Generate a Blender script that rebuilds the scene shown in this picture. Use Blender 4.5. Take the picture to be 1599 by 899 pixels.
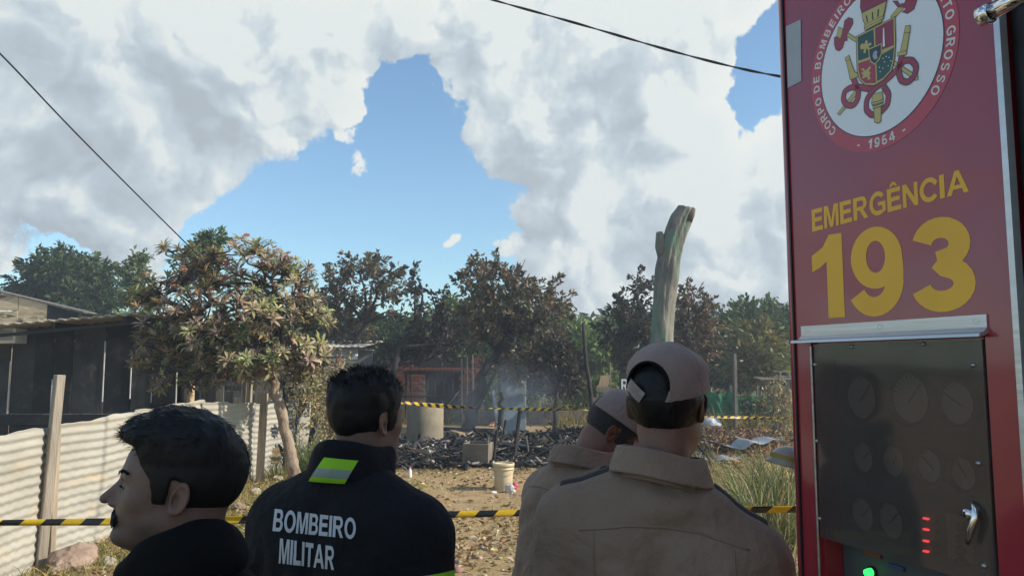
import bpy, bmesh, math, random
import numpy as np
from mathutils import Vector, Matrix, Euler
from mathutils.bvhtree import BVHTree
random.seed(7); RNG = np.random.default_rng(7)
S = bpy.context.scene; COL = S.collection
for o in list(bpy.data.objects): bpy.data.objects.remove(o)
R = math.radians

# ------------------------------------------------------------ camera, sky, sun, exposure
FPX, CXP, CYP, CAMZ = 1200.0, 799.5, 449.5, 1.75
PITCH = math.atan(118.5/FPX); CP, SP = math.cos(PITCH), math.sin(PITCH)
cam_d = bpy.data.cameras.new('camera'); cam = bpy.data.objects.new('camera', cam_d); COL.objects.link(cam)
cam_d.sensor_width = 36; cam_d.lens = 36*FPX/1599; cam_d.clip_end = 4000; cam_d.clip_start = .02
cam.location = (0, 0, CAMZ); cam.rotation_euler = (R(90)+PITCH, 0, 0); S.camera = cam
S.view_settings.view_transform = 'Standard'; S.view_settings.look = 'None'
S.view_settings.exposure = 0.65; S.view_settings.gamma = 1
def ray(px, py):
    u = (px-CXP)/FPX; v = (CYP-py)/FPX
    return np.array([u, CP - v*SP, SP + v*CP])
def at(px, py, Y):                       # the place point at depth Y that the photograph shows at px, py
    r = ray(px, py); return r*(Y/r[1]) + np.array([0, 0, CAMZ])
def gnd(px, py, z=0.0):
    r = ray(px, py); return r*((z-CAMZ)/r[2]) + np.array([0, 0, CAMZ])
def pxs(n, Y): return n*Y/FPX            # n photo pixels in metres at depth Y

SMOKE, HAZE = True, 0.0032
SUN_EL, SUN_BACK = R(31), R(9)           # from the right, a little behind the camera
SUNV = Vector((math.cos(SUN_BACK)*math.cos(SUN_EL), -math.sin(SUN_BACK)*math.cos(SUN_EL), math.sin(SUN_EL)))
sd = bpy.data.lights.new('sun', 'SUN'); sd.energy = 4.0; sd.angle = R(.6); sd.color = (1, .90, .74)
sun = bpy.data.objects.new('sun', sd); COL.objects.link(sun)
sun.rotation_euler = SUNV.to_track_quat('Z', 'Y').to_euler(); sun.location = (8, -2, 12)

W = bpy.data.worlds.new('World'); S.world = W; W.use_nodes = True
def build_world():
    nt = W.node_tree; N = nt.nodes; L = nt.links; N.clear()
    def mth(op, a, b=None, c=None, clamp=False):
        n = N.new('ShaderNodeMath'); n.operation = op; n.use_clamp = clamp
        for i, v in enumerate((a, b, c)):
            if v is None: continue
            if isinstance(v, (int, float)): n.inputs[i].default_value = v
            else: L.new(v, n.inputs[i])
        return n.outputs[0]
    def vm(op, a, b=None, s=None):
        n = N.new('ShaderNodeVectorMath'); n.operation = op
        for i, v in enumerate((a, b)):
            if v is None: continue
            if isinstance(v, (tuple, list)): n.inputs[i].default_value = v
            else: L.new(v, n.inputs[i])
        if s is not None: n.inputs['Scale'].default_value = s
        return n.outputs['Value'] if op in ('LENGTH', 'DISTANCE', 'DOT_PRODUCT') else n.outputs[0]
    def noise(vec, scale, detail, rough=.55, col=False):
        n = N.new('ShaderNodeTexNoise'); n.inputs['Scale'].default_value = scale
        n.inputs['Detail'].default_value = detail; n.inputs['Roughness'].default_value = rough
        L.new(vec, n.inputs['Vector']); return n.outputs['Color' if col else 'Fac']
    def ss(x, a, b):
        n = N.new('ShaderNodeMapRange'); n.interpolation_type = 'SMOOTHSTEP'
        n.inputs['From Min'].default_value = a; n.inputs['From Max'].default_value = b
        L.new(x, n.inputs['Value']); return n.outputs[0]
    def mixc(f, a, b):
        n = N.new('ShaderNodeMix'); n.data_type = 'RGBA'
        if isinstance(f, float): n.inputs[0].default_value = f
        else: L.new(f, n.inputs[0])
        for k, v in ((6, a), (7, b)):
            if isinstance(v, tuple): n.inputs[k].default_value = (*v, 1)
            else: L.new(v, n.inputs[k])
        return n.outputs[2]
    tc = N.new('ShaderNodeTexCoord'); d = vm('NORMALIZE', tc.outputs['Generated'])
    sky = N.new('ShaderNodeTexSky'); sky.sky_type = 'NISHITA'; sky.sun_disc = False
    sky.sun_elevation = SUN_EL; sky.sun_rotation = math.atan2(SUNV.x, SUNV.y)
    sky.air_density = 1.0; sky.dust_density = .6; sky.ozone_density = 1.6
    # billows: the direction is warped by layered noise, then compared with the placed cloud masses
    w1 = vm('SCALE', vm('SUBTRACT', noise(d, 5.5, 9, .56, True), (.5, .5, .5)), s=.20)
    dw = vm('ADD', d, w1)
    def field(vec, blobs):
        m = None
        for px, py, r in blobs:
            c = ray(px, py); c = c/np.linalg.norm(c); rr = r/FPX*.93
            f = mth('MULTIPLY_ADD', vm('DISTANCE', vec, tuple(c)), -1/rr, 1.0)
            f = mth('MULTIPLY', f, min(1.0, rr/.08)) if rr < .05 else f
            m = f if m is None else mth('MAXIMUM', m, f)
        return m
    masses = [(90,60,240),(330,75,225),(455,60,135),(185,215,155),(400,160,115),(495,130,85),(45,215,140),(535,205,34),(562,255,24),
              (165,330,85),(222,332,48),(205,400,50),(530,40,70),
              (640,40,62),(760,60,105),(850,160,150),(950,80,170),(1060,60,115),(1020,210,125),(900,310,140),(1050,330,160),
              (1185,290,105),(960,430,160),(1150,430,140),(1260,380,200),(850,400,80),(775,388,30),(703,374,19),(1165,10,52),(1100,520,150),(930,520,110),
              (-250,150,300),(1500,300,260),(1750,420,260),(300,-420,300),(-700,350,260),(2100,100,300)]
    m = field(dw, masses)
    # the rest of the sky dome carries the same broken cumulus
    far = mth('MULTIPLY_ADD', noise(d, 2.1, 3, .5), 3.2, -1.85)
    infront = ss(vm('DOT_PRODUCT', d, (0.0, CP, SP)), .45, .72)
    m = mth('MAXIMUM', m, mth('SUBTRACT', far, mth('MULTIPLY', infront, 4.0)))
    n1 = noise(d, 16, 11, .64)
    dens = mth('ADD', m, mth('MULTIPLY_ADD', n1, .54, -.27))
    alpha = ss(dens, -.008, .065)
    thick = ss(dens, .0, .55)
    # shading of the billows: noise sampled a step towards the sun
    off = vm('ADD', d, tuple(SUNV*.035 + Vector((0, 0, .012))))
    w2 = vm('SCALE', vm('SUBTRACT', noise(off, 5.5, 5, .56, True), (.5, .5, .5)), s=.20)
    lit = mth('SUBTRACT', field(dw, masses), field(vm('ADD', off, w2), masses))
    def vor(vec, scale):
        v = N.new('ShaderNodeTexVoronoi'); v.feature = 'F1'; v.inputs['Scale'].default_value = scale
        v.inputs['Detail'].default_value = 1.5; v.inputs['Roughness'].default_value = .55; v.normalize = True; L.new(vec, v.inputs['Vector']); return v.outputs['Distance']
    wd = vm('ADD', dw, vm('SCALE', vm('SUBTRACT', noise(d, 20, 6, .6, True), (.5, .5, .5)), s=.05))
    puff = mth('SUBTRACT', vor(vm('ADD', wd, tuple(SUNV*.012+Vector((0,0,.008)))), 15), vor(wd, 15))
    n2 = mth('ADD', mth('MULTIPLY', puff, 1.2), mth('MULTIPLY', mth('SUBTRACT', noise(dw, 13, 8, .6), noise(vm('ADD', dw, tuple(SUNV*.022)), 13, 4, .5)), .6))
    lit = mth('ADD', mth('MULTIPLY', lit, 1.2), mth('MULTIPLY', n2, 1.7))
    belly = field(vm('ADD', d, vm('SCALE', w1, s=.7)),
                  [(20,190,210),(240,215,165),(120,330,120),(330,160,110),(880,230,130),(1010,400,120),(820,330,70),(1180,350,90),(960,150,70),(200,400,90),(1150,480,110),(600,-200,160),(-400,200,300)])
    bel = ss(belly, .0, .75)
    shade = mth('ADD', mth('MULTIPLY_ADD', lit, 1.05, .90), mth('MULTIPLY', bel, -.38), clamp=True)
    shade = mth('SUBTRACT', shade, mth('MULTIPLY', thick, .10), clamp=True)
    ramp = N.new('ShaderNodeValToRGB'); L.new(shade, ramp.inputs[0])
    e = ramp.color_ramp.elements; K = CLOUD_K
    e[0].position = 0; e[0].color = (.46*K, .52*K, .57*K, 1)
    e[1].position = 1; e[1].color = (.90*K, .93*K, .895*K, 1)
    q = e.new(.35); q.color = (.53*K, .61*K, .675*K, 1)
    q = e.new(.7); q.color = (.68*K, .765*K, .80*K, 1)
    col = mixc(alpha, sky_tint(N, L, sky.outputs[0], mixc), ramp.outputs[0])
    bg = N.new('ShaderNodeBackground'); bg.inputs['Strength'].default_value = SKY_S
    L.new(col, bg.inputs['Color']); out = N.new('ShaderNodeOutputWorld'); L.new(bg.outputs[0], out.inputs[0])
SKY_S = .10; CLOUD_K = .62/SKY_S
def sky_tint(N, L, c, mixc):
    n = N.new('ShaderNodeVectorMath'); n.operation = 'MULTIPLY'; L.new(c, n.inputs[0]); n.inputs[1].default_value = (.90, 1.13, 1.20)
    return n.outputs[0]
build_world()

# ------------------------------------------------------------ helpers
def link(o, parent=None):
    COL.objects.link(o)
    if parent is not None: o.parent = parent
    return o
def tag(o, label=None, cat=None, group=None, kind=None):
    if label: o['label'] = label
    if cat: o['category'] = cat
    if group: o['group'] = group
    if kind: o['kind'] = kind
    return o
def thing(name, label, cat, loc=(0,0,0), rz=0.0, group=None):
    o = bpy.data.objects.new(name, None); o.empty_display_size = .2
    o.location = [float(v) for v in loc]; o.rotation_euler = (0, 0, rz); link(o)
    return tag(o, label, cat, group)
def raw_mesh(name, V, F, mats=(), smooth=False, mi=None, col=None):
    """V (N,3), F (M,k) arrays -> mesh, fast."""
    me = bpy.data.meshes.new(name); V = np.asarray(V, np.float32); F = np.asarray(F, np.int32)
    M, k = F.shape
    me.vertices.add(len(V)); me.vertices.foreach_set('co', V.ravel())
    me.loops.add(M*k); me.loops.foreach_set('vertex_index', F.ravel())
    me.polygons.add(M); me.polygons.foreach_set('loop_start', np.arange(0, M*k, k, dtype=np.int32))
    try: me.polygons.foreach_set('loop_total', np.full(M, k, np.int32))
    except Exception: pass
    if smooth: me.polygons.foreach_set('use_smooth', np.ones(M, bool))
    if mi is not None: me.polygons.foreach_set('material_index', np.asarray(mi, np.int32))
    for m in mats: me.materials.append(m)
    me.update(calc_edges=True)
    if col is not None:
        a = me.color_attributes.new('Col', 'FLOAT_COLOR', 'POINT')
        c = np.ones((len(V), 4), np.float32); c[:, :3] = col; a.data.foreach_set('color', c.ravel())
    return me
def mobj(name, me, parent=None):
    return link(bpy.data.objects.new(name, me), parent)
def rotm(rx=0, ry=0, rz=0): return np.array(Euler((rx, ry, rz)).to_matrix())
def frame_from(z, up=(0,0,1)):
    z = np.asarray(z, float); z = z/np.linalg.norm(z); up = np.asarray(up, float)
    x = np.cross(up, z)
    if np.linalg.norm(x) < 1e-4: x = np.cross((1, 0, 0), z)
    x /= np.linalg.norm(x); return np.stack([x, np.cross(z, x), z], 1)
class MB:
    def __init__(s): s.V = []; s.F = []; s.M = []; s.n = 0; s.sm = []
    def add(s, V, F, mi=0, smooth=False):
        b = s.n; s.V += [tuple(map(float, v)) for v in V]; s.n += len(V)
        for f in F: s.F.append([b+int(i) for i in f]); s.M.append(mi); s.sm.append(smooth)
        return s
    def box(s, c, size, rot=None, mi=0, bev=0.0, jit=0.0):
        hx, hy, hz = [v/2 for v in size]
        if bev <= 0:
            V = np.array([(x, y, z) for z in (-hz, hz) for y in (-hy, hy) for x in (-hx, hx)], float)
            F = [(0,2,3,1),(4,5,7,6),(0,1,5,4),(2,6,7,3),(0,4,6,2),(1,3,7,5)]
        else:
            b = min(bev, hx*.9, hy*.9, hz*.9); V = []; idx = {}
            for sx in (-1,1):
                for sy in (-1,1):
                    for sz in (-1,1):
                        for ax in range(3):
                            p = [sx*(hx-b), sy*(hy-b), sz*(hz-b)]; p[ax] = (sx*hx, sy*hy, sz*hz)[ax]
                            idx[(sx,sy,sz,ax)] = len(V); V.append(p)
            V = np.array(V, float); F = []
            def q(a, b_, c_, d_):
                pts = V[[a, b_, c_, d_]]; n = np.cross(pts[1]-pts[0], pts[2]-pts[0])
                F.append((a, b_, c_, d_) if np.dot(n, pts.mean(0)) > 0 else (d_, c_, b_, a))
            for ax in range(3):
                o1, o2 = [k for k in range(3) if k != ax]
                for sg in (-1, 1):
                    ks = []
                    for s1, s2 in ((-1,-1),(1,-1),(1,1),(-1,1)):
                        t = [0,0,0]; t[ax] = sg; t[o1] = s1; t[o2] = s2; ks.append(idx[(*t, ax)])
                    q(*ks)
                for s1 in (-1, 1):
                    for s2 in (-1, 1):
                        t0 = [0,0,0]; t0[o1] = s1; t0[o2] = s2; t1 = list(t0); t0[ax] = -1; t1[ax] = 1
                        q(idx[(*t0,o1)], idx[(*t1,o1)], idx[(*t1,o2)], idx[(*t0,o2)])
            for sx in (-1,1):
                for sy in (-1,1):
                    for sz in (-1,1):
                        a = [idx[(sx,sy,sz,k)] for k in range(3)]; pts = V[a]
                        n = np.cross(pts[1]-pts[0], pts[2]-pts[0])
                        F.append(a if np.dot(n, pts.mean(0)) > 0 else a[::-1])
        if jit: V = V + RNG.uniform(-jit, jit, V.shape)
        if rot is not None: V = V @ np.asarray(rot).T
        return s.add(V + np.asarray(c, float), F, mi)
    def beam(s, a, b, w, h, roll=0.0, mi=0, bev=0.0):
        a = np.asarray(a, float); b = np.asarray(b, float); d = b-a; ln = np.linalg.norm(d)
        M = frame_from(d); c, q = math.cos(roll), math.sin(roll)
        M = M @ np.array([[c,-q,0],[q,c,0],[0,0,1]])
        return s.box((a+b)/2, (w, h, ln), M, mi, bev)
    def tube(s, pts, rad, n=8, mi=0, caps=True, smooth=True):
        P = np.asarray(pts, float); k = len(P); rad = np.full(k, rad) if np.isscalar(rad) else np.asarray(rad, float)
        T = np.gradient(P, axis=0); T /= np.linalg.norm(T, axis=1, keepdims=True)+1e-9
        up = np.array([0,0,1.0]) if abs(T[0][2]) < .9 else np.array([1.0,0,0])
        x = np.cross(up, T[0]); x /= np.linalg.norm(x); V = []
        for i in range(k):
            x = x - T[i]*np.dot(x, T[i]); x /= np.linalg.norm(x)+1e-9; y = np.cross(T[i], x)
            for j in range(n):
                a = 2*math.pi*j/n; V.append(P[i] + rad[i]*(math.cos(a)*x + math.sin(a)*y))
        F = [(i*n+j, i*n+(j+1)%n, (i+1)*n+(j+1)%n, (i+1)*n+j) for i in range(k-1) for j in range(n)]
        if caps: F += [tuple(range(n))[::-1], tuple((k-1)*n+j for j in range(n))]
        return s.add(V, F, mi, smooth)
    def lathe(s, prof, n=24, c=(0,0,0), rot=None, mi=0, smooth=True, closed=False):
        V = [(r*math.cos(2*math.pi*j/n), r*math.sin(2*math.pi*j/n), z) for r, z in prof for j in range(n)]
        k = len(prof); rng = range(k if closed else k-1)
        F = [(i*n+j, i*n+(j+1)%n, ((i+1)%k)*n+(j+1)%n, ((i+1)%k)*n+j) for i in rng for j in range(n)]
        V = np.array(V)
        if rot is not None: V = V @ np.asarray(rot).T
        return s.add(V + np.asarray(c, float), F, mi, smooth)
    def build(s, name, mats, parent=None, origin=None, auto=None):
        V = np.array(s.V, float)
        if origin is not None: V = V - np.asarray(origin, float)
        me = bpy.data.meshes.new(name); me.from_pydata([tuple(v) for v in V], [], s.F)
        for m in (mats if isinstance(mats, (list, tuple)) else [mats]): me.materials.append(m)
        me.polygons.foreach_set('material_index', np.array(s.M, np.int32))
        me.polygons.foreach_set('use_smooth', np.array(s.sm, bool)); me.update()
        return mobj(name, me, parent)

def recalc(me):
    bm = bmesh.new(); bm.from_mesh(me); bmesh.ops.recalc_face_normals(bm, faces=bm.faces); bm.to_mesh(me); bm.free()

# lattice noise, vectorised
_LAT = np.random.default_rng(3).random((32, 32, 32)).astype(np.float32)
def vnoise(x, y, z):
    def sp(a):
        i = np.floor(a).astype(np.int32); f = (a-i).astype(np.float32); return i & 31, (i+1) & 31, f*f*(3-2*f)
    x0, x1, fx = sp(x); y0, y1, fy = sp(y); z0, z1, fz = sp(z); A = _LAT
    c00 = A[x0,y0,z0]*(1-fx)+A[x1,y0,z0]*fx; c10 = A[x0,y1,z0]*(1-fx)+A[x1,y1,z0]*fx
    c01 = A[x0,y0,z1]*(1-fx)+A[x1,y0,z1]*fx; c11 = A[x0,y1,z1]*(1-fx)+A[x1,y1,z1]*fx
    return (c00*(1-fy)+c10*fy)*(1-fz)+(c01*(1-fy)+c11*fy)*fz
def fbm(x, y, z, o=3):
    s = 0; a = .5; t = 0
    for i in range(o):
        s = s + a*vnoise(x*2**i+i*7.3, y*2**i+i*3.1, z*2**i+i*5.7); t += a; a *= .5
    return s/t

# ------------------------------------------------------------ materials
def pm(name, c1, c2=None, rough=.7, scale=6.0, detail=5, bump=.15, bscale=None, metal=0.0, coat=0.0, spec=.5, stretch=(1,1,1),
       stain=None, stain_scale=2.0, stain_lo=.55, stain_hi=.7, attr=False, trans=0.0, emit=None, sheen=0.0, rough2=None, coords='Object', bdist=.02):
    m = bpy.data.materials.new(name); m.use_nodes = True; nt = m.node_tree; N = nt.nodes; L = nt.links
    b = N['Principled BSDF']; out = N['Material Output']
    b.inputs['Roughness'].default_value = rough; b.inputs['Metallic'].default_value = metal
    b.inputs['Coat Weight'].default_value = coat; b.inputs['Coat Roughness'].default_value = .08
    b.inputs['Specular IOR Level'].default_value = spec; b.inputs['Sheen Weight'].default_value = sheen
    tc = N.new('ShaderNodeTexCoord'); oi = N.new('ShaderNodeObjectInfo')
    off = N.new('ShaderNodeVectorMath'); off.operation = 'MULTIPLY_ADD'
    L.new(tc.outputs[coords], off.inputs[0]); off.inputs[1].default_value = stretch
    sc = N.new('ShaderNodeMath'); sc.operation = 'MULTIPLY'; sc.inputs[1].default_value = 37.0; L.new(oi.outputs['Random'], sc.inputs[0])
    L.new(sc.outputs[0], off.inputs[2]); vec = off.outputs[0]
    nz = N.new('ShaderNodeTexNoise'); nz.inputs['Scale'].default_value = scale; nz.inputs['Detail'].default_value = detail
    nz.inputs['Roughness'].default_value = .62; L.new(vec, nz.inputs['Vector'])
    if c2 is None: c2 = tuple(v*.62 for v in c1)
    rp = N.new('ShaderNodeValToRGB'); rp.color_ramp.elements[0].position = .33; rp.color_ramp.elements[1].position = .67
    rp.color_ramp.elements[0].color = (*c2, 1); rp.color_ramp.elements[1].color = (*c1, 1); L.new(nz.outputs['Fac'], rp.inputs[0])
    col = rp.outputs[0]
    if attr:
        a = N.new('ShaderNodeAttribute'); a.attribute_name = 'Col'
        mx = N.new('ShaderNodeMix'); mx.data_type = 'RGBA'; mx.blend_type = 'MULTIPLY'; mx.inputs[0].default_value = 1
        L.new(a.outputs['Color'], mx.inputs[6]); L.new(col, mx.inputs[7]); col = mx.outputs[2]
    if stain is not None:
        n2 = N.new('ShaderNodeTexNoise'); n2.inputs['Scale'].default_value = stain_scale; n2.inputs['Detail'].default_value = 7
        n2.inputs['Roughness'].default_value = .68; L.new(vec, n2.inputs['Vector'])
        mr = N.new('ShaderNodeMapRange'); mr.inputs['From Min'].default_value = stain_lo; mr.inputs['From Max'].default_value = stain_hi
        L.new(n2.outputs['Fac'], mr.inputs['Value'])
        mx = N.new('ShaderNodeMix'); mx.data_type = 'RGBA'; L.new(mr.outputs[0], mx.inputs[0]); L.new(col, mx.inputs[6])
        mx.inputs[7].default_value = (*stain, 1); col = mx.outputs[2]
    L.new(col, b.inputs['Base Color'])
    if rough2 is not None:
        mr = N.new('ShaderNodeMapRange'); mr.inputs['To Min'].default_value = rough; mr.inputs['To Max'].default_value = rough2
        L.new(nz.outputs['Fac'], mr.inputs['Value']); L.new(mr.outputs[0], b.inputs['Roughness'])
    if bump:
        n3 = N.new('ShaderNodeTexNoise'); n3.inputs['Scale'].default_value = bscale or scale*4; n3.inputs['Detail'].default_value = 6
        L.new(vec, n3.inputs['Vector']); bp = N.new('ShaderNodeBump'); bp.inputs['Strength'].default_value = bump
        bp.inputs['Distance'].default_value = bdist; L.new(n3.outputs['Fac'], bp.inputs['Height']); L.new(bp.outputs[0], b.inputs['Normal'])
    if emit:
        b.inputs['Emission Color'].default_value = (*emit[:3], 1); b.inputs['Emission Strength'].default_value = emit[3]
    if trans:
        t = N.new('ShaderNodeBsdfTranslucent'); L.new(col, t.inputs['Color']); ms = N.new('ShaderNodeMixShader')
        ms.inputs[0].default_value = trans; L.new(b.outputs[0], ms.inputs[1]); L.new(t.outputs[0], ms.inputs[2]); L.new(ms.outputs[0], out.inputs['Surface'])
    return m
M = {}
M['leaf'] = pm('leaf', (1,1,1), (.8,.8,.8), rough=.5, scale=25, bump=0, attr=True, trans=.28, spec=.4)
M['drygrass'] = pm('dry_grass', (1,1,1), (.8,.8,.8), rough=.8, scale=20, bump=0, attr=True, trans=.2, spec=.2)
M['bark'] = pm('bark', (.10,.085,.07), (.035,.03,.027), rough=.9, scale=9, bump=.8, bscale=22, stretch=(1,1,.35))
M['burnt_bark'] = pm('burnt_bark', (.035,.031,.03), (.012,.011,.011), rough=.85, scale=9, bump=.6, bscale=25, stretch=(1,1,.4))
M['pale_bark'] = pm('pale_bark', (.40,.31,.23), (.19,.145,.11), rough=.9, scale=9, bump=1.0, bscale=24, stretch=(1,1,.45), stain=(.085,.062,.048), stain_scale=6, stain_lo=.48, stain_hi=.62)
M['dead_wood'] = pm('dead_wood', (.24,.225,.19), (.085,.088,.082), rough=.95, scale=8, bump=1.0, bscale=20, stretch=(1,1,.3), stain=(.12,.20,.135), stain_scale=2.4, stain_lo=.5, stain_hi=.62)
M['old_wood'] = pm('weathered_wood', (.36,.31,.25), (.19,.165,.135), rough=.85, scale=6, bump=.5, bscale=30, stretch=(3,3,.25), stain=(.09,.08,.07), stain_scale=3)
M['grey_wood'] = pm('grey_wood', (.21,.195,.17), (.09,.085,.078), rough=.9, scale=6, bump=.5, bscale=30, stretch=(4,4,.3), stain=(.035,.033,.03), stain_scale=2.5, stain_lo=.5)
M['post_wood'] = pm('post_wood', (.40,.32,.23), (.24,.19,.135), rough=.8, scale=8, bump=.4, bscale=30, stretch=(4,4,.3), stain=(.12,.10,.08), stain_scale=6, stain_lo=.6)
M['raw_wood'] = pm('raw_wood', (.55,.40,.23), (.36,.25,.14), rough=.8, scale=8, bump=.3, bscale=30, stretch=(4,4,.4))
M['ply'] = pm('peeling_board', (.68,.54,.35), (.44,.33,.21), rough=.85, scale=3, bump=.5, bscale=12, stretch=(.6,.6,2.5), stain=(.10,.08,.06), stain_scale=2.2, stain_lo=.56, stain_hi=.63)
M['dark_panel'] = pm('dark_panel', (.016,.018,.020), (.006,.007,.008), rough=.55, scale=2.2, bump=.35, bscale=9, stain=(.075,.070,.062), stain_scale=3.2, stain_lo=.52, stain_hi=.80, rough2=.8, spec=.3)
M['grey_panel'] = pm('grey_panel', (.045,.047,.046), (.018,.020,.021), rough=.6, scale=2.6, bump=.35, bscale=9, stain=(.12,.11,.095), stain_scale=4, stain_lo=.55, stain_hi=.78, spec=.3)
M['black_wood'] = pm('black_wood', (.016,.017,.018), rough=.7, scale=5, bump=.3)
M['zinc'] = pm('corrugated_zinc', (.40,.38,.335), (.30,.285,.245), rough=.75, scale=1.6, bump=.12, bscale=30, stain=(.50,.37,.22), stain_scale=1.7, stain_lo=.56, stain_hi=.78, spec=.35, stretch=(1,1,3))
M['zinc_edge'] = pm('roof_sheet', (.42,.37,.28), (.28,.25,.19), rough=.6, scale=3, bump=.2)
M['blue_zinc'] = pm('grey_zinc', (.33,.37,.41), (.23,.26,.29), rough=.5, scale=2, bump=.15, metal=.15, stain=(.24,.19,.14), stain_scale=2.5, stain_lo=.6)
M['pale_roof'] = pm('pale_roof_sheet', (.70,.63,.52), (.58,.51,.41), rough=.6, scale=3, bump=.15)
M['char'] = pm('charcoal', (.020,.019,.019), (.006,.006,.006), rough=.7, scale=14, bump=.9, bscale=26, stain=(.15,.145,.14), stain_scale=6, stain_lo=.66, stain_hi=.82)
M['ash'] = pm('ash', (.22,.215,.21), (.10,.10,.10), rough=.95, scale=8, bump=.8)
M['char_mix'] = pm('charred_rubble', (1,1,1), (.55,.55,.55), rough=.75, scale=12, bump=.5, bscale=30, attr=True)
M['brick'] = pm('fired_brick', (.25,.095,.065), (.13,.055,.042), rough=.9, scale=5, bump=.4, bscale=30, stain=(.035,.03,.028), stain_scale=3, stain_lo=.50, stain_hi=.72)
M['mortar'] = pm('mortar', (.24,.19,.16), (.15,.12,.10), rough=.95, scale=8, bump=.3, stain=(.03,.027,.025), stain_scale=1.1, stain_lo=.52, stain_hi=.7)
M['concrete'] = pm('concrete', (.31,.262,.19), (.205,.175,.13), rough=.9, scale=4, bump=.4, bscale=40, stain=(.16,.14,.115), stain_scale=2.4, stain_lo=.58, stain_hi=.75)
M['dirty_concrete'] = pm('dirty_concrete', (.22,.185,.14), (.12,.10,.078), rough=.9, scale=4, bump=.5, bscale=30, stain=(.06,.05,.04), stain_scale=3, stain_lo=.52, stain_hi=.68)
M['bucket'] = pm('bucket_plastic', (.62,.52,.34), (.50,.40,.25), rough=.5, scale=4, bump=.08, stain=(.30,.15,.06), stain_scale=4, stain_lo=.55, stain_hi=.75)
M['bag'] = pm('plastic_bag', (.72,.70,.68), (.55,.53,.5), rough=.35, scale=8, bump=.3, trans=.25)
M['pink'] = pm('pink_plastic', (.70,.09,.16), rough=.4, scale=8, bump=.1)
M['fridge'] = pm('scorched_metal', (.30,.38,.43), (.20,.26,.30), rough=.42, scale=2.5, bump=.12, metal=.25, stain=(.05,.055,.06), stain_scale=2.2, stain_lo=.56, stain_hi=.8)
M['rock'] = pm('pink_rock', (.38,.27,.21), (.21,.15,.115), rough=.95, scale=7, bump=1.0, bscale=16, stain=(.16,.12,.09), stain_scale=6)
M['pale_rock'] = pm('pale_rock', (.50,.43,.34), (.32,.26,.2), rough=.95, scale=7, bump=.8, bscale=16)
M['green_net'] = pm('green_shade_net', (.02,.20,.10), (.012,.12,.065), rough=.8, scale=8, bump=.4, trans=.3)
M['sign_black'] = pm('sign_black', (.014,.014,.015), rough=.5, scale=6, bump=.1)
M['white_paint'] = pm('white_paint', (.74,.74,.72), (.64,.64,.62), rough=.5, scale=10, bump=.05)
M['cable'] = pm('cable_rubber', (.018,.018,.02), rough=.6, scale=40, bump=.1)
M['tape_y'] = pm('tape_yellow', (.80,.55,.02), (.66,.44,.02), rough=.35, scale=20, bump=.1, trans=.25)
M['tape_k'] = pm('tape_black', (.012,.012,.012), rough=.35, scale=20, bump=.1)
M['acbox'] = pm('white_box', (.78,.80,.80), (.70,.72,.72), rough=.5, scale=4, bump=.05)
M['terracotta'] = pm('terracotta', (.52,.23,.10), (.36,.15,.07), rough=.85, scale=6, bump=.3)
# vehicle
M['red'] = pm('red_paint', (.32,.014,.030), (.28,.012,.026), rough=.38, scale=2, bump=.02, bscale=3, coat=.85, spec=.5)
M['red_ring'] = pm('red_print', (.50,.045,.06), (.46,.04,.055), rough=.35, scale=3, bump=0, coat=.5)
M['crest_red'] = pm('crest_red', (.42,.025,.045), rough=.35, scale=3, bump=0, coat=.5)
M['crest_white'] = pm('crest_white', (.80,.83,.86), (.76,.79,.82), rough=.35, scale=3, bump=0, coat=.5)
M['crest_gold'] = pm('crest_gold', (.56,.47,.12), (.5,.42,.10), rough=.35, scale=3, bump=0, coat=.4)
M['crest_green'] = pm('crest_green', (.03,.09,.065), rough=.35, scale=3, bump=0, coat=.4)
M['crest_dark'] = pm('crest_dark', (.03,.035,.045), rough=.35, scale=3, bump=0, coat=.4)
M['letter_y'] = pm('yellow_vinyl', (.88,.47,.010), (.80,.42,.008), rough=.4, scale=4, bump=0, coat=.15)
M['alu'] = pm('aluminium', (.62,.62,.62), (.52,.52,.52), rough=.35, scale=4, bump=.06, metal=.75, stretch=(.3,1,6))
M['chrome'] = pm('chrome', (.8,.8,.8), (.7,.7,.7), rough=.12, scale=6, bump=.02, metal=1)
M['steel_screw'] = pm('steel', (.5,.5,.5), rough=.35, scale=20, bump=.05, metal=.9)
M['panel_grey'] = pm('panel_grey', (.085,.09,.092), (.065,.07,.072), rough=.6, scale=3, bump=.05)
M['black_plastic'] = pm('black_plastic', (.012,.012,.013), rough=.45, scale=12, bump=.05)
M['dial'] = pm('dial_face', (.75,.75,.70), (.68,.68,.63), rough=.5, scale=6, bump=0)
M['beige'] = pm('beige_plate', (.40,.38,.30), (.36,.34,.27), rough=.5, scale=6, bump=0)
M['blue_label'] = pm('blue_label', (.05,.08,.22), rough=.5, scale=6, bump=0)
M['brown_label'] = pm('brown_label', (.25,.07,.04), rough=.5, scale=6, bump=0)
M['sticker'] = pm('reflective_sticker', (.40,.43,.45), (.35,.38,.40), rough=.3, scale=30, bump=.05)
M['rubber'] = pm('rubber', (.012,.012,.013), rough=.75, scale=12, bump=.2)
M['led_red'] = pm('red_light', (.5,.02,.03), rough=.4, bump=0, emit=(1,.06,.08,2.6))
M['led_green'] = pm('green_light', (.02,.5,.05), rough=.4, bump=0, emit=(.02,1,.08,2.2))
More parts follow.
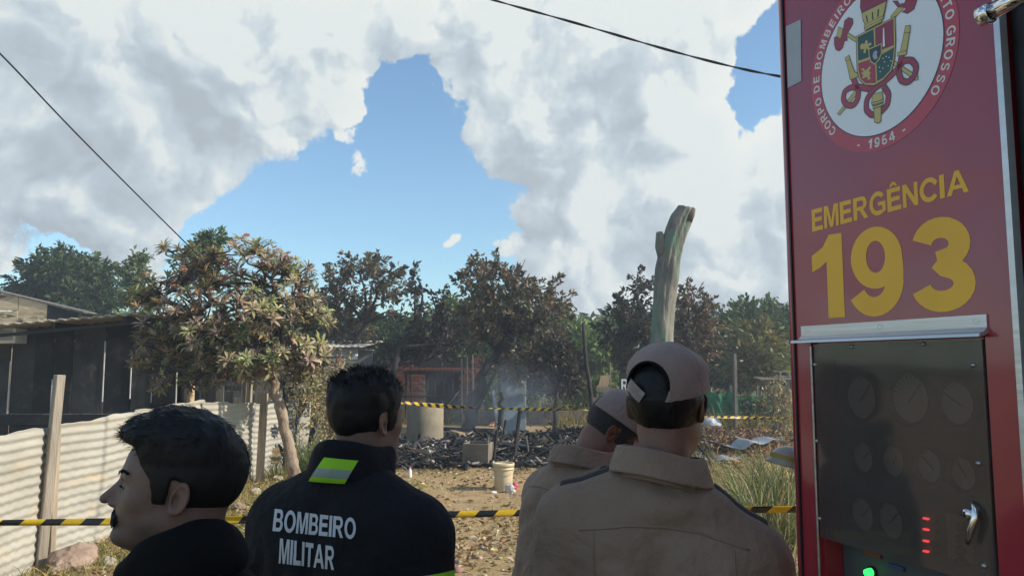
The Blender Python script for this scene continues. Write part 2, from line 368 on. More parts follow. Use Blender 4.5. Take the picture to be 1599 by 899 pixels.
def glass_mat():
    m = bpy.data.materials.new('smoked_acrylic'); m.use_nodes = True; nt = m.node_tree; N = nt.nodes; L = nt.links; N.clear()
    tr = N.new('ShaderNodeBsdfTransparent'); tr.inputs[0].default_value = (.60,.565,.545,1)
    df = N.new('ShaderNodeBsdfDiffuse')
    nz = N.new('ShaderNodeTexNoise'); nz.inputs['Scale'].default_value = 5; nz.inputs['Detail'].default_value = 4
    tcg = N.new('ShaderNodeTexCoord'); L.new(tcg.outputs['Object'], nz.inputs['Vector'])
    rp = N.new('ShaderNodeValToRGB'); rp.color_ramp.elements[0].color = (.19,.155,.14,1); rp.color_ramp.elements[1].color = (.38,.32,.29,1); L.new(nz.outputs[0], rp.inputs[0]); L.new(rp.outputs[0], df.inputs[0])
    m1 = N.new('ShaderNodeMixShader'); m1.inputs[0].default_value = .20; L.new(tr.outputs[0], m1.inputs[1]); L.new(df.outputs[0], m1.inputs[2])
    gl = N.new('ShaderNodeBsdfGlossy'); gl.inputs['Roughness'].default_value = .06
    fr = N.new('ShaderNodeFresnel'); fr.inputs[0].default_value = 1.49
    bn = N.new('ShaderNodeTexNoise'); bn.inputs['Scale'].default_value = 6; L.new(tcg.outputs['Object'], bn.inputs['Vector'])
    bp = N.new('ShaderNodeBump'); bp.inputs['Strength'].default_value = .06; bp.inputs['Distance'].default_value = .02; L.new(bn.outputs[0], bp.inputs['Height']); L.new(bp.outputs[0], gl.inputs['Normal'])
    ge = N.new('ShaderNodeNewGeometry'); bk = N.new('ShaderNodeMath'); bk.operation = 'MULTIPLY_ADD'; L.new(ge.outputs['Backfacing'], bk.inputs[0]); bk.inputs[1].default_value = -1; bk.inputs[2].default_value = 1
    mf = N.new('ShaderNodeMath'); mf.operation = 'MULTIPLY'; L.new(fr.outputs[0], mf.inputs[0]); L.new(bk.outputs[0], mf.inputs[1])
    m2 = N.new('ShaderNodeMixShader'); L.new(mf.outputs[0], m2.inputs[0]); L.new(m1.outputs[0], m2.inputs[1]); L.new(gl.outputs[0], m2.inputs[2])
    o = N.new('ShaderNodeOutputMaterial'); L.new(m2.outputs[0], o.inputs[0]); return m
M['acrylic'] = glass_mat()
# people
M['skin'] = pm('skin', (1,1,1), (.86,.82,.80), rough=.55, scale=30, bump=.12, bscale=220, attr=True, spec=.4)
M['hair'] = pm('hair_black', (.008,.007,.0068), (.005,.0045,.004), rough=.55, scale=40, bump=0, spec=.3)
M['hair_short'] = pm('hair_short', (.022,.018,.016), (.012,.010,.009), rough=.6, scale=60, bump=.5, bscale=300)
M['black_cloth'] = pm('black_cloth', (.0050,.0052,.0055), (.0035,.0036,.004), rough=.95, scale=5, bump=.5, bscale=14, spec=.2)
M['navy_cloth'] = pm('navy_cloth', bdist=.05, c1=(.0085,.0095,.012), c2=(.006,.0066,.0085), rough=.9, scale=5, bump=.5, bscale=12, spec=.25)
M['khaki'] = pm('khaki_cloth', bdist=.05, c1=(.26,.187,.137), c2=(.225,.16,.118), rough=.95, spec=.15, scale=4, bump=.6, bscale=11, sheen=.1)
M['khaki_cap'] = pm('khaki_cap', (.265,.205,.18), (.23,.175,.155), rough=.9, scale=12, bump=.25, bscale=60, sheen=.1)
M['epaulette'] = pm('epaulette', (.03,.026,.024), rough=.8, scale=12, bump=.2)
M['strap'] = pm('cap_strap', (.33,.28,.25), rough=.8, scale=30, bump=.2)
M['lime'] = pm('lime_fluorescent', (.30,.66,.015), (.27,.60,.012), rough=.7, scale=30, bump=.2, bscale=200)
M['reflect'] = pm('reflective_grey', (.25,.33,.30), (.22,.29,.27), rough=.4, scale=60, bump=.15, bscale=300)
M['letter_grey'] = pm('letter_grey', (.50,.52,.55), (.42,.44,.47), rough=.55, scale=40, bump=.2, bscale=200)
M['eye'] = pm('eye', (.6,.56,.52), rough=.2, bump=0)
M['lens'] = pm('spectacle_frame', (.02,.02,.022), rough=.3, bump=0, metal=.3)
M['hardhat'] = pm('white_helmet', (.36,.33,.27), (.31,.285,.235), rough=.4, scale=5, bump=.03, coat=.2)
M['dull_yellow'] = pm('dull_yellow', (.34,.25,.05), (.28,.2,.04), rough=.6, bump=.05)
M['patch'] = pm('arm_patch', (.45,.30,.40), (.30,.12,.2), rough=.7, scale=25, bump=.1)
# ------------------------------------------------------------ ground
def gz(x, y):
    x = np.asarray(x, float); y = np.asarray(y, float)
    z = .10*(fbm(x*.35+9, y*.35+4, x*0+1.5, 3)-.5) + .035*(fbm(x*1.9, y*1.9, x*0+3, 2)-.5)
    z = z + .22*np.exp(-(((x-4.2)/1.9)**2+((y-17.5)/2.2)**2))          # low heap of leaves at the back right
    z = z + .12*np.exp(-(((x-.3)/3.0)**2+((y-15.5)/2.4)**2))          # burnt heap
    z = z * np.clip((y-1.0)/4, 0, 1)
    return float(z) if z.ndim == 0 else z
def build_ground():
    xs = np.concatenate([[-900,-400,-150,-60,-30,-18], np.arange(-12,12.01,.14), [18,30,60,150,400,900]])
    ys = np.concatenate([[-900,-300,-80,-20,-5,0,2], np.arange(4,27,.14), np.arange(27,60,2.0), [80,150,400,1200]])
    X, Y = np.meshgrid(xs, ys, indexing='ij'); Z = gz(X, Y)
    Z = Z + np.where((np.abs(X) < 12) & (Y > 4) & (Y < 27), .022*(fbm(X*6, Y*6, X*0, 2)-.5), 0)
    V = np.stack([X, Y, Z], 2).reshape(-1,3); n = len(ys); I = np.arange(len(xs)-1)[:,None]*n+np.arange(n-1)[None]; I = I.ravel()
    F = np.stack([I, I+n, I+n+1, I+1], 1)
    m = bpy.data.materials.new('dry_earth'); m.use_nodes = True; nt = m.node_tree; N = nt.nodes; L = nt.links; b = N['Principled BSDF']
    b.inputs['Roughness'].default_value = .95; b.inputs['Specular IOR Level'].default_value = .15
    tc = N.new('ShaderNodeTexCoord')
    def nz(s, d=8, r=.65):
        q = N.new('ShaderNodeTexNoise'); q.inputs['Scale'].default_value = s; q.inputs['Detail'].default_value = d; q.inputs['Roughness'].default_value = r
        L.new(tc.outputs['Object'], q.inputs['Vector']); return q.outputs['Fac']
    def rmp(f, *st):
        q = N.new('ShaderNodeValToRGB'); L.new(f, q.inputs[0]); e = q.color_ramp.elements
        e[0].position, e[0].color = st[0][0], (*st[0][1],1); e[1].position, e[1].color = st[-1][0], (*st[-1][1],1)
        for p, c in st[1:-1]: k = e.new(p); k.color = (*c,1)
        return q.outputs[0]
    def mix(f, a, c):
        q = N.new('ShaderNodeMix'); q.data_type = 'RGBA'; L.new(f, q.inputs[0])
        for k, v in ((6,a),(7,c)):
            if isinstance(v, tuple): q.inputs[k].default_value = (*v,1)
            else: L.new(v, q.inputs[k])
        return q.outputs[2]
    def mth(op, a, c=None, clamp=False):
        q = N.new('ShaderNodeMath'); q.operation = op; q.use_clamp = clamp
        for i, v in enumerate((a,c)):
            if v is None: continue
            if isinstance(v,(int,float)): q.inputs[i].default_value = v
            else: L.new(v, q.inputs[i])
        return q.outputs[0]
    earth = rmp(nz(5,9,.7), (.3,(.22,.14,.07)), (.5,(.40,.275,.15)), (.72,(.50,.38,.225)))
    straw = rmp(nz(30,6,.7), (.35,(.24,.17,.08)), (.65,(.50,.38,.18)))
    col = mix(rmp(nz(1.1,5), (.42,(0,0,0)), (.6,(1,1,1))), earth, straw)
    sx = N.new('ShaderNodeSeparateXYZ'); L.new(tc.outputs['Object'], sx.inputs[0])
    def ellmask(cx, cy, rx, ry, amp, lo, hi):
        dx = mth('DIVIDE', mth('SUBTRACT', sx.outputs[0], cx), rx); dy = mth('DIVIDE', mth('SUBTRACT', sx.outputs[1], cy), ry)
        d = mth('SQRT', mth('ADD', mth('MULTIPLY', dx, dx), mth('MULTIPLY', dy, dy)))
        d = mth('ADD', d, mth('MULTIPLY', mth('SUBTRACT', nz(1.3,7,.7), .5), amp))
        q = N.new('ShaderNodeMapRange'); q.inputs['From Min'].default_value = hi; q.inputs['From Max'].default_value = lo; L.new(d, q.inputs['Value']); return q.outputs[0]
    # scorched ground under the ruin
    col = mix(ellmask(-.4, 16.6, 4.6, 3.9, 1.0, .82, 1.05), col, rmp(nz(9,8,.75), (.35,(.012,.011,.011)), (.6,(.045,.04,.037)), (.75,(.16,.15,.14))))
    grn = rmp(nz(14,6,.7), (.35,(.07,.09,.025)), (.65,(.20,.19,.06)))
    col = mix(mth('MULTIPLY', ellmask(-3.0, 9.0, 1.5, 3.2, 1.2, .5, 1.1), .55), col, grn)
    fz = mth('GREATER_THAN', sx.outputs[1], 26.0); col = mix(fz, col, rmp(nz(.6,6,.7), (.35,(.055,.075,.022)), (.65,(.17,.16,.06))))
    L.new(col, b.inputs['Base Color'])
    bp = N.new('ShaderNodeBump'); bp.inputs['Strength'].default_value = .9; bp.inputs['Distance'].default_value = .03
    L.new(nz(22,8,.7), bp.inputs['Height']); L.new(bp.outputs[0], b.inputs['Normal'])
    o = mobj('ground', raw_mesh('ground', V, F, [m], True)); tag(o, kind='structure')
build_ground()

# ------------------------------------------------------------ scattered leaves: geometry helpers
def leaf_geo(P, D, Nn, L, Wd, fold=.25, bend=.2):
    """diamond leaves folded on the midrib: base P, direction D, normal Nn."""
    D = D/np.linalg.norm(D,axis=1,keepdims=True); s = np.cross(D, Nn); s /= np.linalg.norm(s,axis=1,keepdims=True)+1e-9; u = np.cross(s, D)
    L = np.asarray(L)[:,None]; Wd = np.asarray(Wd)[:,None]
    tip = P+D*L-u*L*bend; mid = P+D*L*.5
    a = mid+s*Wd*.5+u*Wd*fold; c = mid-s*Wd*.5+u*Wd*fold
    V = np.stack([P, a, tip, c],1).reshape(-1,3); k = np.arange(len(P))[:,None]*4
    return V, np.concatenate([k+np.array([[0,1,2]]), k+np.array([[0,2,3]])])
def rdir(n, rg):
    v = rg.normal(0,1,(n,3)); return v/np.linalg.norm(v,axis=1,keepdims=True)
def pick(pal, n, rg, jit=.18):
    pal = np.array([p[:3] for p in pal], float), np.array([p[3] for p in pal], float)
    c = pal[0][rg.choice(len(pal[0]), n, p=pal[1]/pal[1].sum())]
    return np.clip(c*(1+rg.normal(0,jit,(n,1)))*(1+rg.normal(0,jit*.4,(n,3))), .003, 1)

def build_litter():
    rg = np.random.default_rng(11)
    n = 17000
    y = 5.2+10.5*rg.random(n)**1.25; x = rg.uniform(-.62,.62,n)*y*1.05
    k = fbm(x*.8, y*.8, x*0+7, 3); keep = (rg.random(n) < np.clip((k-.3)*2.6,.12,1)); x, y = x[keep], y[keep]; n = len(x)
    P = np.stack([x, y, gz(x,y)+.012+rg.random(n)*.012],1); D = rdir(n, rg); D[:,2] *= .22; Nn = np.array([0,0,1.0])+rg.normal(0,.35,(n,3))
    V, F = leaf_geo(P, D, Nn, rg.uniform(.045,.10,n), rg.uniform(.025,.05,n), .3, .25)
    c = pick([(.50,.36,.17,3),(.36,.22,.10,3),(.60,.48,.28,2),(.20,.12,.06,1.5),(.62,.55,.40,1),(.22,.21,.09,.6)], n, rg)
    o = mobj('leaf_litter', raw_mesh('leaf_litter', V, F, [M['drygrass']], col=np.repeat(c,4,0))); tag(o, 'dry fallen leaves scattered over the bare yard', kind='stuff')
    # heap of brown leaves at the back right
    n = 9000; x = 4.3+rg.normal(0,1.5,n); y = 17.3+rg.normal(0,1.6,n); P = np.stack([x, y, gz(x,y)+rg.random(n)*.06],1)
    D = rdir(n, rg); D[:,2] *= .5; V, F = leaf_geo(P, D, np.array([0,0,1.0])+rg.normal(0,.6,(n,3)), rg.uniform(.07,.14,n), rg.uniform(.035,.07,n), .3, .25)
    c = pick([(.30,.19,.11,3),(.20,.12,.07,3),(.42,.30,.18,2),(.12,.08,.05,1)], n, rg)
    o = mobj('leaf_litter', raw_mesh('leaf_litter', V, F, [M['drygrass']], col=np.repeat(c,4,0))); tag(o, 'heap of brown fallen leaves behind the burnt sheets', kind='stuff')
    # pebbles
    ico = bmesh.new(); bmesh.ops.create_icosphere(ico, subdivisions=1, radius=1); iv = np.array([v.co[:] for v in ico.verts]); jf = np.array([[v.index for v in f.verts] for f in ico.faces]); ico.free()
    n = 1500; y = 5.2+8.5*rg.random(n)**1.2; x = rg.uniform(-.6,.6,n)*y; V = []; s = rg.uniform(.008,.030,n)*(1+1.2*(rg.random(n) > .93))
    for i in range(n):
        q = iv*(1+rg.uniform(-.3,.3,(len(iv),1)))*s[i]*np.array([1,rg.uniform(.6,1.2),.65]); V.append(q+np.array([x[i],y[i],gz(x[i],y[i])+s[i]*.2]))
    F = (jf[None]+np.arange(n)[:,None,None]*len(iv)).reshape(-1,3); c = np.repeat(pick([(.50,.40,.30,2),(.36,.25,.18,2),(.62,.55,.46,1)], n, rg), len(iv), 0)
    o = mobj('gravel', raw_mesh('gravel', np.concatenate(V), F, [M['drygrass']], col=c)); tag(o, 'small stones lying in the dry earth', kind='stuff')
    # grass blades: along the fence foot, in the left yard, thin dry straw elsewhere
    def blades(name, label, x, y, h, pal, spread=.5, wd=.006):
        n = len(x); P = np.stack([x,y,gz(x,y)],1); d = rg.normal(0,spread,(n,3)); d[:,2] = 1; d /= np.linalg.norm(d,axis=1,keepdims=True)
        s = np.cross(d, rdir(n,rg)); s /= np.linalg.norm(s,axis=1,keepdims=True); s *= wd/2; h = h[:,None]; out = d.copy(); out[:,2] = 0
        p1 = P+d*h*.55; p2 = p1+(d+out*.9-np.array([0,0,.25]))*h*.5
        V = np.stack([P-s, P+s, p1+s*.8, p1-s*.8, p2],1).reshape(-1,3); k = np.arange(n)[:,None]*5
        F = np.concatenate([k+np.array([[0,1,2]]), k+np.array([[0,2,3]]), k+np.array([[3,2,4]])])
        o = mobj(name, raw_mesh(name, V, F, [M['drygrass']], col=np.repeat(pick(pal,n,rg),5,0))); tag(o, label, kind='stuff')
    dry = [(.55,.43,.20,3),(.42,.31,.13,3),(.30,.22,.09,1.5),(.20,.20,.06,1)]
    grn = [(.16,.20,.05,3),(.10,.13,.035,2),(.32,.30,.10,2),(.48,.38,.17,1.5)]
    n = 9000; y = rg.uniform(5.2,12.5,n); x = -3.95+np.abs(rg.normal(0,.75,n))-.1; k = fbm(x*1.4,y*1.4,x*0+2,2); q = k > .44; blades('grass', 'patchy dry grass along the foot of the sheet fence', x[q], y[q], rg.uniform(.04,.16,q.sum()), dry+grn, .6)
    n = 5000; y = rg.uniform(6.5,11.5,n); x = rg.uniform(-3.6,-1.2,n); k = fbm(x*1.1,y*1.1,x*0+5,3); q = k > .5; blades('grass', 'low green weeds in the left of the yard', x[q], y[q], rg.uniform(.03,.10,q.sum()), grn, .9, .009)
    n = 9000; y = 5.3+7*rg.random(n); x = rg.uniform(-.5,.6,n)*y; k = fbm(x*1.7,y*1.7,x*0+8,3); q = k > .50; blades('grass', 'sparse straw over the trampled yard', x[q], y[q], rg.uniform(.02,.07,q.sum()), dry, 1.6, .005)
    n = 12000; x = rg.uniform(-5,9.5,n); y = 20.5+rg.random(n)**1.3*9; k = fbm(x*.5,y*.5,x*0+1,3); q = (k > .42) & ((y > 22.5) | (x > 1.2) | (x < -3.2)); blades('grass', 'tall pale grass beyond the burnt plot', x[q], y[q], rg.uniform(.25,.75,q.sum()), dry+grn+grn, .45, .018)
    n = 2600; x = 3.4+rg.normal(0,.9,n); y = 12.0+rg.normal(0,1.6,n); blades('grass', 'straw and low weeds around the bent sheets', x, y, rg.uniform(.08,.35,n), dry+dry+grn, .6, .009)
build_litter()

# ------------------------------------------------------------ corrugated fence on the left
def build_fence():
    root = thing('corrugated_fence', 'low fence of pale horizontal corrugated metal sheets on wooden posts', 'fence', (-4.0, 7.0, gz(-4.0,7.0)))
    org = np.array(root.location)
    line = [(-4.28,3.6),(-4.16,5.6),(-4.12,6.86),(-4.07,8.4),(-4.0,9.9),(-3.90,11.75),(-3.72,12.7)]
    tops = [1.17,1.17,1.19,1.25,1.29,1.18,1.15]
    P = np.array(line)
    def sheet(t0, t1, off, dz, hole=None, seed=0):
        ns = 40; rows = 150; ph = seed*1.3; V = []
        for i in range(ns+1):
            t = t0+(t1-t0)*i/ns; x = np.interp(t, range(len(P)), P[:,0]); y = np.interp(t, range(len(P)), P[:,1])
            tp_ = np.interp(t, range(len(P)), tops)+dz+.003*math.sin(i*.9+seed)+(.009*math.sin(i*.31+seed*2)); z0 = gz(x,y)-.03+.035*(math.sin(i*1.7+seed)+1)*.5
            dx = .006*math.sin(i*.5+seed)+.012*math.sin(i*.17+seed*3)
            for j in range(rows+1):
                z = z0+(tp_-z0)*j/rows; w = .0085*math.sin((z+.006*math.sin(i*.23+seed))*2*math.pi/.082+ph)
                V.append((x+off+dx*(.3+.7*math.sin(j/rows*3))+w, y, z))
        m = rows+1; F = []
        for i in range(ns):
            for j in range(rows):
                if hole and any(((i/ns-hx)/rx)**2+((j/rows-hy)/ry)**2 < 1+.35*math.sin(i*1.1+j*.2) for hx,hy,rx,ry in hole): continue
                a = i*m+j; F.append((a, a+m, a+m+1, a+1))
        o = mobj('metal_sheet', raw_mesh('metal_sheet', np.array(V)-org, F, [M['zinc']], True), root)
        md = o.modifiers.new('gauge', 'SOLIDIFY'); md.thickness = .004
    sheet(0, 1.03, .02, -.01, None, 1); sheet(1.0, 2.04, .0, .0, None, 2); sheet(2.0, 3.06, .025, .0, None, 3); sheet(3.0, 4.1, .0, .0, None, 4); sheet(4.04, 5.0, .02, -.02, None, 5)
    sheet(4.99, 6.0, -.01, -.04, [(.72,.60,.16,.09),(.80,.26,.2,.15)], 6)
    def post(a, b, w, d, mat, roll=.3):
        MB().beam(a, b, w, d, roll, 0, .006).build('post', M[mat], root, org)
    g = lambda p: (p[0], p[1], gz(p[0],p[1])-.1)
    tp1 = at(86,585,6.88); bt = gnd(101,866); post((bt[0]+.03, 6.86, gz(bt[0],6.86)-.1), (tp1[0]+.03, 6.9, tp1[2]), .085, .075, 'old_wood', .25)
    post((-4.05,6.95,-.1), (-4.08,6.98,1.18), .06, .05, 'post_wood', .6)
    b2 = at(405,748,11.55); t2 = at(413,614,11.6); post((b2[0],11.55,-.1), (t2[0],11.6,t2[2]), .10, .07, 'post_wood', .2)
    post((-4.22,4.6,-.1), (-4.25,4.6,1.5), .08, .07, 'old_wood', .2); post((-4.15,9.2,-.1), (-4.17,9.2,1.22), .07, .06, 'grey_wood', .1)
build_fence()

# ------------------------------------------------------------ shack behind the fence
def build_shack():
    YW = 12.6; rg = np.random.default_rng(5)
    root = thing('shack', 'dark shack clad in black boards with white joint strips under a sloping sheet roof', 'shack', (-7.0, YW, gz(-7,YW))); org = np.array(root.location)
    x0, x1 = -10.6, -5.35
    def topz(x): return 2.30+(x-(-8.3))*.105
    # upper boards, rail, lower boards
    xs = [x0]; 
    while xs[-1] < x1-.2: xs.append(min(xs[-1]+rg.uniform(.30,.52), x1))
    me_cache = {}
    for i, (a, b) in enumerate(zip(xs[:-1], xs[1:])):
        w = b-a
        for lo, hi, dy in ((.90, None, 0), (-.05, .80, .03)):
            h = (topz((a+b)/2)+.02 if hi is None else hi)-lo
            MB().box(((a+b)/2, YW+dy+rg.uniform(-.025,.025), lo+h/2), (w-.012, .03, h), rotm(0,rg.uniform(-.006,.006),rg.uniform(-.015,.015)), 0, .004).build('board', M['grey_panel' if rg.random() < .42 else 'dark_panel'], root, org)
        if rg.random() < .62:
            z0 = rg.uniform(.9,1.3); z1 = rg.uniform(1.5,2.2); MB().box((b, YW-.022, (z0+z1)/2), (.013, .012, z1-z0), rotm(0,rg.uniform(-.01,.01),0)).build('joint_strip', M['white_paint'], root, org)
        if rg.random() < .5:
            MB().box((b-.02, YW+.005, .45), (.012, .012, rg.uniform(.3,.7)), rotm(0,rg.uniform(-.01,.01),0)).build('joint_strip', M['white_paint'], root, org)
    MB().box(((x0+x1)/2, YW-.01, .85), (x1-x0, .05, .17), None, 0, .005).build('rail', M['black_wood'], root, org)
    MB().box(((x0+x1)/2, YW-.028, .945), (x1-x0-1.9, .02, .015)).build('batten', M['grey_wood'], root, org)
    # side walls, rafters and roof sheet
    MB().box((x1, YW+1.6, 1.2), (.04, 3.2, 2.4)).build('side_wall', M['dark_panel'], root, org)
    MB().box((x0, YW+1.6, 1.1), (.04, 3.2, 2.2)).build('side_wall', M['dark_panel'], root, org)
    yA = YW-.75
    lz, rz_ = at(-40,510,yA)[2], at(228,486,yA)[2]; lx, rx_ = at(-40,510,yA)[0], at(228,486,yA)[0]; sl = (rz_-lz)/(rx_-lx)
    V = []; nx, ny = 130, 8; xa, xb = -11.4, rx_
    for i in range(nx+1):
        x = xa+(xb-xa)*i/nx
        for j in range(ny+1):
            V.append((x, yA+4.2*j/ny, lz+sl*(x-lx)+.018*math.sin(x*2*math.pi/.18)+.01*math.sin(x*1.3)-.02*j/ny))
    F = [(i*(ny+1)+j, (i+1)*(ny+1)+j, (i+1)*(ny+1)+j+1, i*(ny+1)+j+1) for i in range(nx) for j in range(ny)]
    o = mobj('roof', raw_mesh('roof', np.array(V)-org, F, [M['zinc_edge']], True), root); md = o.modifiers.new('gauge','SOLIDIFY'); md.thickness = .022
    for x in np.arange(-10.4, -5.8, 1.1):
        z = lz+sl*(x-lx)-.075; MB().box((x, yA+2.05, z), (.06, 4.0, .09)).build('rafter', M['black_wood'], root, org)
    MB().beam((xa+.1, yA+.12, lz+sl*(xa-lx)-.16), (xb-.1, yA+.12, lz+sl*(xb-lx)-.16), .05, .05).build('eave_beam', M['black_wood'], root, org)
    # pale box under the eave
    b = at(8,524,YW-.2); r2 = thing('wall_box', 'pale grey box hung under the shack roof at its left end', 'box', (b[0],YW-.02,b[2]))
    MB().box((0,-.17,0), (.52,.32,.25), None, 0, .015).build('casing', M['acbox'], r2); MB().box((.0,-.335,.0), (.44,.012,.16)).build('grille', M['sticker'], r2)
    # grey weathered boarding to the right of the shack
    r3 = thing('board_fence', 'grey weathered upright boards with gaps beside the dark shack', 'fence', (-4.9,13.0,gz(-4.9,13))); o3 = np.array(r3.location)
    x = -5.75
    while x < -4.05:
        w = rg.uniform(.10,.20); px = CXP+x/13.0*FPX
        h = rg.uniform(1.75,2.35)
        if 345 < px < 372: h = rg.uniform(1.15,1.3) if px > 352 else h
        if rg.random() > .08:
            MB().box((x+w/2, 13.0+rg.uniform(-.03,.03), h/2-.05), (w-.015, .025, h+.1), rotm(0,rg.uniform(-.03,.03),rg.uniform(-.06,.06)), 0, .004).build('board', M['grey_wood'], r3, o3)
        x += w
    MB().box((-4.9,13.04,1.35), (1.8,.05,.08)).build('rail', M['grey_wood'], r3, o3); MB().box((-4.9,13.04,.5), (1.8,.05,.08)).build('rail', M['grey_wood'], r3, o3)
    for (pa, pb, w, mat, lab) in (((299,632),(298,590),.10,'raw_wood','short pale wooden stake standing left of the grey boards'),((386,632),(394,568),.05,'post_wood','thin reddish stick leaning by the right end of the grey boards'),((379,632),(386,572),.045,'old_wood','thin grey stick leaning by the right end of the grey boards')):
        a = at(*pa,12.4); q = at(*pb,12.45); a[2] = gz(a[0],12.4)-.1
        rr = thing('wooden_stake', lab, 'stake', (a[0],12.4,gz(a[0],12.4))); MB().beam(a, q, w, w*.8, .3, 0, .005).build('stake', M[mat], rr, np.array(rr.location))
    # low zinc wall behind the frangipani
    def zinc_wall(name, label, pa, pb, Y, ztop, zbot=0, mat='blue_zinc', horiz=True):
        a, q = at(*pa, Y), at(*pb, Y); r = thing(name, label, 'fence', ((a[0]+q[0])/2, Y, gz((a[0]+q[0])/2,Y))); og = np.array(r.location)
        n = max(1,int(round((q[0]-a[0])/1.0)))
        for k in range(n):
            xa, xb = a[0]+(q[0]-a[0])*k/n, a[0]+(q[0]-a[0])*(k+1)/n+.05; V = []; rows = 90; cols = 3
            for i in range(cols+1):
                for j in range(rows+1):
                    z = zbot+gz(xa,Y)+(ztop-zbot)*j/rows; V.append((xa+(xb-xa)*i/cols, Y+.012*k+.012*math.sin(z*2*math.pi/.09), z))
            F = [(i*(rows+1)+j, (i+1)*(rows+1)+j, (i+1)*(rows+1)+j+1, i*(rows+1)+j+1) for i in range(cols) for j in range(rows)]
            o = mobj('metal_sheet', raw_mesh('metal_sheet', np.array(V)-og, F, [M[mat]], True), r); o.modifiers.new('gauge','SOLIDIFY').thickness = .004
        return r
    zinc_wall('zinc_fence', 'low grey blue corrugated sheet wall seen between the grey boards and the flowering tree', (395,612), (472,612), 16.5, 1.12)
    # pale roofed zinc shed further back
    Y = 21.0; a, q = at(462,540,Y), at(556,540,Y); r = thing('zinc_shed', 'zinc shed with bright pale roof behind the flowering tree', 'shed', ((a[0]+q[0])/2, Y, gz((a[0]+q[0])/2,Y))); og = np.array(r.location)
    zt = at(500,543,Y)[2]
    for k in range(3):
        xa, xb = a[0]+(q[0]-a[0])*k/3, a[0]+(q[0]-a[0])*(k+1)/3+.05; V = []; rows = 110
        for i in range(3):
            for j in range(rows+1):
                z = gz(xa,Y)+(zt-gz(xa,Y))*j/rows; V.append((xa+(xb-xa)*i/2, Y+.012*k+.012*math.sin(z*2*math.pi/.10), z))
        F = [(i*(rows+1)+j, (i+1)*(rows+1)+j, (i+1)*(rows+1)+j+1, i*(rows+1)+j+1) for i in range(2) for j in range(rows)]
        o = mobj('metal_sheet', raw_mesh('metal_sheet', np.array(V)-og, F, [M['blue_zinc']], True), r); o.modifiers.new('gauge','SOLIDIFY').thickness = .004
    MB().box(((a[0]+q[0])/2, Y+1.3, zt-.02), (q[0]-a[0]+.1, 2.5, .02)).box(((a[0]+q[0])/2, Y+2.5, zt/2), (q[0]-a[0], .04, zt)).build('back_wall', M['blue_zinc'], r, og)
    V = []; nx = 60
    for i in range(nx+1):
        x = a[0]-.15+(q[0]-a[0]+.4)*i/nx
        for j in range(4): V.append((x, Y-.4+1.2*j, zt+.03+.085*j+.012*math.sin(x*2*math.pi/.16)))
    F = [(i*4+j,(i+1)*4+j,(i+1)*4+j+1,i*4+j+1) for i in range(nx) for j in range(3)]
    o = mobj('roof', raw_mesh('roof', np.array(V)-og, F, [M['pale_roof']], True), r); o.modifiers.new('gauge','SOLIDIFY').thickness = .02
    # second shed with peeling boards, far left
    Y = 17.0; r = thing('board_shed', 'shed of peeling plywood boards behind the dark shack', 'shed', (-11.0,Y,gz(-11,Y))); og = np.array(r.location)
    e = [at(-60,445,Y), at(30,462,Y), at(75,474,Y), at(122,487,Y)]
    for k, (u, v) in enumerate(zip(e[:-1], e[1:])):
        w = v[0]-u[0]; m2 = 'ply' if k < 2 else 'dark_panel'; nb = 3
        zt = (u[2]+v[2])/2-.03
        zc = min(u[2],v[2])-.32; V = [(u[0],Y,zc),(v[0]-.02,Y,zc),(v[0]-.02,Y,v[2]-.02),(u[0],Y,u[2]-.02)]; V += [(a_,Y+.03,c_) for a_,_,c_ in V]
        recalc(MB().add(V,[(0,1,2,3),(7,6,5,4),(0,4,5,1),(1,5,6,2),(2,6,7,3),(3,7,4,0)]).build('board', M[m2], r, og).data)
        zt = zc-.01
        for j in range(4):
            hh = zt/4; MB().box((u[0]+w/2+rg.uniform(-.03,.03), Y+rg.uniform(-.02,.02), hh*(j+.5)), (w-.02, .03, hh-.015), rotm(0,rg.uniform(-.02,.02),rg.uniform(-.02,.02)), 0, .005).build('board', M[m2], r, og)
    p = [np.array([q_[0],0,q_[2]]) for q_ in (at(-60,443,Y), at(125,487,Y))]
    mid = (p[0]+p[1])/2; ln = np.linalg.norm(p[1]-p[0]); an = math.atan2(p[0][2]-p[1][2], p[1][0]-p[0][0])
    MB().box((mid[0], Y+.25, mid[2]+.02), (ln+.2, .56, .03), rotm(0,an,0)).build('roof', M['grey_wood'], r, og)
build_shack()

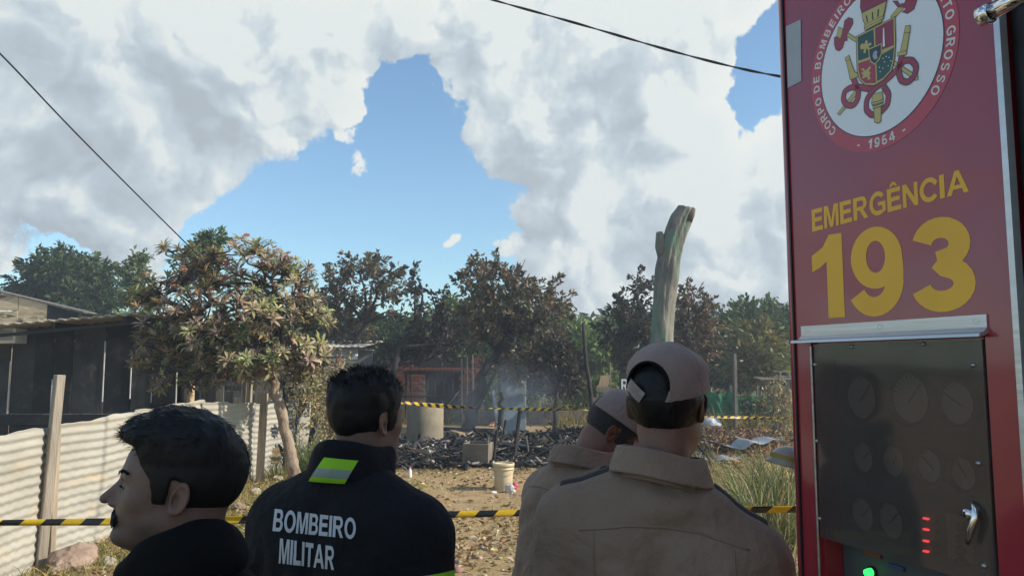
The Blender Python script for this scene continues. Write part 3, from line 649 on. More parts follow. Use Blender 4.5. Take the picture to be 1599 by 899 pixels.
# ------------------------------------------------------------ brick house of the burnt plot
def build_house():
    Y = 24.0; a = at(604,655,Y); b = at(754,655,Y); zt = at(680,556,Y)[2]
    r = thing('brick_house', 'roofless red brick house blackened by fire behind the rubble', 'house', ((a[0]+b[0])/2, Y, gz(0,Y))); og = np.array(r.location)
    x0, x1 = a[0], b[0]; g0 = gz((x0+x1)/2,Y)-.05
    ox0, oz0, oz1 = at(672,0,Y)[0], at(0,640,Y)[2], at(0,584,Y)[2]; ox1 = at(722,0,Y)[0]
    mb = MB()
    zm = zt-.36; mb.box(((x0+ox0)/2, Y+.09, (g0+zm)/2), (ox0-x0, .14, zm-g0)).box(((ox1+x1)/2, Y+.09, (g0+zm)/2), (x1-ox1, .14, zm-g0))
    mb.box(((ox0+ox1)/2, Y+.09, (g0+oz0)/2), (ox1-ox0, .14, oz0-g0)).box(((ox0+ox1)/2, Y+.09, (oz1+zm)/2), (ox1-ox0, .14, max(.1,zm-oz1)))
    mb.build('wall', M['mortar'], r, og)
    mb = MB().box(((x0+x1)/2, Y+3.0, (g0+zt)/2), (x1-x0, .14, zt-g0)).box((x0+.07, Y+1.5, (g0+zt)/2-.01), (.14, 2.8, zt-g0)).box((x1-.07, Y+1.5, (g0+zt)/2-.01), (.14, 2.8, zt-g0))
    mb.build('rear_wall', M['char'], r, og)
    rg = np.random.default_rng(8); bw, bh = .235, .105
    ms = []
    for k in range(5): ms.append(MB().box((0,0,0), (bw-.018,.05,bh-.016), rotm(rg.uniform(-.02,.02),0,rg.uniform(-.03,.03)), 0, .008).build('brick', M['brick']).data)
    for o in [o for o in COL.objects if o.name.startswith('brick') and o.type == 'MESH' and o.parent is None]: bpy.data.objects.remove(o)
    nr = int((zt-g0-.55)/bh)
    for j in range(nr):
        z = g0+.55+(j+.5)*bh; x = x0+(bw/2 if j % 2 else 0)+bw/2-.02
        while x < x1-.05:
            ragged = j > nr-4 and fbm(np.array(x*1.1),np.array(j*.3),np.array(2.0),2) > .62-.09*(j-nr+4)
            if not ragged and not (ox0-.06 < x < ox1+.06 and oz0-.02 < z < oz1+.02):
                o = bpy.data.objects.new('brick', ms[rg.integers(5)]); o.location = np.array([x, Y+rg.uniform(-.006,.006), z])-og; link(o, r)
            x += bw
    MB().box(((x0+x1)/2, Y-.03, g0+.28), (x1-x0+.02, .12, .54), None, 0, .01).build('plinth', M['dirty_concrete'], r, og)
    # charred frame of a lost lean-to standing against the wall
    f = thing('burnt_frame', 'charred timber frame with cross rails against the brick house', 'frame', (at(680,655,23.2)[0],23.2,gz(0,23.2))); fo = np.array(f.location); Yf = 23.2
    for (p, q, w) in (((634,655),(634,579),.07),((643,630),(640,583),.04),((667,655),(667,580),.08),((679,640),(679,584),.05),((693,636),(694,584),.04),((708,636),(706,586),.05),((721,655),(722,578),.09)):
        u, v = at(*p,Yf), at(*q,Yf)
        if p[1] > 650: u[2] = gz(u[0],Yf)-.05
        MB().beam(u, v, w, w, .1, 0, .008).build('timber', M['char'], f, fo)
    for (p, q, w) in (((630,581),(726,581),.09),((630,618),(726,619),.06),((632,636),(724,637),.06)):
        MB().beam(at(*p,Yf-.02), at(*q,Yf-.02), w, w, .0, 0, .008).build('rail', M['char'], f, fo)
    for (p, q, w, mt, lab) in (((730,662),(729,556),.13,'grey_wood','pale grey upright plank left of the forked burnt trunk'),((740,662),(738,553),.10,'dead_wood','second pale upright plank touching the forked burnt trunk'),((722,660),(721,560),.07,'post_wood','thin tan upright post at the right corner of the brick house')):
        u, v = at(*p,22.4), at(*q,22.4); u[2] = gz(u[0],22.4)-.1
        rr = thing('upright_plank', lab, 'plank', (u[0],22.4,gz(u[0],22.4))); MB().beam(u, v, w, .05, .05, 0, .006).build('plank', M[mt], rr, np.array(rr.location))
    # low blackened wall behind the plot on the right
    w0, w1 = at(745,0,22.6)[0], at(1235,0,22.6)[0]; rr = thing('low_wall', 'low grey block wall running behind the burnt plot to the right', 'wall', ((w0+w1)/2,22.6,gz((w0+w1)/2,22.6))); og = np.array(rr.location)
    blk = MB().box((0,0,0), (.385,.12,.185), None, 0, .008).build('block', M['dirty_concrete']); bm_ = blk.data; bpy.data.objects.remove(blk)
    n = int((w1-w0)/.4)
    for j in range(2):
        for i in range(n):
            o = bpy.data.objects.new('block', bm_); o.location = np.array([w0+.4*i+(.2 if j else 0), 22.6+rg.uniform(-.008,.008), gz(w0+.4*i,22.6)*.5+.10+.195*j])-og; link(o, rr)
    # further house seen between trunks: pale wall and red roof
    Y = 34.0; a, b = at(752,610,Y), at(842,610,Y); r = thing('far_house', 'small distant house with reddish roof seen through the burnt trees', 'house', ((a[0]+b[0])/2,Y,0)); og = np.array(r.location)
    zt = at(0,588,Y)[2]; MB().box(((a[0]+b[0])/2, Y+1.5, zt/2), (b[0]-a[0], 3, zt)).build('wall', M['dirty_concrete'], r, og)
    MB().box(((a[0]+b[0])/2, Y+1.5, zt+.35), (b[0]-a[0]+.5, 3.4, .06), rotm(R(22),0,0)).build('roof', M['brick'], r, og)
    MB().box((a[0]+.8, Y-.01, zt*.55), (.7,.05,.7)).build('window', M['black_plastic'], r, og)
build_house()
# ------------------------------------------------------------ trees and plants
def branch_path(a, b, rg, sag=.12, n=5):
    a = np.asarray(a,float); b = np.asarray(b,float); L = np.linalg.norm(b-a); t = np.linspace(0,1,n)[:,None]
    P = a+(b-a)*t; off = rg.normal(0,1,3)*L*sag; off[2] = abs(off[2])*.4
    P += np.sin(t*math.pi)*off; P[1:-1] += rg.normal(0,L*.025,(n-2,3)); return P
def tree(name, label, base, trunk, blobs, Y, clusters, per, leaf, pal, seed, group=None, bark='bark', r0=.14, depth=.8, crad=.20, droop=.1, twigs=.8, cat='tree', bare=None, shell=.45, wr=.5):
    """trunk: photo points from the foot up; blobs: (px,py,rx,ry[,weight]) masses of foliage at about depth Y."""
    rg = np.random.default_rng(seed)
    foot = at(*base, Y); foot[2] = gz(foot[0], Y); root = thing(name, label, cat, foot, 0, group)
    tr = [np.array([foot[0],Y,foot[2]-.15])]+[at(px,py,Y+rg.uniform(-.1,.1)*depth) for px,py in trunk]
    mb = MB(); k = len(tr); rr = np.linspace(r0, r0*.5, k); rr[0] *= 1.25
    P = np.array(tr); t = np.linspace(0,k-1,k*3); Pi = np.stack([np.interp(t,range(k),P[:,d]) for d in range(3)],1); Pi[1:-1] += rg.normal(0,r0*.18,(len(Pi)-2,3))
    mb.tube(Pi, np.interp(t,range(k),rr)*(1+rg.uniform(-.08,.08,len(t))), 9)
    C = []; Rr = []; wt = []
    for bl in blobs:
        px, py, rx, ry = bl[:4]; Yb = Y+rg.uniform(-.5,.5)*depth*2
        C.append(at(px,py,Yb)); Rr.append((pxs(rx,Y), max(pxs((rx+ry)/2,Y)*.9, .2), pxs(ry,Y))); wt.append((rx*ry)*(bl[4] if len(bl) > 4 else 1))
    C = np.array(C); Rr = np.array(Rr); wt = np.array(wt,float)
    hub = Pi[-1]; hubs = Pi[len(Pi)//2:]
    limb_pts = []
    for c, q in zip(C, Rr):
        h = hubs[np.argmin(np.linalg.norm(hubs-c,axis=1)+np.maximum(0,hubs[:,2]-c[2])*1.5)]
        path = branch_path(h, c, rg, .10, 6); L = np.linalg.norm(c-h)
        mb.tube(path, np.linspace(min(r0*.48,.02+L*.03), .012, 6), 6); limb_pts += list(path[2:])
    limb_pts = np.array(limb_pts)
    bi = rg.choice(len(C), clusters, p=wt/wt.sum()); d = rdir(clusters, rg); rad = shell+(1-shell)*rg.random(clusters)**.6
    rad *= np.where(rg.random(clusters) < .25, rg.random(clusters), 1)
    cc = C[bi]+d*Rr[bi]*rad[:,None]
    for c in cc[rg.random(clusters) < twigs]:
        h = limb_pts[np.argmin(np.linalg.norm(limb_pts-c,axis=1))]
        if np.linalg.norm(h-c) > .05: mb.tube(branch_path(h, c, rg, .12, 4), [.012,.009,.006,.003], 4, caps=False)
    for (pts, r_) in (bare or []):
        mb.tube([at(px,py,Y) for px,py in pts], np.linspace(r_, r_*.3, len(pts)), 6)
    mb.build('trunk', M[bark], root, foot)
    n = clusters*per; ci = np.repeat(np.arange(clusters), per); s = crad*rg.uniform(.6,1.3,clusters)[ci]
    sp = (cc-C[bi])/Rr[bi]+np.array([0,0,.55])+rdir(clusters,rg)*.5; sp /= np.linalg.norm(sp,axis=1,keepdims=True); al = rg.random(n)*1.9*s
    p = cc[ci]+rdir(n,rg)*(s*rg.random(n)**.5*.62*(1-.25*al/s))[:,None]+sp[ci]*(al-.5*s)[:,None]
    dirs = (p-cc[ci])/s[:,None]*.8+rdir(n,rg)*.6+(cc[ci]-C[bi][ci])*.25+np.array([0,0,-droop]); Nn = rdir(n,rg)+np.array([0,0,.9])
    L = leaf*rg.uniform(.6,1.3,n); V, F = leaf_geo(p, dirs, Nn, L, L*wr*rg.uniform(.8,1.2,n), .22, .18)
    base_c = pick(pal, clusters, rg, .10); lc = pick(pal, n, rg, .22); col = .55*lc+.45*base_c[ci]
    mobj('crown', raw_mesh('crown', V-foot, F, [M['leaf']], col=np.repeat(col,4,0)), root)
    return root
GRN = [(.055,.10,.028,3),(.035,.07,.022,3),(.09,.13,.035,1.5)]
LGRN = [(.16,.25,.06,3),(.23,.31,.085,2),(.09,.15,.04,2)]
SCORCH = [(.10,.115,.07,3.0),(.22,.15,.09,3.2),(.36,.245,.14,2.0),(.045,.05,.04,2),(.16,.17,.095,2)]
SC_DARK = [(.032,.038,.030,4),(.075,.06,.042,2),(.14,.10,.065,1),(.055,.065,.04,2)]
SC_BR = [(.16,.105,.06,3),(.28,.18,.10,2),(.07,.06,.04,2),(.10,.11,.06,1.4)]
G = 'scorched trees around the burnt plot'
def build_trees():
    # scorched fruit trees of the plot
    tree('scorched_tree', 'scorched tree with open crown and low bare side limb behind the flowering tree', (547,650), [(548,560),(556,530),(570,505)],
         [(560,425,38,20),(530,455,30,30),(595,440,30,22),(550,480,38,28),(600,465,24,20),(520,500,24,28),(580,420,20,16),(550,530,34,22),(612,488,14,14)], 22.0, 135, 28, .15, SCORCH, 21, G, 'burnt_bark', .13, bare=[([(556,525),(575,500),(600,488),(625,484)],.05)])
    tree('scorched_tree', 'blackened tree of several thin spires rising above the brick house', (608,655), [(612,600),(622,550),(645,510)],
         [(648,455,14,24),(645,430,7,14),(685,470,12,20),(655,505,26,20),(690,505,20,18),(640,530,26,20),(680,535,40,20),(625,540,24,18),(700,538,26,16),(650,556,30,14,.5),(700,558,34,14,.5)], 22.3, 125, 28, .15, SC_DARK, 22, G, 'burnt_bark', .13)
    tree('scorched_tree', 'tall forked tree with browned crown standing in the burnt plot', (733,668), [(736,640),(745,615),(752,590),(768,560),(790,530)],
         [(755,412,22,18),(770,430,40,26),(742,450,26,24),(800,450,40,30),(770,480,50,34),(830,470,42,30),(868,468,24,24),(845,500,44,30),(790,520,52,30),(745,520,34,28),(845,545,40,28),(820,570,44,26),(770,570,34,20),(880,490,14,12)],
         20.5, 270, 30, .15, SCORCH, 23, G, 'burnt_bark', .17, bare=[([(738,650),(757,614),(768,592),(785,560)],.07),([(812,420),(808,450),(806,480)],.015),([(820,405),(812,425),(808,440)],.01)])
    tree('scorched_tree', 'small dark scorched tree on a thin trunk right of the metal cabinet', (866,668), [(868,630),(870,600),(866,575)],
         [(866,545,20,18),(850,575,22,22),(885,575,22,20),(868,600,30,20),(890,605,14,14)], 19.5, 85, 30, .14, SC_DARK+[(.12,.05,.04,1)], 24, G, 'burnt_bark', .07)
    tree('scorched_tree', 'dark scorched tree left of the dead trunk', (985,650), [(985,590),(985,540),(990,500)],
         [(985,470,26,18),(1008,445,12,26),(965,490,24,24),(1000,495,30,26),(970,525,32,28),(1005,535,34,28),(985,560,36,22)], 22.5, 150, 30, .155, SC_DARK+[(.06,.065,.04,1.5)], 25, G, 'burnt_bark', .13)
    tree('scorched_tree', 'browned scorched tree right of the dead trunk', (1075,650), [(1075,590),(1075,540),(1072,500)],
         [(1070,465,16,22),(1095,480,12,18),(1070,500,30,24),(1100,510,16,22),(1060,535,28,26),(1092,545,26,22),(1075,565,30,20)], 23.0, 125, 30, .155, SC_BR, 26, G, 'burnt_bark', .12)
    # green trees further back
    tree('green_tree', 'broad dense green tree above the peeling board shed', (108,640), [(108,560),(105,500),(105,460)],
         [(72,424,26,15),(108,414,28,13),(142,428,26,16),(52,446,22,16),(100,445,42,22),(162,452,20,20),(80,470,40,18),(138,476,36,18),(42,458,14,12)], 33, 420, 46, .22, GRN, 31, None, 'bark', .3, depth=2, crad=.42)
    tree('slender_tree', 'slender pale green feathery tree between the dense green tree and the flowering tree', (212,640), [(212,560),(211,490),(213,440)],
         [(212,412,12,10),(200,430,10,10),(222,432,10,10),(212,452,16,12),(205,475,16,14),(225,470,10,12)], 24, 70, 26, .15, [(.13,.20,.09,3),(.18,.24,.12,2)], 32, None, 'bark', .06, crad=.20)
    tree('slender_tree', 'pale green treetop peeping over the flowering tree', (312,640), [(312,540),(312,460),(312,420)], [(312,385,26,14),(300,410,24,20),(330,378,20,10)], 19, 60, 24, .15, [(.12,.20,.10,3),(.17,.24,.12,2)], 33, None, 'bark', .07, crad=.2)
    bg = [('rounded light green tree standing beyond the leaning charred pole', (903,650), [(903,590),(903,550)], [(905,520,34,22),(880,545,30,24),(930,545,28,26),(905,570,44,28),(870,585,26,24),(940,590,26,24),(905,612,44,22)], 30, 260, LGRN, 41),
          ('grey green tree at the right, behind the green net', (1160,640), [(1160,580),(1160,540)], [(1150,512,26,16),(1180,505,28,18),(1135,535,26,22),(1170,540,40,26),(1205,530,24,24),(1150,572,40,24),(1195,575,34,26),(1140,600,30,18)], 32, 270, GRN+LGRN, 42),
          ('tall thin crowned tree against the fire engine edge', (1222,640), [(1222,560),(1222,520)], [(1216,492,14,8),(1228,505,14,14),(1222,530,16,20),(1235,560,22,30)], 34, 90, GRN, 43),
          ('yellowing small tree before the green net', (1185,640), [(1188,590),(1186,560)], [(1178,545,22,18),(1195,560,20,20),(1172,575,18,18),(1200,590,14,14)], 26, 80, [(.22,.20,.06,3),(.12,.15,.05,2),(.30,.20,.06,1)], 44),
          ('green tree seen between the first two scorched trees', (590,640), [(590,590),(590,550)], [(585,520,30,18),(610,515,26,16),(570,545,34,22),(605,550,36,24),(585,580,40,22)], 31, 180, GRN, 45),
          ('green tree filling the gap left of the forked tree', (722,640), [(722,570),(722,530)], [(720,500,26,20),(700,520,24,20),(735,530,30,22),(715,560,34,24)], 31, 150, GRN+LGRN, 46),
          ('green tree behind the small dark scorched tree', (830,640), [(830,590),(830,560)], [(820,560,30,22),(850,560,26,20),(835,590,36,24),(800,585,26,20)], 32, 150, LGRN, 47),
          ('green tree behind the dead trunk', (1040,640), [(1040,590),(1040,560)], [(1030,560,34,26),(960,580,30,26),(1060,590,36,24),(1110,590,30,22),(1000,600,30,20)], 33, 220, GRN, 48),
          ('shaded green tree behind the flowering tree', (450,640), [(450,580),(450,530)], [(450,500,40,30),(490,520,34,26),(420,540,36,30),(470,560,40,28),(510,555,30,24)], 26, 180, GRN, 49)]
    for lab, b, t, bl, Y, c, pal, sd_ in bg:
        tree('green_tree', lab, b, t, bl, Y, c, 42, .26, pal, sd_, 'green trees beyond the plot', 'bark', .16, depth=1.6, crad=.5)
    # far wood closing the horizon
    rg = np.random.default_rng(50); n = 60000; x = rg.uniform(-60,62,n); y = rg.uniform(52,66,n); h = 3.0+2.0*fbm(x*.16,y*.1,x*0+4,3)*1.7
    z = h*rg.random(n)**.6; P = np.stack([x,y,z],1); V, F = leaf_geo(P, rdir(n,rg)+np.array([0,0,-.2]), rdir(n,rg)+np.array([0,0,.9]), rg.uniform(.4,.9,n), rg.uniform(.25,.5,n), .2, .2)
    o = mobj('far_wood', raw_mesh('far_wood', V, F, [M['leaf']], col=np.repeat(pick(GRN+LGRN,n,rg),4,0))); tag(o, 'far belt of green trees along the horizon', kind='stuff')

    # bushes and weeds
    def bush(label, px, py, rx, ry, Y, n, L, pal, sd_, name='bush', group=None, wr=.4):
        rg = np.random.default_rng(sd_); c = at(px,py,Y); foot = np.array([c[0],Y,gz(c[0],Y)]); r = thing(name, label, name.replace('_',' '), foot, 0, group)
        mb = MB(); ns = 14; hx, hz = pxs(rx,Y), pxs(ry,Y)
        stems = []
        for i in range(ns):
            top = c+np.array([rg.uniform(-1,1)*hx, rg.uniform(-.6,.6)*hx, rg.uniform(.1,.95)*hz]); b = foot+np.array([rg.uniform(-.5,.5)*hx, rg.uniform(-.3,.3)*hx, -.05])
            path = branch_path(b, top, rg, .08, 6); mb.tube(path, np.linspace(.010,.004,6), 4, caps=False); stems.append(path)
        mb.build('stem', M['grey_wood'], r, foot)
        st = np.array(stems); k = rg.integers(0,ns,n); u = rg.random(n)**.8*4.99; i = u.astype(int); f = (u-i)[:,None]; p = st[k,i]*(1-f)+st[k,i+1]*f+rg.normal(0,.07,(n,3))*np.array([1,1,.6])
        V, F = leaf_geo(p, rdir(n,rg)+np.array([0,0,.15]), rdir(n,rg)+np.array([0,0,.8]), L*rg.uniform(.6,1.3,n), L*wr*rg.uniform(.7,1.3,n), .2, .25)
        mobj('foliage', raw_mesh('foliage', V-foot, F, [M['leaf']], col=np.repeat(pick(pal,n,rg),4,0)), r)
    DRYW = [(.46,.37,.19,3),(.34,.28,.13,2),(.55,.45,.26,2),(.22,.22,.08,2)]
    GW = 'dry weeds beside the flowering tree'
    bush('tall dry weed left of the lettered fireman, nearest the flowering tree', 470,640,12,66, 13.2, 1100, .085, DRYW, 61, 'weed', GW)
    bush('tallest dry weed, hanging tan seed heads, left of the lettered fireman', 492,625,14,78, 13.6, 1400, .09, DRYW, 62, 'weed', GW)
    bush('dry weed half behind the lettered fireman', 515,640,14,72, 14.2, 1200, .09, DRYW, 63, 'weed', GW)
    bush('dry leafy bush beyond the weeds, before the zinc shed', 530,600,22,60, 16.5, 620, .11, DRYW+[(.12,.15,.05,3)], 64, 'weed', GW)
    GB = 'bushes behind the burnt plot'
    for i,(lab,px,py,rx,ry,Y,pal) in enumerate([('yellow green bush under the small dark tree',850,625,34,34,23.4,LGRN+DRYW),('green bush left of the charred pole',900,620,26,30,23.8,LGRN),('yellowish bush right of the charred pole',945,640,24,20,23.4,DRYW+LGRN),
            ('straw coloured bush under the green net, nearest the greenish post',1120,630,16,26,22.0,DRYW),('dry bush touching the fire engine edge',1216,625,20,36,18.0,DRYW),('weed clump right of the greenish post',1170,632,26,24,21.5,DRYW+GRN),('low green weeds behind the upright planks',780,640,24,16,23.2,LGRN),('pale bush behind the forked trunk',765,600,14,20,24.5,LGRN),('dry weeds left of the brick house',590,630,24,30,22.0,DRYW+GRN)]):
        bush(lab,px,py,rx,ry,Y,480,.13,pal,70+i,'bush',GB)
    # clumps of long grass
    def clump(label, px, py, n, h, pal, sd_, spread=.55, w=.014, rad=.25, name='grass_clump', group=None):
        rg = np.random.default_rng(sd_); g = gnd(px,py); foot = np.array([g[0],g[1],gz(g[0],g[1])]); r = thing(name, label, 'grass', foot, 0, group)
        an = rg.uniform(0,2*math.pi,n); q = np.sqrt(rg.random(n))*rad; P = np.stack([np.cos(an)*q,np.sin(an)*q,np.full(n,-.03)],1)
        d = np.stack([np.cos(an),np.sin(an),np.zeros(n)],1)*np.abs(rg.normal(0,spread,n))[:,None]+rg.normal(0,.12,(n,3)); d[:,2] = 1; d /= np.linalg.norm(d,axis=1,keepdims=True)
        out = d.copy(); out[:,2] = 0; hh = h*rg.uniform(.5,1.15,n); s = np.cross(d,np.array([0,0,1.0])+rg.normal(0,.3,(n,3))); s /= np.linalg.norm(s,axis=1,keepdims=True); s *= w/2
        pts = [P]; cur = P
        dr = rg.uniform(.5,1.1,n)[:,None]
        for k in range(1,6):
            t = k/5; dirk = d+out*t*1.5*dr-np.array([0,0,1.0])*(t**1.6)*1.05*dr; dirk /= np.linalg.norm(dirk,axis=1,keepdims=True); cur = cur+dirk*(hh/5)[:,None]; pts.append(cur)
        V = []
        for k in range(6): wk = (1,1,.95,.8,.5,.06)[k]; V += [pts[k]-s*wk, pts[k]+s*wk]
        V = np.stack(V,1).reshape(-1,3); b = np.arange(n)[:,None]*12; F = np.concatenate([b+np.array([[2*k,2*k+1,2*k+3,2*k+2]]) for k in range(5)])
        mobj('blades', raw_mesh('blades', V, F, [M['leaf']], True, col=np.repeat(pick(pal,n,rg),12,0)), r)
    GP = [(.17,.20,.07,3),(.11,.14,.045,3),(.26,.26,.10,2),(.40,.34,.16,1.5)]
    GC = 'clumps of long arching grass by the fire engine'
    clump('large clump of long arching grass by the fire engine, behind the tape', 1205,850, 460, .95, GP, 81, .6, .013, .28, group=GC)
    clump('arching grass clump nearest the broad man', 1165,800, 320, .75, GP, 82, .65, .012, .22, group=GC)
    clump('farther grass clump below the white helmet', 1225,790, 320, .95, GP, 83, .55, .013, .25, group=GC)
    clump('long dry grass drooping near the foot of the fire engine', 1215,930, 260, .65, GP+[(.45,.36,.17,4)], 84, .7, .012, .25, group=GC)
    clump('green grass tuft at the foot of the flowering tree', 497,738, 300, .75, [(.13,.19,.05,3),(.20,.25,.08,2),(.08,.12,.03,2)], 85, .4, .013, .30)
    clump('small green tuft between the sheet fence and the tree trunk', 434,745, 110, .35, [(.13,.17,.05,3),(.30,.27,.10,2)], 86, .5, .012, .18)
    clump('weedy tuft at the foot of the far fence post', 405,755, 90, .28, [(.16,.17,.05,3),(.40,.32,.14,3)], 87, .6, .011, .2)
build_trees()

# ------------------------------------------------------------ flowering tree (frangipani) on the left
def build_frangipani():
    rg = np.random.default_rng(90); Y = 11.3; foot = at(456,748,Y+.3); foot = np.array([foot[0],Y+.3,gz(foot[0],Y+.3)])
    root = thing('flowering_tree', 'tree with long leathery leaves in rosettes and pink flowers, trunk beside the sheet fence', 'tree', foot)
    tr = np.array([[foot[0],Y+.3,foot[2]-.1]]+[at(px,py,Y+.2) for px,py in ((458,735),(453,705),(446,672),(438,640),(430,612),(424,585))])
    t = np.linspace(0,6,22); Pi = np.stack([np.interp(t,range(7),tr[:,d]) for d in range(3)],1); Pi[1:-1] += rg.normal(0,.012,(20,3))
    mb = MB(); mb.tube(Pi, np.interp(t,[0,1,3,6],[.115,.092,.080,.062])*(1+rg.uniform(-.09,.09,22)), 14); mb.build('trunk', M['pale_bark'], root, foot)
    blobs = [(270,395,24,14),(330,400,50,24),(400,395,44,22),(445,415,34,24),(265,440,34,22),(330,440,60,34),(410,445,60,34),(470,440,26,26),(240,470,36,30),(310,490,66,40),(400,495,66,40),(470,490,46,36),(500,490,24,30),(245,520,40,34),(300,540,54,36),(380,545,60,34),(450,550,54,34),(500,560,36,22),(225,560,28,22),(265,575,40,26),(320,585,34,24),(245,600,26,14),(480,585,34,16),(430,575,30,22),(360,575,60,26),(400,560,60,30),(340,520,60,30),(290,560,50,30)]
    C = []; Rr = []; wt = []
    for px,py,rx,ry in blobs:
        C.append(at(px,py,Y+rg.uniform(-.7,.7))); Rr.append((pxs(rx,Y),.45,pxs(ry,Y))); wt.append(rx*ry)
    C = np.array(C); Rr = np.array(Rr); wt = np.array(wt,float)
    lb = MB(); hub = Pi[-1]; lp = []
    mains = [at(px,py,Y+dy) for px,py,dy in ((400,540,.0),(350,500,.3),(300,500,-.2),(440,500,.2),(370,450,.0),(430,450,-.3),(300,440,.1),(480,480,.1),(260,530,-.2))]
    for m_ in mains:
        pth = branch_path(hub, m_, rg, .10, 7); lb.tube(pth, np.linspace(.055,.026,7), 7); lp += list(pth[2:])
    for px,py in ((300,640),): pass
    L0 = np.array(lp)
    for c in C:
        h = L0[np.argmin(np.linalg.norm(L0-c,axis=1))]; pth = branch_path(h, c, rg, .15, 5); lb.tube(pth, np.linspace(.026,.014,5), 6); lp += list(pth[1:])
    L0 = np.array(lp); n = 950
    bi = rg.choice(len(C), n, p=wt/wt.sum()); d = rdir(n,rg); rad = rg.random(n)**.5; pos = C[bi]+d*Rr[bi]*rad[:,None]
    # leaf rosettes, six kinds sharing mesh data
    pals = [[(.38,.32,.17,3),(.25,.23,.12,3),(.48,.40,.24,2)],[(.20,.22,.10,3),(.30,.30,.14,2)],[(.40,.29,.20,3),(.27,.20,.145,3)],[(.28,.20,.165,3),(.16,.135,.115,3)],[(.40,.39,.18,3),(.27,.29,.12,2)],[(.46,.32,.17,3),(.33,.24,.14,2)]]
    protos = []
    for k in range(6):
        V = []; F = []; cl = []; nl = 15; rr = np.random.default_rng(200+k)
        for i in range(nl):
            an = i*2.4+rr.uniform(-.2,.2); el = rr.uniform(-.1,1.15); L = rr.uniform(.10,.185); w = L*rr.uniform(.23,.30)
            dr = np.array([math.cos(an)*math.cos(el), math.sin(an)*math.cos(el), math.sin(el)]); sd_ = np.cross(dr,(0,0,1)); sd_ /= np.linalg.norm(sd_)+1e-9; up = np.cross(sd_,dr)
            c = pick(pals[k],1,rr)[0]; b = len(V)
            for t_,wk,dz in ((0,.12,0),(.3,.75,.02),(.65,1,.0),(1,.05,-.07)):
                m_ = dr*L*t_+up*L*(dz*2.0)+dr*.02
                V += [m_-sd_*w*wk*.5+up*w*.16*wk, m_, m_+sd_*w*wk*.5+up*w*.16*wk]; cl += [c,c*1.12,c]
            for j in range(3): q = b+3*j; F += [(q,q+1,q+4,q+3),(q+1,q+2,q+5,q+4)]
        protos.append(raw_mesh('leaf_rosette', np.array(V), F, [M['leaf']], True, col=np.array(cl)))
    for p in pos:
        h = L0[np.argmin(np.linalg.norm(L0-p,axis=1)+np.maximum(0,L0[:,2]-p[2])*.5)]
        lb.tube(branch_path(h, p, rg, .10, 4), [.016,.014,.012,.010], 5, caps=False)
    lb.build('branches', M['bark'], root, foot)
    ctr = at(365,500,Y)
    near = np.argsort(pos[:,1]); rest_v = []; rest_f = []; rest_c = []; nb = 0
    for j, i in enumerate(near):
        p = pos[i]; me = protos[rg.choice(6, p=[.25,.19,.16,.15,.15,.10])]; v = (p-ctr)*np.array([.5,.5,.5])+np.array([0,0,.6])+rg.normal(0,.25,3)
        mw = Matrix.Translation(Vector(p-foot)) @ Vector(v).to_track_quat('Z','Y').to_matrix().to_4x4() @ Matrix.Rotation(rg.uniform(0,6.3),4,'Z') @ Matrix.Scale(rg.uniform(.60,1.02),4)
        if j < 295: o = bpy.data.objects.new('leaf_rosette', me); o.matrix_local = mw; link(o, root)
        else:                                 # those deeper in the crown are joined
            q = np.array([x.co[:] for x in me.vertices]) @ np.array(mw.to_3x3()).T + np.array(mw.translation); rest_v.append(q); rest_f.append(np.array([x.vertices[:] for x in me.polygons])+nb); nb += len(q)
            cc_ = np.zeros(len(q)*4,np.float32); me.color_attributes['Col'].data.foreach_get('color',cc_); rest_c.append(cc_.reshape(-1,4)[:,:3])
    tag(mobj('inner_foliage', raw_mesh('inner_foliage', np.concatenate(rest_v), np.concatenate(rest_f), [M['leaf']], True, col=np.concatenate(rest_c)), root), kind='stuff')
    V = []; F = []; cl = []
    for i in range(9):
        c0 = np.array(rdir(1,rg)[0])*.045+np.array([0,0,.05])
        for j in range(5):
            an = j*1.2566+i; dr = np.array([math.cos(an),math.sin(an),.45]); s_ = np.cross(dr,(0,0,1)); b = len(V); V += [c0, c0+dr*.022+s_*.012, c0+dr*.04, c0+dr*.022-s_*.012]; F.append((b,b+1,b+2,b+3)); k = rg.random(); cl += [np.array([.62,.22,.20])*(1-.3*k)+np.array([.1,.1,.0])*k]*4
    fm = raw_mesh('flower_cluster', np.array(V), F, [M['leaf']], col=np.array(cl))
    for px,py in ((383,378),(370,384),(352,413),(362,418),(405,440),(372,462),(410,465),(330,460),(275,450),(432,395),(452,405),(418,497),(425,522),(405,525),(328,570),(300,470),(440,470),(350,440),(390,405),(285,425),(470,470),(345,500)):
        o = bpy.data.objects.new('flower_cluster', fm); o.location = at(px,py,Y-rg.uniform(.3,.8))-foot; o.rotation_euler = (rg.uniform(-.5,.5),rg.uniform(-.5,.5),rg.uniform(0,6)); o.scale = [rg.uniform(.7,1.2)]*3; link(o, root)
build_frangipani()

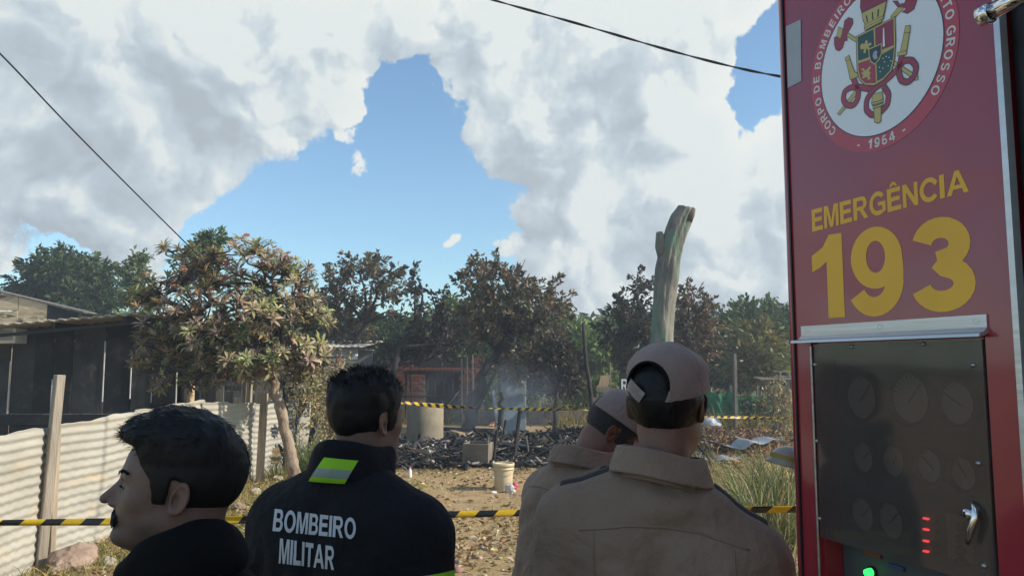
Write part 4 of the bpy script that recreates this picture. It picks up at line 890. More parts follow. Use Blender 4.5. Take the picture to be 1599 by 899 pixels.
# ------------------------------------------------------------ tall dead trunk
def build_dead_trunk():
    rg = np.random.default_rng(95); Y = 15.0; foot = np.array([at(1030,0,Y)[0],Y,0]); foot[2] = gz(foot[0],Y)
    r = thing('dead_trunk', 'tall bare dead trunk with broken top, greenish on its lit side', 'tree trunk', foot)
    pts = [(1030,705,22),(1031,620,19),(1033,545,17.5),(1035,505,16.5),(1039,450,17.5),(1043,415,18),(1049,385,18.5),(1057,360,18),(1065,340,17.5),(1072,327,16)]
    C = [at(px,py,Y) for px,py,_ in pts]; C[0][2] = foot[2]-.1; rad = [pxs(q,Y) for _,_,q in pts]
    k = len(pts); t = np.linspace(0,k-1,90); C = np.array(C); P = np.stack([np.interp(t,range(k),C[:,d]) for d in range(3)],1); q = np.interp(t,range(k),rad); n = 44; V = []
    for i in range(len(t)):
        for j in range(n):
            an = 2*math.pi*j/n; nx, ny = math.cos(an), math.sin(an); z = P[i][2]
            rr = q[i]*(1+.40*(fbm(np.array(nx*1.6+5),np.array(ny*1.6+2),np.array(z*.9),2)-.5)+.34*(fbm(np.array(nx*6),np.array(ny*6),np.array(z*2.0),3)-.5))
            w = np.array([nx*rr, ny*rr, 0]); tilt = (P[min(i+1,89)]-P[max(i-1,0)]); tilt /= np.linalg.norm(tilt); V.append(P[i]+w-tilt*np.dot(w,tilt))
    V = np.array(V); top = np.arange(89*n,90*n); V[top] += np.stack([np.zeros(n),np.zeros(n),.05*rg.random(n)+.05*np.cos(2*np.pi*np.arange(n)/n)],1)
    F = [(i*n+j,i*n+(j+1)%n,(i+1)*n+(j+1)%n,(i+1)*n+j) for i in range(89) for j in range(n)]
    V = np.concatenate([V,[P[-1]+np.array([.04,0,-.12])]]); c = len(V)-1; F += [(89*n+j,89*n+(j+1)%n,c,c) for j in range(n)]
    me = bpy.data.meshes.new('trunk'); me.from_pydata([tuple(v) for v in V-foot],[],[f if f[2] != f[3] else f[:3] for f in F]); me.materials.append(M['dead_wood']); me.polygons.foreach_set('use_smooth',np.ones(len(F),bool)); mobj('trunk', me, r)
    a = at(1040,400,Y); b = at(1030,366,Y-.05); MB().tube([a,(a+b)/2+np.array([-.03,0,0]),b,b+np.array([-.005,0,.05])],[.17,.13,.075,.06],12).build('branch_stub', M['dead_wood'], r, foot)
    a = at(1074,345,Y-.1); b = at(1082,325,Y-.12); MB().tube([a,(a+b)/2,b],[.09,.085,.055],10).build('broken_tip', M['bark'], r, foot)
build_dead_trunk()
# ------------------------------------------------------------ people: signed distance fields meshed by surface nets
def ell(P, c, r):
    a = [(P[i]-c[i])/r[i] for i in range(3)]; k0 = np.sqrt(a[0]**2+a[1]**2+a[2]**2)
    k1 = np.sqrt((a[0]/r[0])**2+(a[1]/r[1])**2+(a[2]/r[2])**2)+1e-9
    return k0*(k0-1)/k1
def cap(P, a, b, ra, rb=None):
    rb = ra if rb is None else rb; ba = [b[i]-a[i] for i in range(3)]; q = sum(v*v for v in ba)+1e-12
    h = np.clip(sum((P[i]-a[i])*ba[i] for i in range(3))/q, 0, 1)
    return np.sqrt(sum((P[i]-a[i]-h*ba[i])**2 for i in range(3))) - (ra+(rb-ra)*h)
def smin(a, b, k):
    h = np.clip(.5+.5*(b-a)/k, 0, 1); return b*(1-h)+a*h-k*h*(1-h)
def smax(a, b, k): return -smin(-a, -b, k)
def rigid(P, Rm, t):                       # place coords -> local coords of a frame with rotation Rm at t
    d = [P[i]-t[i] for i in range(3)]
    return [Rm[0,i]*d[0]+Rm[1,i]*d[1]+Rm[2,i]*d[2] for i in range(3)]
def axis(*segs):                            # segs: (start, end, step) chained
    out = []
    for a, b, s in segs: out += list(np.arange(a, b-1e-6, s))
    out.append(segs[-1][1]); return np.array(out, np.float32)
def grid(ax, ay, az):
    return [g.astype(np.float32) for g in np.meshgrid(ax, ay, az, indexing='ij')]
def surf_nets(vals, ax, ay, az):
    ins = vals < 0; nx, ny, nz = vals.shape
    cor = [(i,j,k) for i in (0,1) for j in (0,1) for k in (0,1)]
    cnt = np.zeros((nx-1,ny-1,nz-1), np.int8)
    for i,j,k in cor: cnt += ins[i:nx-1+i, j:ny-1+j, k:nz-1+k]
    act = (cnt > 0) & (cnt < 8); I = np.argwhere(act); idx = -np.ones(act.shape, np.int32); idx[act] = np.arange(len(I))
    acc = np.zeros((len(I),3)); num = np.zeros(len(I)); A = (ax, ay, az)
    for c0 in cor:
        for axn in range(3):
            if c0[axn]: continue
            c1 = list(c0); c1[axn] = 1
            p0 = I+np.array(c0); p1 = I+np.array(c1)
            v0 = vals[p0[:,0],p0[:,1],p0[:,2]]; v1 = vals[p1[:,0],p1[:,1],p1[:,2]]
            cr = (v0 < 0) != (v1 < 0); t = np.where(cr, v0/(v0-v1+1e-12), 0)
            X0 = np.stack([A[d][p0[:,d]] for d in range(3)],1); X1 = np.stack([A[d][p1[:,d]] for d in range(3)],1)
            acc += np.where(cr[:,None], X0+(X1-X0)*t[:,None], 0); num += cr
    V = acc/num[:,None]; F = []
    for axn in range(3):
        sl0 = [slice(1,-1)]*3; sl0[axn] = slice(0,-1); sl1 = list(sl0); sl1[axn] = slice(1,None)
        a = ins[tuple(sl0)]; b = ins[tuple(sl1)]; E = np.argwhere(a != b)
        if not len(E): continue
        base = E.copy()
        for d in range(3):
            if d != axn: base[:,d] += 1
        sgn = a[E[:,0],E[:,1],E[:,2]]
        u, w = [d for d in range(3) if d != axn]
        q = []
        for du, dw in ((1,1),(0,1),(0,0),(1,0)):
            c = base.copy(); c[:,u] -= du; c[:,w] -= dw; q.append(idx[c[:,0],c[:,1],c[:,2]])
        q = np.stack(q,1)
        flip = sgn if axn != 1 else ~sgn
        q[~flip] = q[~flip][:, ::-1]; F.append(q)
    return V, np.concatenate(F)
def mesh_sdf(name, fn, ax, ay, az, mats, parent=None, col=None):
    P = grid(ax, ay, az); v = fn(P).astype(np.float32)
    V, F = surf_nets(v, ax, ay, az)
    me = raw_mesh(name, V, F, mats, True, col=None if col is None else col(V))
    return mobj(name, me, parent)

HZ = [(-.12,-.072),(-.085,-.066),(-.05,-.05),(-.022,-.03),(-.014,.03),(.002,.034),(.010,-.018),(.036,-.018),(.042,.03),(.062,.062),(.085,.083),(.12,.10)]
def head_core(P):                           # skull without features, used for hair and caps too
    d = ell(P, (0,-.008,.040), (.0765,.099,.088))
    d = smin(d, ell(P, (0,.030,.020), (.066,.062,.078)), .03)
    return d
def head_sdf(P, full=.0, nose=1.0):
    x, y, z = P; ax_ = np.abs(x); Q = [ax_, y, z]
    d = head_core(P)
    d = smin(d, ell(P, (0,.038,-.050), (.055+full,.054,.058+full)), .035)
    d = smin(d, ell(Q, (.034,.012,-.052), (.028+full,.045,.036)), .025)          # jaw angle
    d = smin(d, cap(P, (-.014,.083,-.090), (.014,.083,-.090), .017), .022)        # chin
    d = smin(d, ell(P, (0,.045,-.088), (.04+full,.05,.022+full)), .025)           # under the jaw
    d = smin(d, ell(Q, (.044,.054,-.008), (.019,.021,.017)), .025)                # cheekbone
    d = smin(d, cap(Q, (.004,.090,.030), (.042,.074,.032), .009), .014)           # brow
    d = smax(d, -ell(Q, (.031,.099,.010), (.019,.017,.012)), .012)                # eye socket
    d = smin(d, ell(Q, (.031,.0775,.010), (.0125,.0125,.0115)), .003)             # closed-over eyeball
    d = smin(d, ell(P, (0,.063,-.034), (.034,.033,.044)), .025)                    # upper jaw
    d = smin(d, ell(P, (0,.086,-.012), (.017,.022,.026)), .012)
    d = smin(d, cap(P, (0,.089,.020), (0,.112*nose,-.018), .0075, .0098), .012)    # nose
    d = smin(d, ell(Q, (.0115,.103,-.024), (.008,.012,.008)), .008)
    d = smin(d, ell(P, (0,.086,-.054), (.026,.016,.009)), .010)                   # lips
    d = smin(d, ell(P, (0,.085,-.067), (.022,.015,.0085)), .008)
    d = smax(d, -ell(P, (0,.104,-.0605), (.024,.010,.0018)), .004)
    # ears
    xe = ax_-.0775; ca, sa = math.cos(.42), math.sin(.42)
    ye = y+.013; u = xe*ca + ye*sa*0 - 0*z; tilt = .22
    yy = ye*math.cos(tilt)+z*math.sin(tilt); zz = -ye*math.sin(tilt)+z*math.cos(tilt)
    yy2 = yy*1.30; zz = zz*1.24; xx2 = xe + yy*.42                                                   # flares outward to the back
    E = [xx2, yy2, zz]
    ear = ell(E, (0,-.004,.002), (.0065,.0185,.0325))
    rim = np.sqrt((np.sqrt(((yy2+.004)/.0175)**2+((zz-.004)/.029)**2)-1)**2*(.018**2)+(xx2-.004)**2)-.0042
    ear = smin(ear, rim, .004)
    ear = smax(ear, -ell(E, (.0105,.002,-.003), (.0115,.0095,.0175)), .003)
    ear = smin(ear, ell(E, (.001,.003,-.027), (.005,.008,.009)), .006)            # lobe
    d = smin(d, ear, .006)
    return d
def skin_col(base, beard=.0, extra=None):
    def f(H):                                # H: verts in head coords
        n = len(H); c = np.tile(np.array(base, float), (n,1))
        x, y, z = H.T
        if beard:
            m = np.clip((-.030-z)/.02,0,1)*np.clip((y+.0)/.03,0,1)*beard
            m *= np.where(np.abs(x) < .022, np.where((z > -.073) & (z < -.049) & (y > .09), .2, 1), 1)
            c = c*(1-m[:,None]) + np.array([.06,.048,.045])*m[:,None]
        lip = ((np.abs(x) < .024) & (z > -.076) & (z < -.047) & (y > .088)); c[lip] *= np.array([1.0,.72,.70])
        ear = np.abs(x) > .076; c[ear] *= np.array([1.0,.88,.84])
        return c
    return f
def hair_sdf(thick, line=HZ, amp=.006, fr=70, wedge=None):
    ly = [a for a, _ in line]; lz = [b for _, b in line]
    def f(P):
        x, y, z = P; t = thick(x, y, z)
        n = fbm(x*fr, y*fr, z*fr*.6, 2)-.5
        d = head_core(P) - t - n*amp*np.clip(t/.02, .25, 1.6)
        ax_ = np.abs(x); lim = np.interp(y, ly, lz).astype(np.float32)
        # across the forehead the line is higher, and it drops at the temples
        front = np.clip((y-.05)/.03, 0, 1)*np.clip(1-ax_/.07, 0, 1)
        lim = lim + front*.006
        d = smax(d, (lim - z)*.8, .008)
        return d
    return f
def strands(V, F, n, length, flow, width=.0011, seed=1, mask=None, lift=.5, curl=.35):
    rg = np.random.default_rng(seed)
    T = np.concatenate([F[:, [0,1,2]], F[:, [0,2,3]]]); a, b, c = V[T[:,0]], V[T[:,1]], V[T[:,2]]
    N = np.cross(b-a, c-a); ar = np.linalg.norm(N, axis=1); pr = ar/ar.sum()
    ti = rg.choice(len(T), n, p=pr); u = rg.random((n,2)); sw = u.sum(1) > 1; u[sw] = 1-u[sw]
    p = a[ti]+(b-a)[ti]*u[:,:1]+(c-a)[ti]*u[:,1:]; nn = N[ti]/(ar[ti,None]+1e-12)
    if mask is not None:
        k = mask(p); p, nn = p[k], nn[k]; n = len(p)
    fl = flow(p); L = length(p)*rg.uniform(.5,1.25,n)
    fl = fl - nn*np.sum(fl*nn,axis=1,keepdims=True); fl /= np.linalg.norm(fl,axis=1,keepdims=True)+1e-9
    d = nn*lift + fl + rg.normal(0, curl, (n,3)); d /= np.linalg.norm(d,axis=1,keepdims=True)
    d2 = d + rg.normal(0, curl*.9, (n,3)) + np.array([0,0,-.25]); d2 /= np.linalg.norm(d2,axis=1,keepdims=True)
    s = np.cross(d, rg.normal(0,1,(n,3))); s /= np.linalg.norm(s,axis=1,keepdims=True)+1e-9; s *= width/2
    p0 = p - nn*.003; p1 = p0+d*L[:,None]*.55; p2 = p1+d2*L[:,None]*.5
    VV = np.stack([p0-s, p0+s, p1+s*.8, p1-s*.8, p2],1).reshape(-1,3)
    k = np.arange(n)[:,None]*5
    FF = np.concatenate([k+np.array([[0,1,2]]), k+np.array([[0,2,3]]), k+np.array([[3,2,4]])])
    return VV, FF
def hair_object(name, fn, Rh, th, parent, mat, nstr, length, flow, seed, res=.0042, mask=None, lift=.5, curl=.35, width=.0011):
    a = axis((-.125,.125,res)); b = axis((-.155,.155,res)); c = axis((-.09,.215,res))
    P = grid(a, b, c); V, F = surf_nets(fn(P).astype(np.float32), a, b, c)
    SV, SF = strands(V, F, nstr, length, flow, width, seed, mask, lift, curl)
    T = np.concatenate([F[:, [0,1,2]], F[:, [0,2,3]]]); VV = np.concatenate([V, SV]); FF = np.concatenate([T, SF+len(V)])
    W_ = VV @ Rh.T + th
    return mobj(name, raw_mesh(name, W_, FF, [mat], True), parent)

def finger_tubes(mb, wrist, down, fwd, side):
    """palm side hand, five unequal bent fingers; down = along the arm."""
    w = np.asarray(wrist, float); D = np.asarray(down, float); Fw = np.asarray(fwd, float); Sd = np.asarray(side, float)
    for off, ln, rr in ((.030,.072,.0085),(.010,.080,.009),(-.010,.074,.0085),(-.028,.058,.0075)):
        b = w + D*.085 + Fw*off
        pts = [b, b+D*ln*.42+Sd*.006, b+D*ln*.74+Sd*.020, b+D*ln*.95+Sd*.038]
        mb.tube(pts, [rr, rr*.95, rr*.88, rr*.6], 8)
    b = w + D*.030 + Fw*.030
    mb.tube([b, b+D*.03+Fw*.022+Sd*.010, b+D*.058+Fw*.028+Sd*.022], [.011,.0105,.007], 8)

class Person:
    def __init__(s, label, loc, yaw, ez, hoff=(0,.015), hrot=(0,0,0), wid=1.0, hs=1.0, skin=(.30,.19,.145), beard=0, full=.0, lean=0.0, nose=1.0, seed=1, drop=.262, roll=0.0, cr=.0, nd=.128, fz=1.0):
        """ez: ear height; hrot: yaw (right +), pitch (down +), roll; hoff: head offset from the feet, x right, y forward."""
        s.root = thing('person', label, 'person', (loc[0], loc[1], gz(loc[0], loc[1])), -yaw)
        s.ez = ez-gz(loc[0], loc[1]); s.w = wid; s.hs = hs; s.seed = seed; s.lean = lean
        y, p, r = hrot; s.Rh = rotm(0,0,-y) @ rotm(-p,0,0) @ rotm(0,r,0); s.th = np.array([hoff[0], hoff[1], s.ez])
        s.Rs = s.Rh*hs                            # head coords -> body coords
        s.nz = s.ez - nd; s.zs = s.ez - drop; s.roll = roll; s.cr = cr; s.fz = fz
        s.nb = np.array([hoff[0]*.45, hoff[1]*.30-.02, s.nz])       # base of the neck
        s.sy = s.nb[1]
        s.skin = skin; s.beard = beard; s.full = full; s.nose = nose
    def head_local(s, P):
        q = rigid(P, s.Rh, s.th); q = [v/s.hs for v in q]; q[2] = np.where(q[2] < -.02, (q[2]+.02)/s.fz-.02, q[2]); return q
    def torso(s, P, g=0.0, arms=True):
        w, zs = s.w, s.zs; sy = s.sy; P = [P[0], P[1], P[2]+s.roll*(P[0]-s.nb[0])]
        ln = s.lean
        def sh(z): return -ln*(s.zs - z) + 0.0    # lean: lower parts lie behind the shoulders
        d = ell(P, (s.nb[0], sy+.015+sh(zs-.13), zs-.13), (.178*w+g,.118+g+.015*(w-1)*4,.23+g))
        Q = [np.abs(P[0]-s.nb[0]), P[1], P[2]]
        d = smin(d, cap(Q, (.030, sy+.0, s.nz-.020), (.160*w, sy, zs+.012), .048+g, .058+g), .05)
        d = smin(d, ell(Q, (.085*w, sy-.045+sh(zs-.10), zs-.09), (.088*w+g,.070+g,.13+g)), .05)
        d = smin(d, ell(P, (s.nb[0]*.6, sy+.01+sh(zs-.40), zs-.40), (.160*w+g,.122+g,.26+g)), .08)
        if arms:
            a1, a2, a3 = s.arm_pts()
            d = smin(d, cap(Q, a1, a2, .063*(.5+.5*w)+g, .052+g), .035)
            d = smin(d, cap(Q, a2, a3, .052+g, .040+g), .03)
        return d
    def arm_pts(s):
        w, zs, sy = s.w, s.zs, s.sy
        return (.186*w, sy, zs-.015), (.236*w, sy-.03, zs-.30), (.225*w, sy+.075, zs-.535)
    def build_body(s, fr=.0032):
        H = s.ez+.16; t = s.th; e = .128
        ax = axis((-.36,t[0]-e,.016),(t[0]-e,t[0]+e,fr),(t[0]+e,.36,.016))
        ay = axis((-.32,t[1]-.155,.016),(t[1]-.155,t[1]+.165,fr),(t[1]+.165,max(.36,t[1]+.2),.016))
        az = axis((-.02,s.ez-.15,.016),(s.ez-.15,s.ez+.155,fr),(s.ez+.155,s.ez+.2,.016))
        def fn(P):
            x, y, z = P; out = np.full(x.shape, .1, np.float32)
            lo = az < s.ez-.10; hi = az > s.ez-.22
            def body(Pl):
                d = s.torso(Pl, -.014)
                Q = [np.abs(Pl[0]), Pl[1], Pl[2]]; a1, a2, a3 = s.arm_pts(); hz = s.zs-.56
                d = smin(d, ell(Q, (a3[0], a3[1]+.018, a3[2]-.06), (.019,.042,.055)), .02)
                y0 = s.sy - s.lean*.5
                d = smin(d, cap(Q, (.09, y0, hz+.02), (.10, y0+.02, hz*.52), .085, .055), .04)
                d = smin(d, cap(Q, (.10, y0+.02, hz*.52), (.105, y0, .09), .055, .04), .02)
                d = smin(d, ell(Q, (.105, y0+.06, .045), (.045,.12,.045)), .02)
                return d
            Pl = [v[:,:,lo] for v in P]; out[:,:,lo] = np.minimum(out[:,:,lo], body(Pl))
            Ph = [v[:,:,hi] for v in P]; hd = head_sdf(s.head_local(Ph), s.full, s.nose)*s.hs
            a = s.nb + np.array([0,-.005,-.06]); b = s.th + s.Rs @ np.array([0,-.022,-.045])
            hd = smin(hd, cap(Ph, a, b, .066, .056+s.full*.5), .025)
            fr = s.th + s.Rs @ np.array([0,.028,-.078*s.fz])
            hd = smin(hd, cap(Ph, s.nb+np.array([0,.045,-.02]), fr, .03, .028), .04)
            out[:,:,hi] = smin(out[:,:,hi], hd, .03)
            return out
        P = grid(ax, ay, az); V, F = surf_nets(fn(P), ax, ay, az)
        mb = MB(); a1, a2, a3 = s.arm_pts()
        for sg in (-1, 1): finger_tubes(mb, (sg*a3[0], a3[1]+.012, a3[2]-.03), (0,.10,-1), (0,1,.1), (-sg,0,0))
        FV = np.array(mb.V); FF = [f for f in mb.F if len(f) == 4]
        V2 = np.concatenate([V, FV]); F2 = np.concatenate([F, np.array(FF)+len(V)])
        Hc = ((V2-s.th) @ s.Rh)/s.hs
        s.body = mobj('body', raw_mesh('body', V2, F2, [M['skin']], True, col=skin_col(s.skin, s.beard)(Hc)), s.root)
    def build_legs(s, mat):
        hz = s.zs-.56; y0 = s.sy - s.lean*.5
        def tr(P):
            Q = [np.abs(P[0]), P[1], P[2]]
            d = ell(P, (0, y0, hz+.02), (.175*s.w,.13,.14))
            d = smin(d, cap(Q, (.09, y0, hz), (.10, y0+.02, hz*.52), .10, .075), .04)
            d = smin(d, cap(Q, (.10, y0+.02, hz*.52), (.105, y0, .10), .075, .068), .03)
            return d + .008*(fbm(P[0]*9, P[1]*9, P[2]*14, 2)-.5)
        a = axis((-.30,.30,.016)); b = axis((y0-.22,y0+.26,.016))
        mesh_sdf('trousers', tr, a, b, axis((.03,hz+.2,.016)), [mat], s.root)
        for sg in (-1,1):
            def bt(P):
                d = smin(cap(P, (sg*.105, y0, .24), (sg*.105, y0, .06), .062, .05), ell(P, (sg*.105, y0+.07, .05), (.05,.125,.05)), .03)
                return smax(d, .004-P[2], .004)
            mesh_sdf('boot', bt, axis((sg*.105-.08,sg*.105+.08,.012)), axis((y0-.1,y0+.23,.012)), axis((-.02,.32,.012)), [M['rubber']], s.root)
    def build_top(s, name, mat, g=.012, collar='stand', res=.0085, fold=.012, hem=.62, ct=16, cy=0.0):
        w, zs = s.w, s.zs; nb = s.nb; sd = s.seed*3.7
        def fn(P):
            P = list(P); x, y, z = P; d = s.torso(P, g)
            # cloth: hangs straight below the shoulder blades, with drawn folds
            d = smin(d, ell(P, (nb[0]*.6, s.sy-.0-s.lean*.40, zs-.42), (.178*w+g,.128+g,.34)), .07)
            f = np.sin((z*1.0+x*.55*np.sign(x)+.25*fbm(x*5+sd, y*5, z*5, 2))*42)*.5
            f2 = fbm(x*7+sd, y*7+sd, z*4.5, 3)-.5
            am = np.clip((zs+.03-z)/.12, .12, 1)
            ridg = 1-np.abs(fbm(x*6-z*3+sd, y*5, z*7+x*4, 2)-.5)*4
            ridg2 = 1-np.abs(fbm(x*11+z*8+sd, y*8+2, z*12-x*9, 2)-.5)*5
            d = d + fold*(f2*.85 + .05*f + .26*(1-np.clip(ridg,0,1)) + .12*(1-np.clip(ridg2,0,1)))*am - fold*.16
            d = smax(d, (zs-hem)-z, .01)
            if collar: d = smin(d, ell(P, (nb[0], s.sy-.005, s.nz-.052), (.135+s.cr,.098+s.cr,.052)), .035)
            # neck hole, tilted with the shoulders
            P = [x, y, z+s.roll*(x-nb[0])]
            d = smax(d, -cap(P, tuple(nb+np.array([0,.015,-.02])), tuple(nb+np.array([0,.04,.14])), .062+s.cr*.8), .012)
            return d
        a = axis((-.36*w,.36*w,res)); b = axis((-.30-s.lean*.45,.28,res)); c = axis((max(zs-hem-.03,zs-.66),s.nz+.17,res))
        s.top = mesh_sdf(name, fn, a, b, c, [mat], s.root)
        me = s.top.data; bm = bmesh.new(); bm.from_mesh(me); bmesh.ops.recalc_face_normals(bm, faces=bm.faces)
        bmesh.ops.smooth_vert(bm, verts=bm.verts, factor=.4, use_axis_x=True, use_axis_y=True, use_axis_z=True)
        bm.to_mesh(me)
        s.bvh = BVHTree.FromBMesh(bm); bm.free()
    def build_collar(s, mat, kind='shirt', ct=15, cy=0.0, r=.0, h=.07, z0=.0):
        """collar as a piece of its own, so that its fold stands off the garment."""
        sd = s.seed*2.3; o = s.nb+np.array([0,.012+cy,z0])
        def fn(P):
            P = [P[0], P[1], P[2]+s.roll*(P[0]-s.nb[0])]; k = rigid(P, rotm(-R(ct),0,0), o)
            e = np.sqrt(k[0]**2+(k[1]/1.06)**2); n = fbm(k[0]*14+sd+9, k[1]*14+9, k[2]*14+9, 2)-.5; ang = np.arctan2(k[0], k[1])
            if kind == 'roll':
                zz = k[2]+.006*np.sin(ang*2+sd)+n*.014
                d = np.sqrt(((e-.080-r)/1.0)**2+((zz-.020)*.62)**2)-.022
                d = smin(d, np.sqrt((e-.076-r)**2+((zz-h+.024)*.80)**2)-.0185, .03)
                return d+n*.012
            zz = k[2]+.003*np.sin(ang*3+sd)
            open_ = np.clip((k[1]-.05)/.05,0,1)*.03              # points spread at the front
            rr = .124+r-.36*np.clip(zz,-.03,.1)+n*.008
            c = smax(np.abs(e-rr)-.0055, np.maximum(-zz+.000-open_, zz-h), .004)
            rb = .101+r-.05*zz
            band = smax(np.abs(e-rb)-.006, np.abs(zz-h*.42)-h*.58, .004)
            return smin(c, band, .002)
        a = axis((o[0]-.165,o[0]+.165,.0036)); b = axis((o[1]-.18,o[1]+.18,.0036)); c = axis((o[2]-.11,o[2]+.17,.0036))
        ob = mesh_sdf('collar', fn, a, b, c, [mat], s.top); recalc(ob.data)
        bm = bmesh.new(); bm.from_mesh(ob.data); s.bvh2 = BVHTree.FromBMesh(bm); bm.free(); return ob
    # --- drawing on the cloth
    def on(s, x, z, lift=.002, side=-1, y0=.6):
        h = s.bvh.ray_cast(Vector((x, side*y0, z)), Vector((0,-side,0)))
        if h[0] is None: return None
        n = h[1]
        if n.dot(Vector((0,side,0))) < 0: n = -n
        return np.array(h[0]+n*lift)
    def decal(s, name, me, mat, lift=.0025, parent=None, from_dir=None):
        """me: flat mesh in x,z (y=0) wrapped onto the back of the garment."""
        for v in me.vertices:
            p = s.on(v.co.x, v.co.z, lift)
            if p is not None: v.co = p
        me.materials.clear(); me.materials.append(mat)
        recalc(me); o = mobj(name, me, parent or s.top); return o
    def near(s, p, lift=.002):
        h = s.bvh.find_nearest(Vector(p)); n = h[1]
        return np.array(h[0]+n*lift)
    def seam(s, pts, r=.0022, mat=None, name='seam', n=26, lift=.0):
        P = np.array(pts, float); t = np.linspace(0, len(P)-1, n); Q = np.stack([np.interp(t, range(len(P)), P[:,k]) for k in range(P.shape[1])],1)
        out = [s.on(x, z, lift) for x, z in Q]; out = [o for o in out if o is not None]
        return MB().tube(out, r, 6).build(name, mat or s.top.data.materials[0], s.top)
    def world_to_local(s, p):
        return np.array(s.root.matrix_basis.inverted() @ Vector(p))
    def cast_px(s, px, py, lift=.003):
        """the point of the garment that the photograph shows at px, py, in the person's own coordinates."""
        mi = s.root.matrix_basis.inverted(); o = mi @ Vector((0,0,CAMZ)); d = (mi.to_3x3() @ Vector(ray(px,py))).normalized()
        h = s.bvh.ray_cast(o, d); h2 = s.bvh2.ray_cast(o, d)
        if h[0] is None or (h2[0] is not None and h2[3] < h[3]): h = h2
        if h[0] is None: return None
        n = h[1] if h[1].dot(d) < 0 else -h[1]
        return np.array(h[0]+n*lift)

# ------------------------------------------------------------ bold sans lettering drawn as outlines
def _arc(cx, cy, rx, ry, a0, a1, n=14): return [(cx+rx*math.cos(R(a0+(a1-a0)*i/n)), cy+ry*math.sin(R(a0+(a1-a0)*i/n))) for i in range(n+1)]
def _stroke(pts, w):
    P = np.array(pts,float); T = np.gradient(P,axis=0); T /= np.linalg.norm(T,axis=1,keepdims=True)+1e-9; N = np.stack([-T[:,1],T[:,0]],1)
    W = np.array(w) if not np.isscalar(w) else np.full(len(P),w); A = P+N*W[:,None]/2; B = P-N*W[:,None]/2
    return [tuple(p) for p in A]+[tuple(p) for p in B[::-1]]
def glyph(ch):
    s, h = .235, .195                          # stem and bar, cap height 1
    if ch == 'I': return [[(0,0),(s,0),(s,1),(0,1)]], s
    if ch == 'L': return [[(0,0),(.68,0),(.68,h),(s,h),(s,1),(0,1)]], .68
    if ch == 'T': return [[(.30,0),(.30+s,0),(.30+s,1-h),(.8,1-h),(.8,1),(0,1),(0,1-h),(.30,1-h)]], .8
    if ch in 'EÊ':
        L = [[(0,0),(.76,0),(.76,h),(s,h),(s,.42),(.70,.42),(.70,.42+h*.95),(s,.42+h*.95),(s,1-h),(.74,1-h),(.74,1),(0,1)]]
        if ch == 'Ê': L.append([(.14,1.07),(.28,1.07),(.37,1.16),(.46,1.07),(.60,1.07),(.45,1.26),(.29,1.26)])
        return L, .76
    if ch == 'M': return [[(0,0),(.19,0),(.19,.76),(.385,0),(.585,0),(.78,.76),(.78,0),(.97,0),(.97,1),(.68,1),(.485,.30),(.29,1),(0,1)]], .97
    if ch == 'N': return [[(0,0),(.19,0),(.19,.66),(.60,0),(.80,0),(.80,1),(.61,1),(.61,.36),(.21,1),(0,1)]], .8
    if ch == 'A': return [[(0,0),(.22,0),(.30,.225),(.70,.225),(.785,0),(1.01,0),(.61,1),(.395,1)],[(.365,.395),(.505,.77),(.64,.395)]], 1.01
    if ch in 'OQ': return [_arc(.49,.5,.49,.515,0,360,40)[:-1], _arc(.49,.5,.275,.335,0,360,40)[:-1]], .98
    if ch == 'C': return [_stroke([(.86,.71)]+_arc(.485,.5,.385,.425,38,322,30)+[(.865,.30)][:0], .20)], .89
    if ch == 'G': return [_stroke(_arc(.485,.5,.385,.425,40,300,30), .20), [(.50,.39),(.50,.555),(.93,.555),(.93,.14),(.68,-.0),(.62,.02),(.62,.16),(.735,.21),(.735,.39)]], .93
    if ch == 'D': return [[(0,0),(.38,0)]+_arc(.38,.5,.48,.5,-90,90,18)+[(0,1)],[(s,h),(s,1-h)]+_arc(.36,.5,.285,.5-h,90,-90,14)], .86
    if ch == 'P': return [[(0,0),(s,0),(s,.38),(.46,.38)]+_arc(.46,.69,.33,.31,-90,90,14)+[(0,1)],[(s,.55),(s,.83)]+_arc(.43,.69,.15,.14,90,-90,10)], .79
    if ch == 'R': return [[(0,0),(s,0),(s,.41),(.32,.41),(.40,.38),(.64,0),(.89,0),(.70,.30),(.60,.415)]+_arc(.55,.71,.28,.29,-65,90,12)+[(0,1)],[(s,.565),(s,.83)]+_arc(.52,.6975,.115,.1325,90,-90,10)], .89
    if ch == 'B': return [[(0,0),(.50,0)]+_arc(.53,.285,.29,.285,-90,62,12)+_arc(.50,.735,.27,.265,-38,90,10)+[(0,1)],[(s,.165),(s,.43)]+_arc(.48,.2975,.14,.1325,90,-90,10),[(s,.585),(s,.835)]+_arc(.46,.71,.105,.125,90,-90,8)], .83
    if ch == 'S': return [_stroke(_arc(.40,.715,.285,.20,18,180,14)+_arc(.40,.715,.285,.20,180,262,6)[1:]+_arc(.41,.285,.30,.205,82,-90,14)+_arc(.41,.285,.30,.205,-90,-165,8)[1:], .175)], .8
    if ch == '1': return [[(.23,0),(.47,0),(.47,1),(.28,1),(.18,.86),(.0,.77),(.0,.57),(.12,.61),(.23,.68)]], .47
    if ch == '9': return [_arc(.335,.655,.335,.355,0,360,44)[:-1], _arc(.335,.665,.125,.185,0,360,30)[:-1], _stroke([(.565,.66),(.568,.50)]+_arc(.30,.40,.265,.305,-8,-150,18), [.21,.22]+[.22]*19)], .67
    if ch == '99': return [_stroke([(.335,.345+.0),(.22,.375)][:0]+_arc(.335,.665,.235,.245,-68,-360,26)+_arc(.30,.52,.27,.42,0,-62,10)[1:]+_arc(.30,.40,.24,.31,-72,-150,8)[1:], .195)], .68
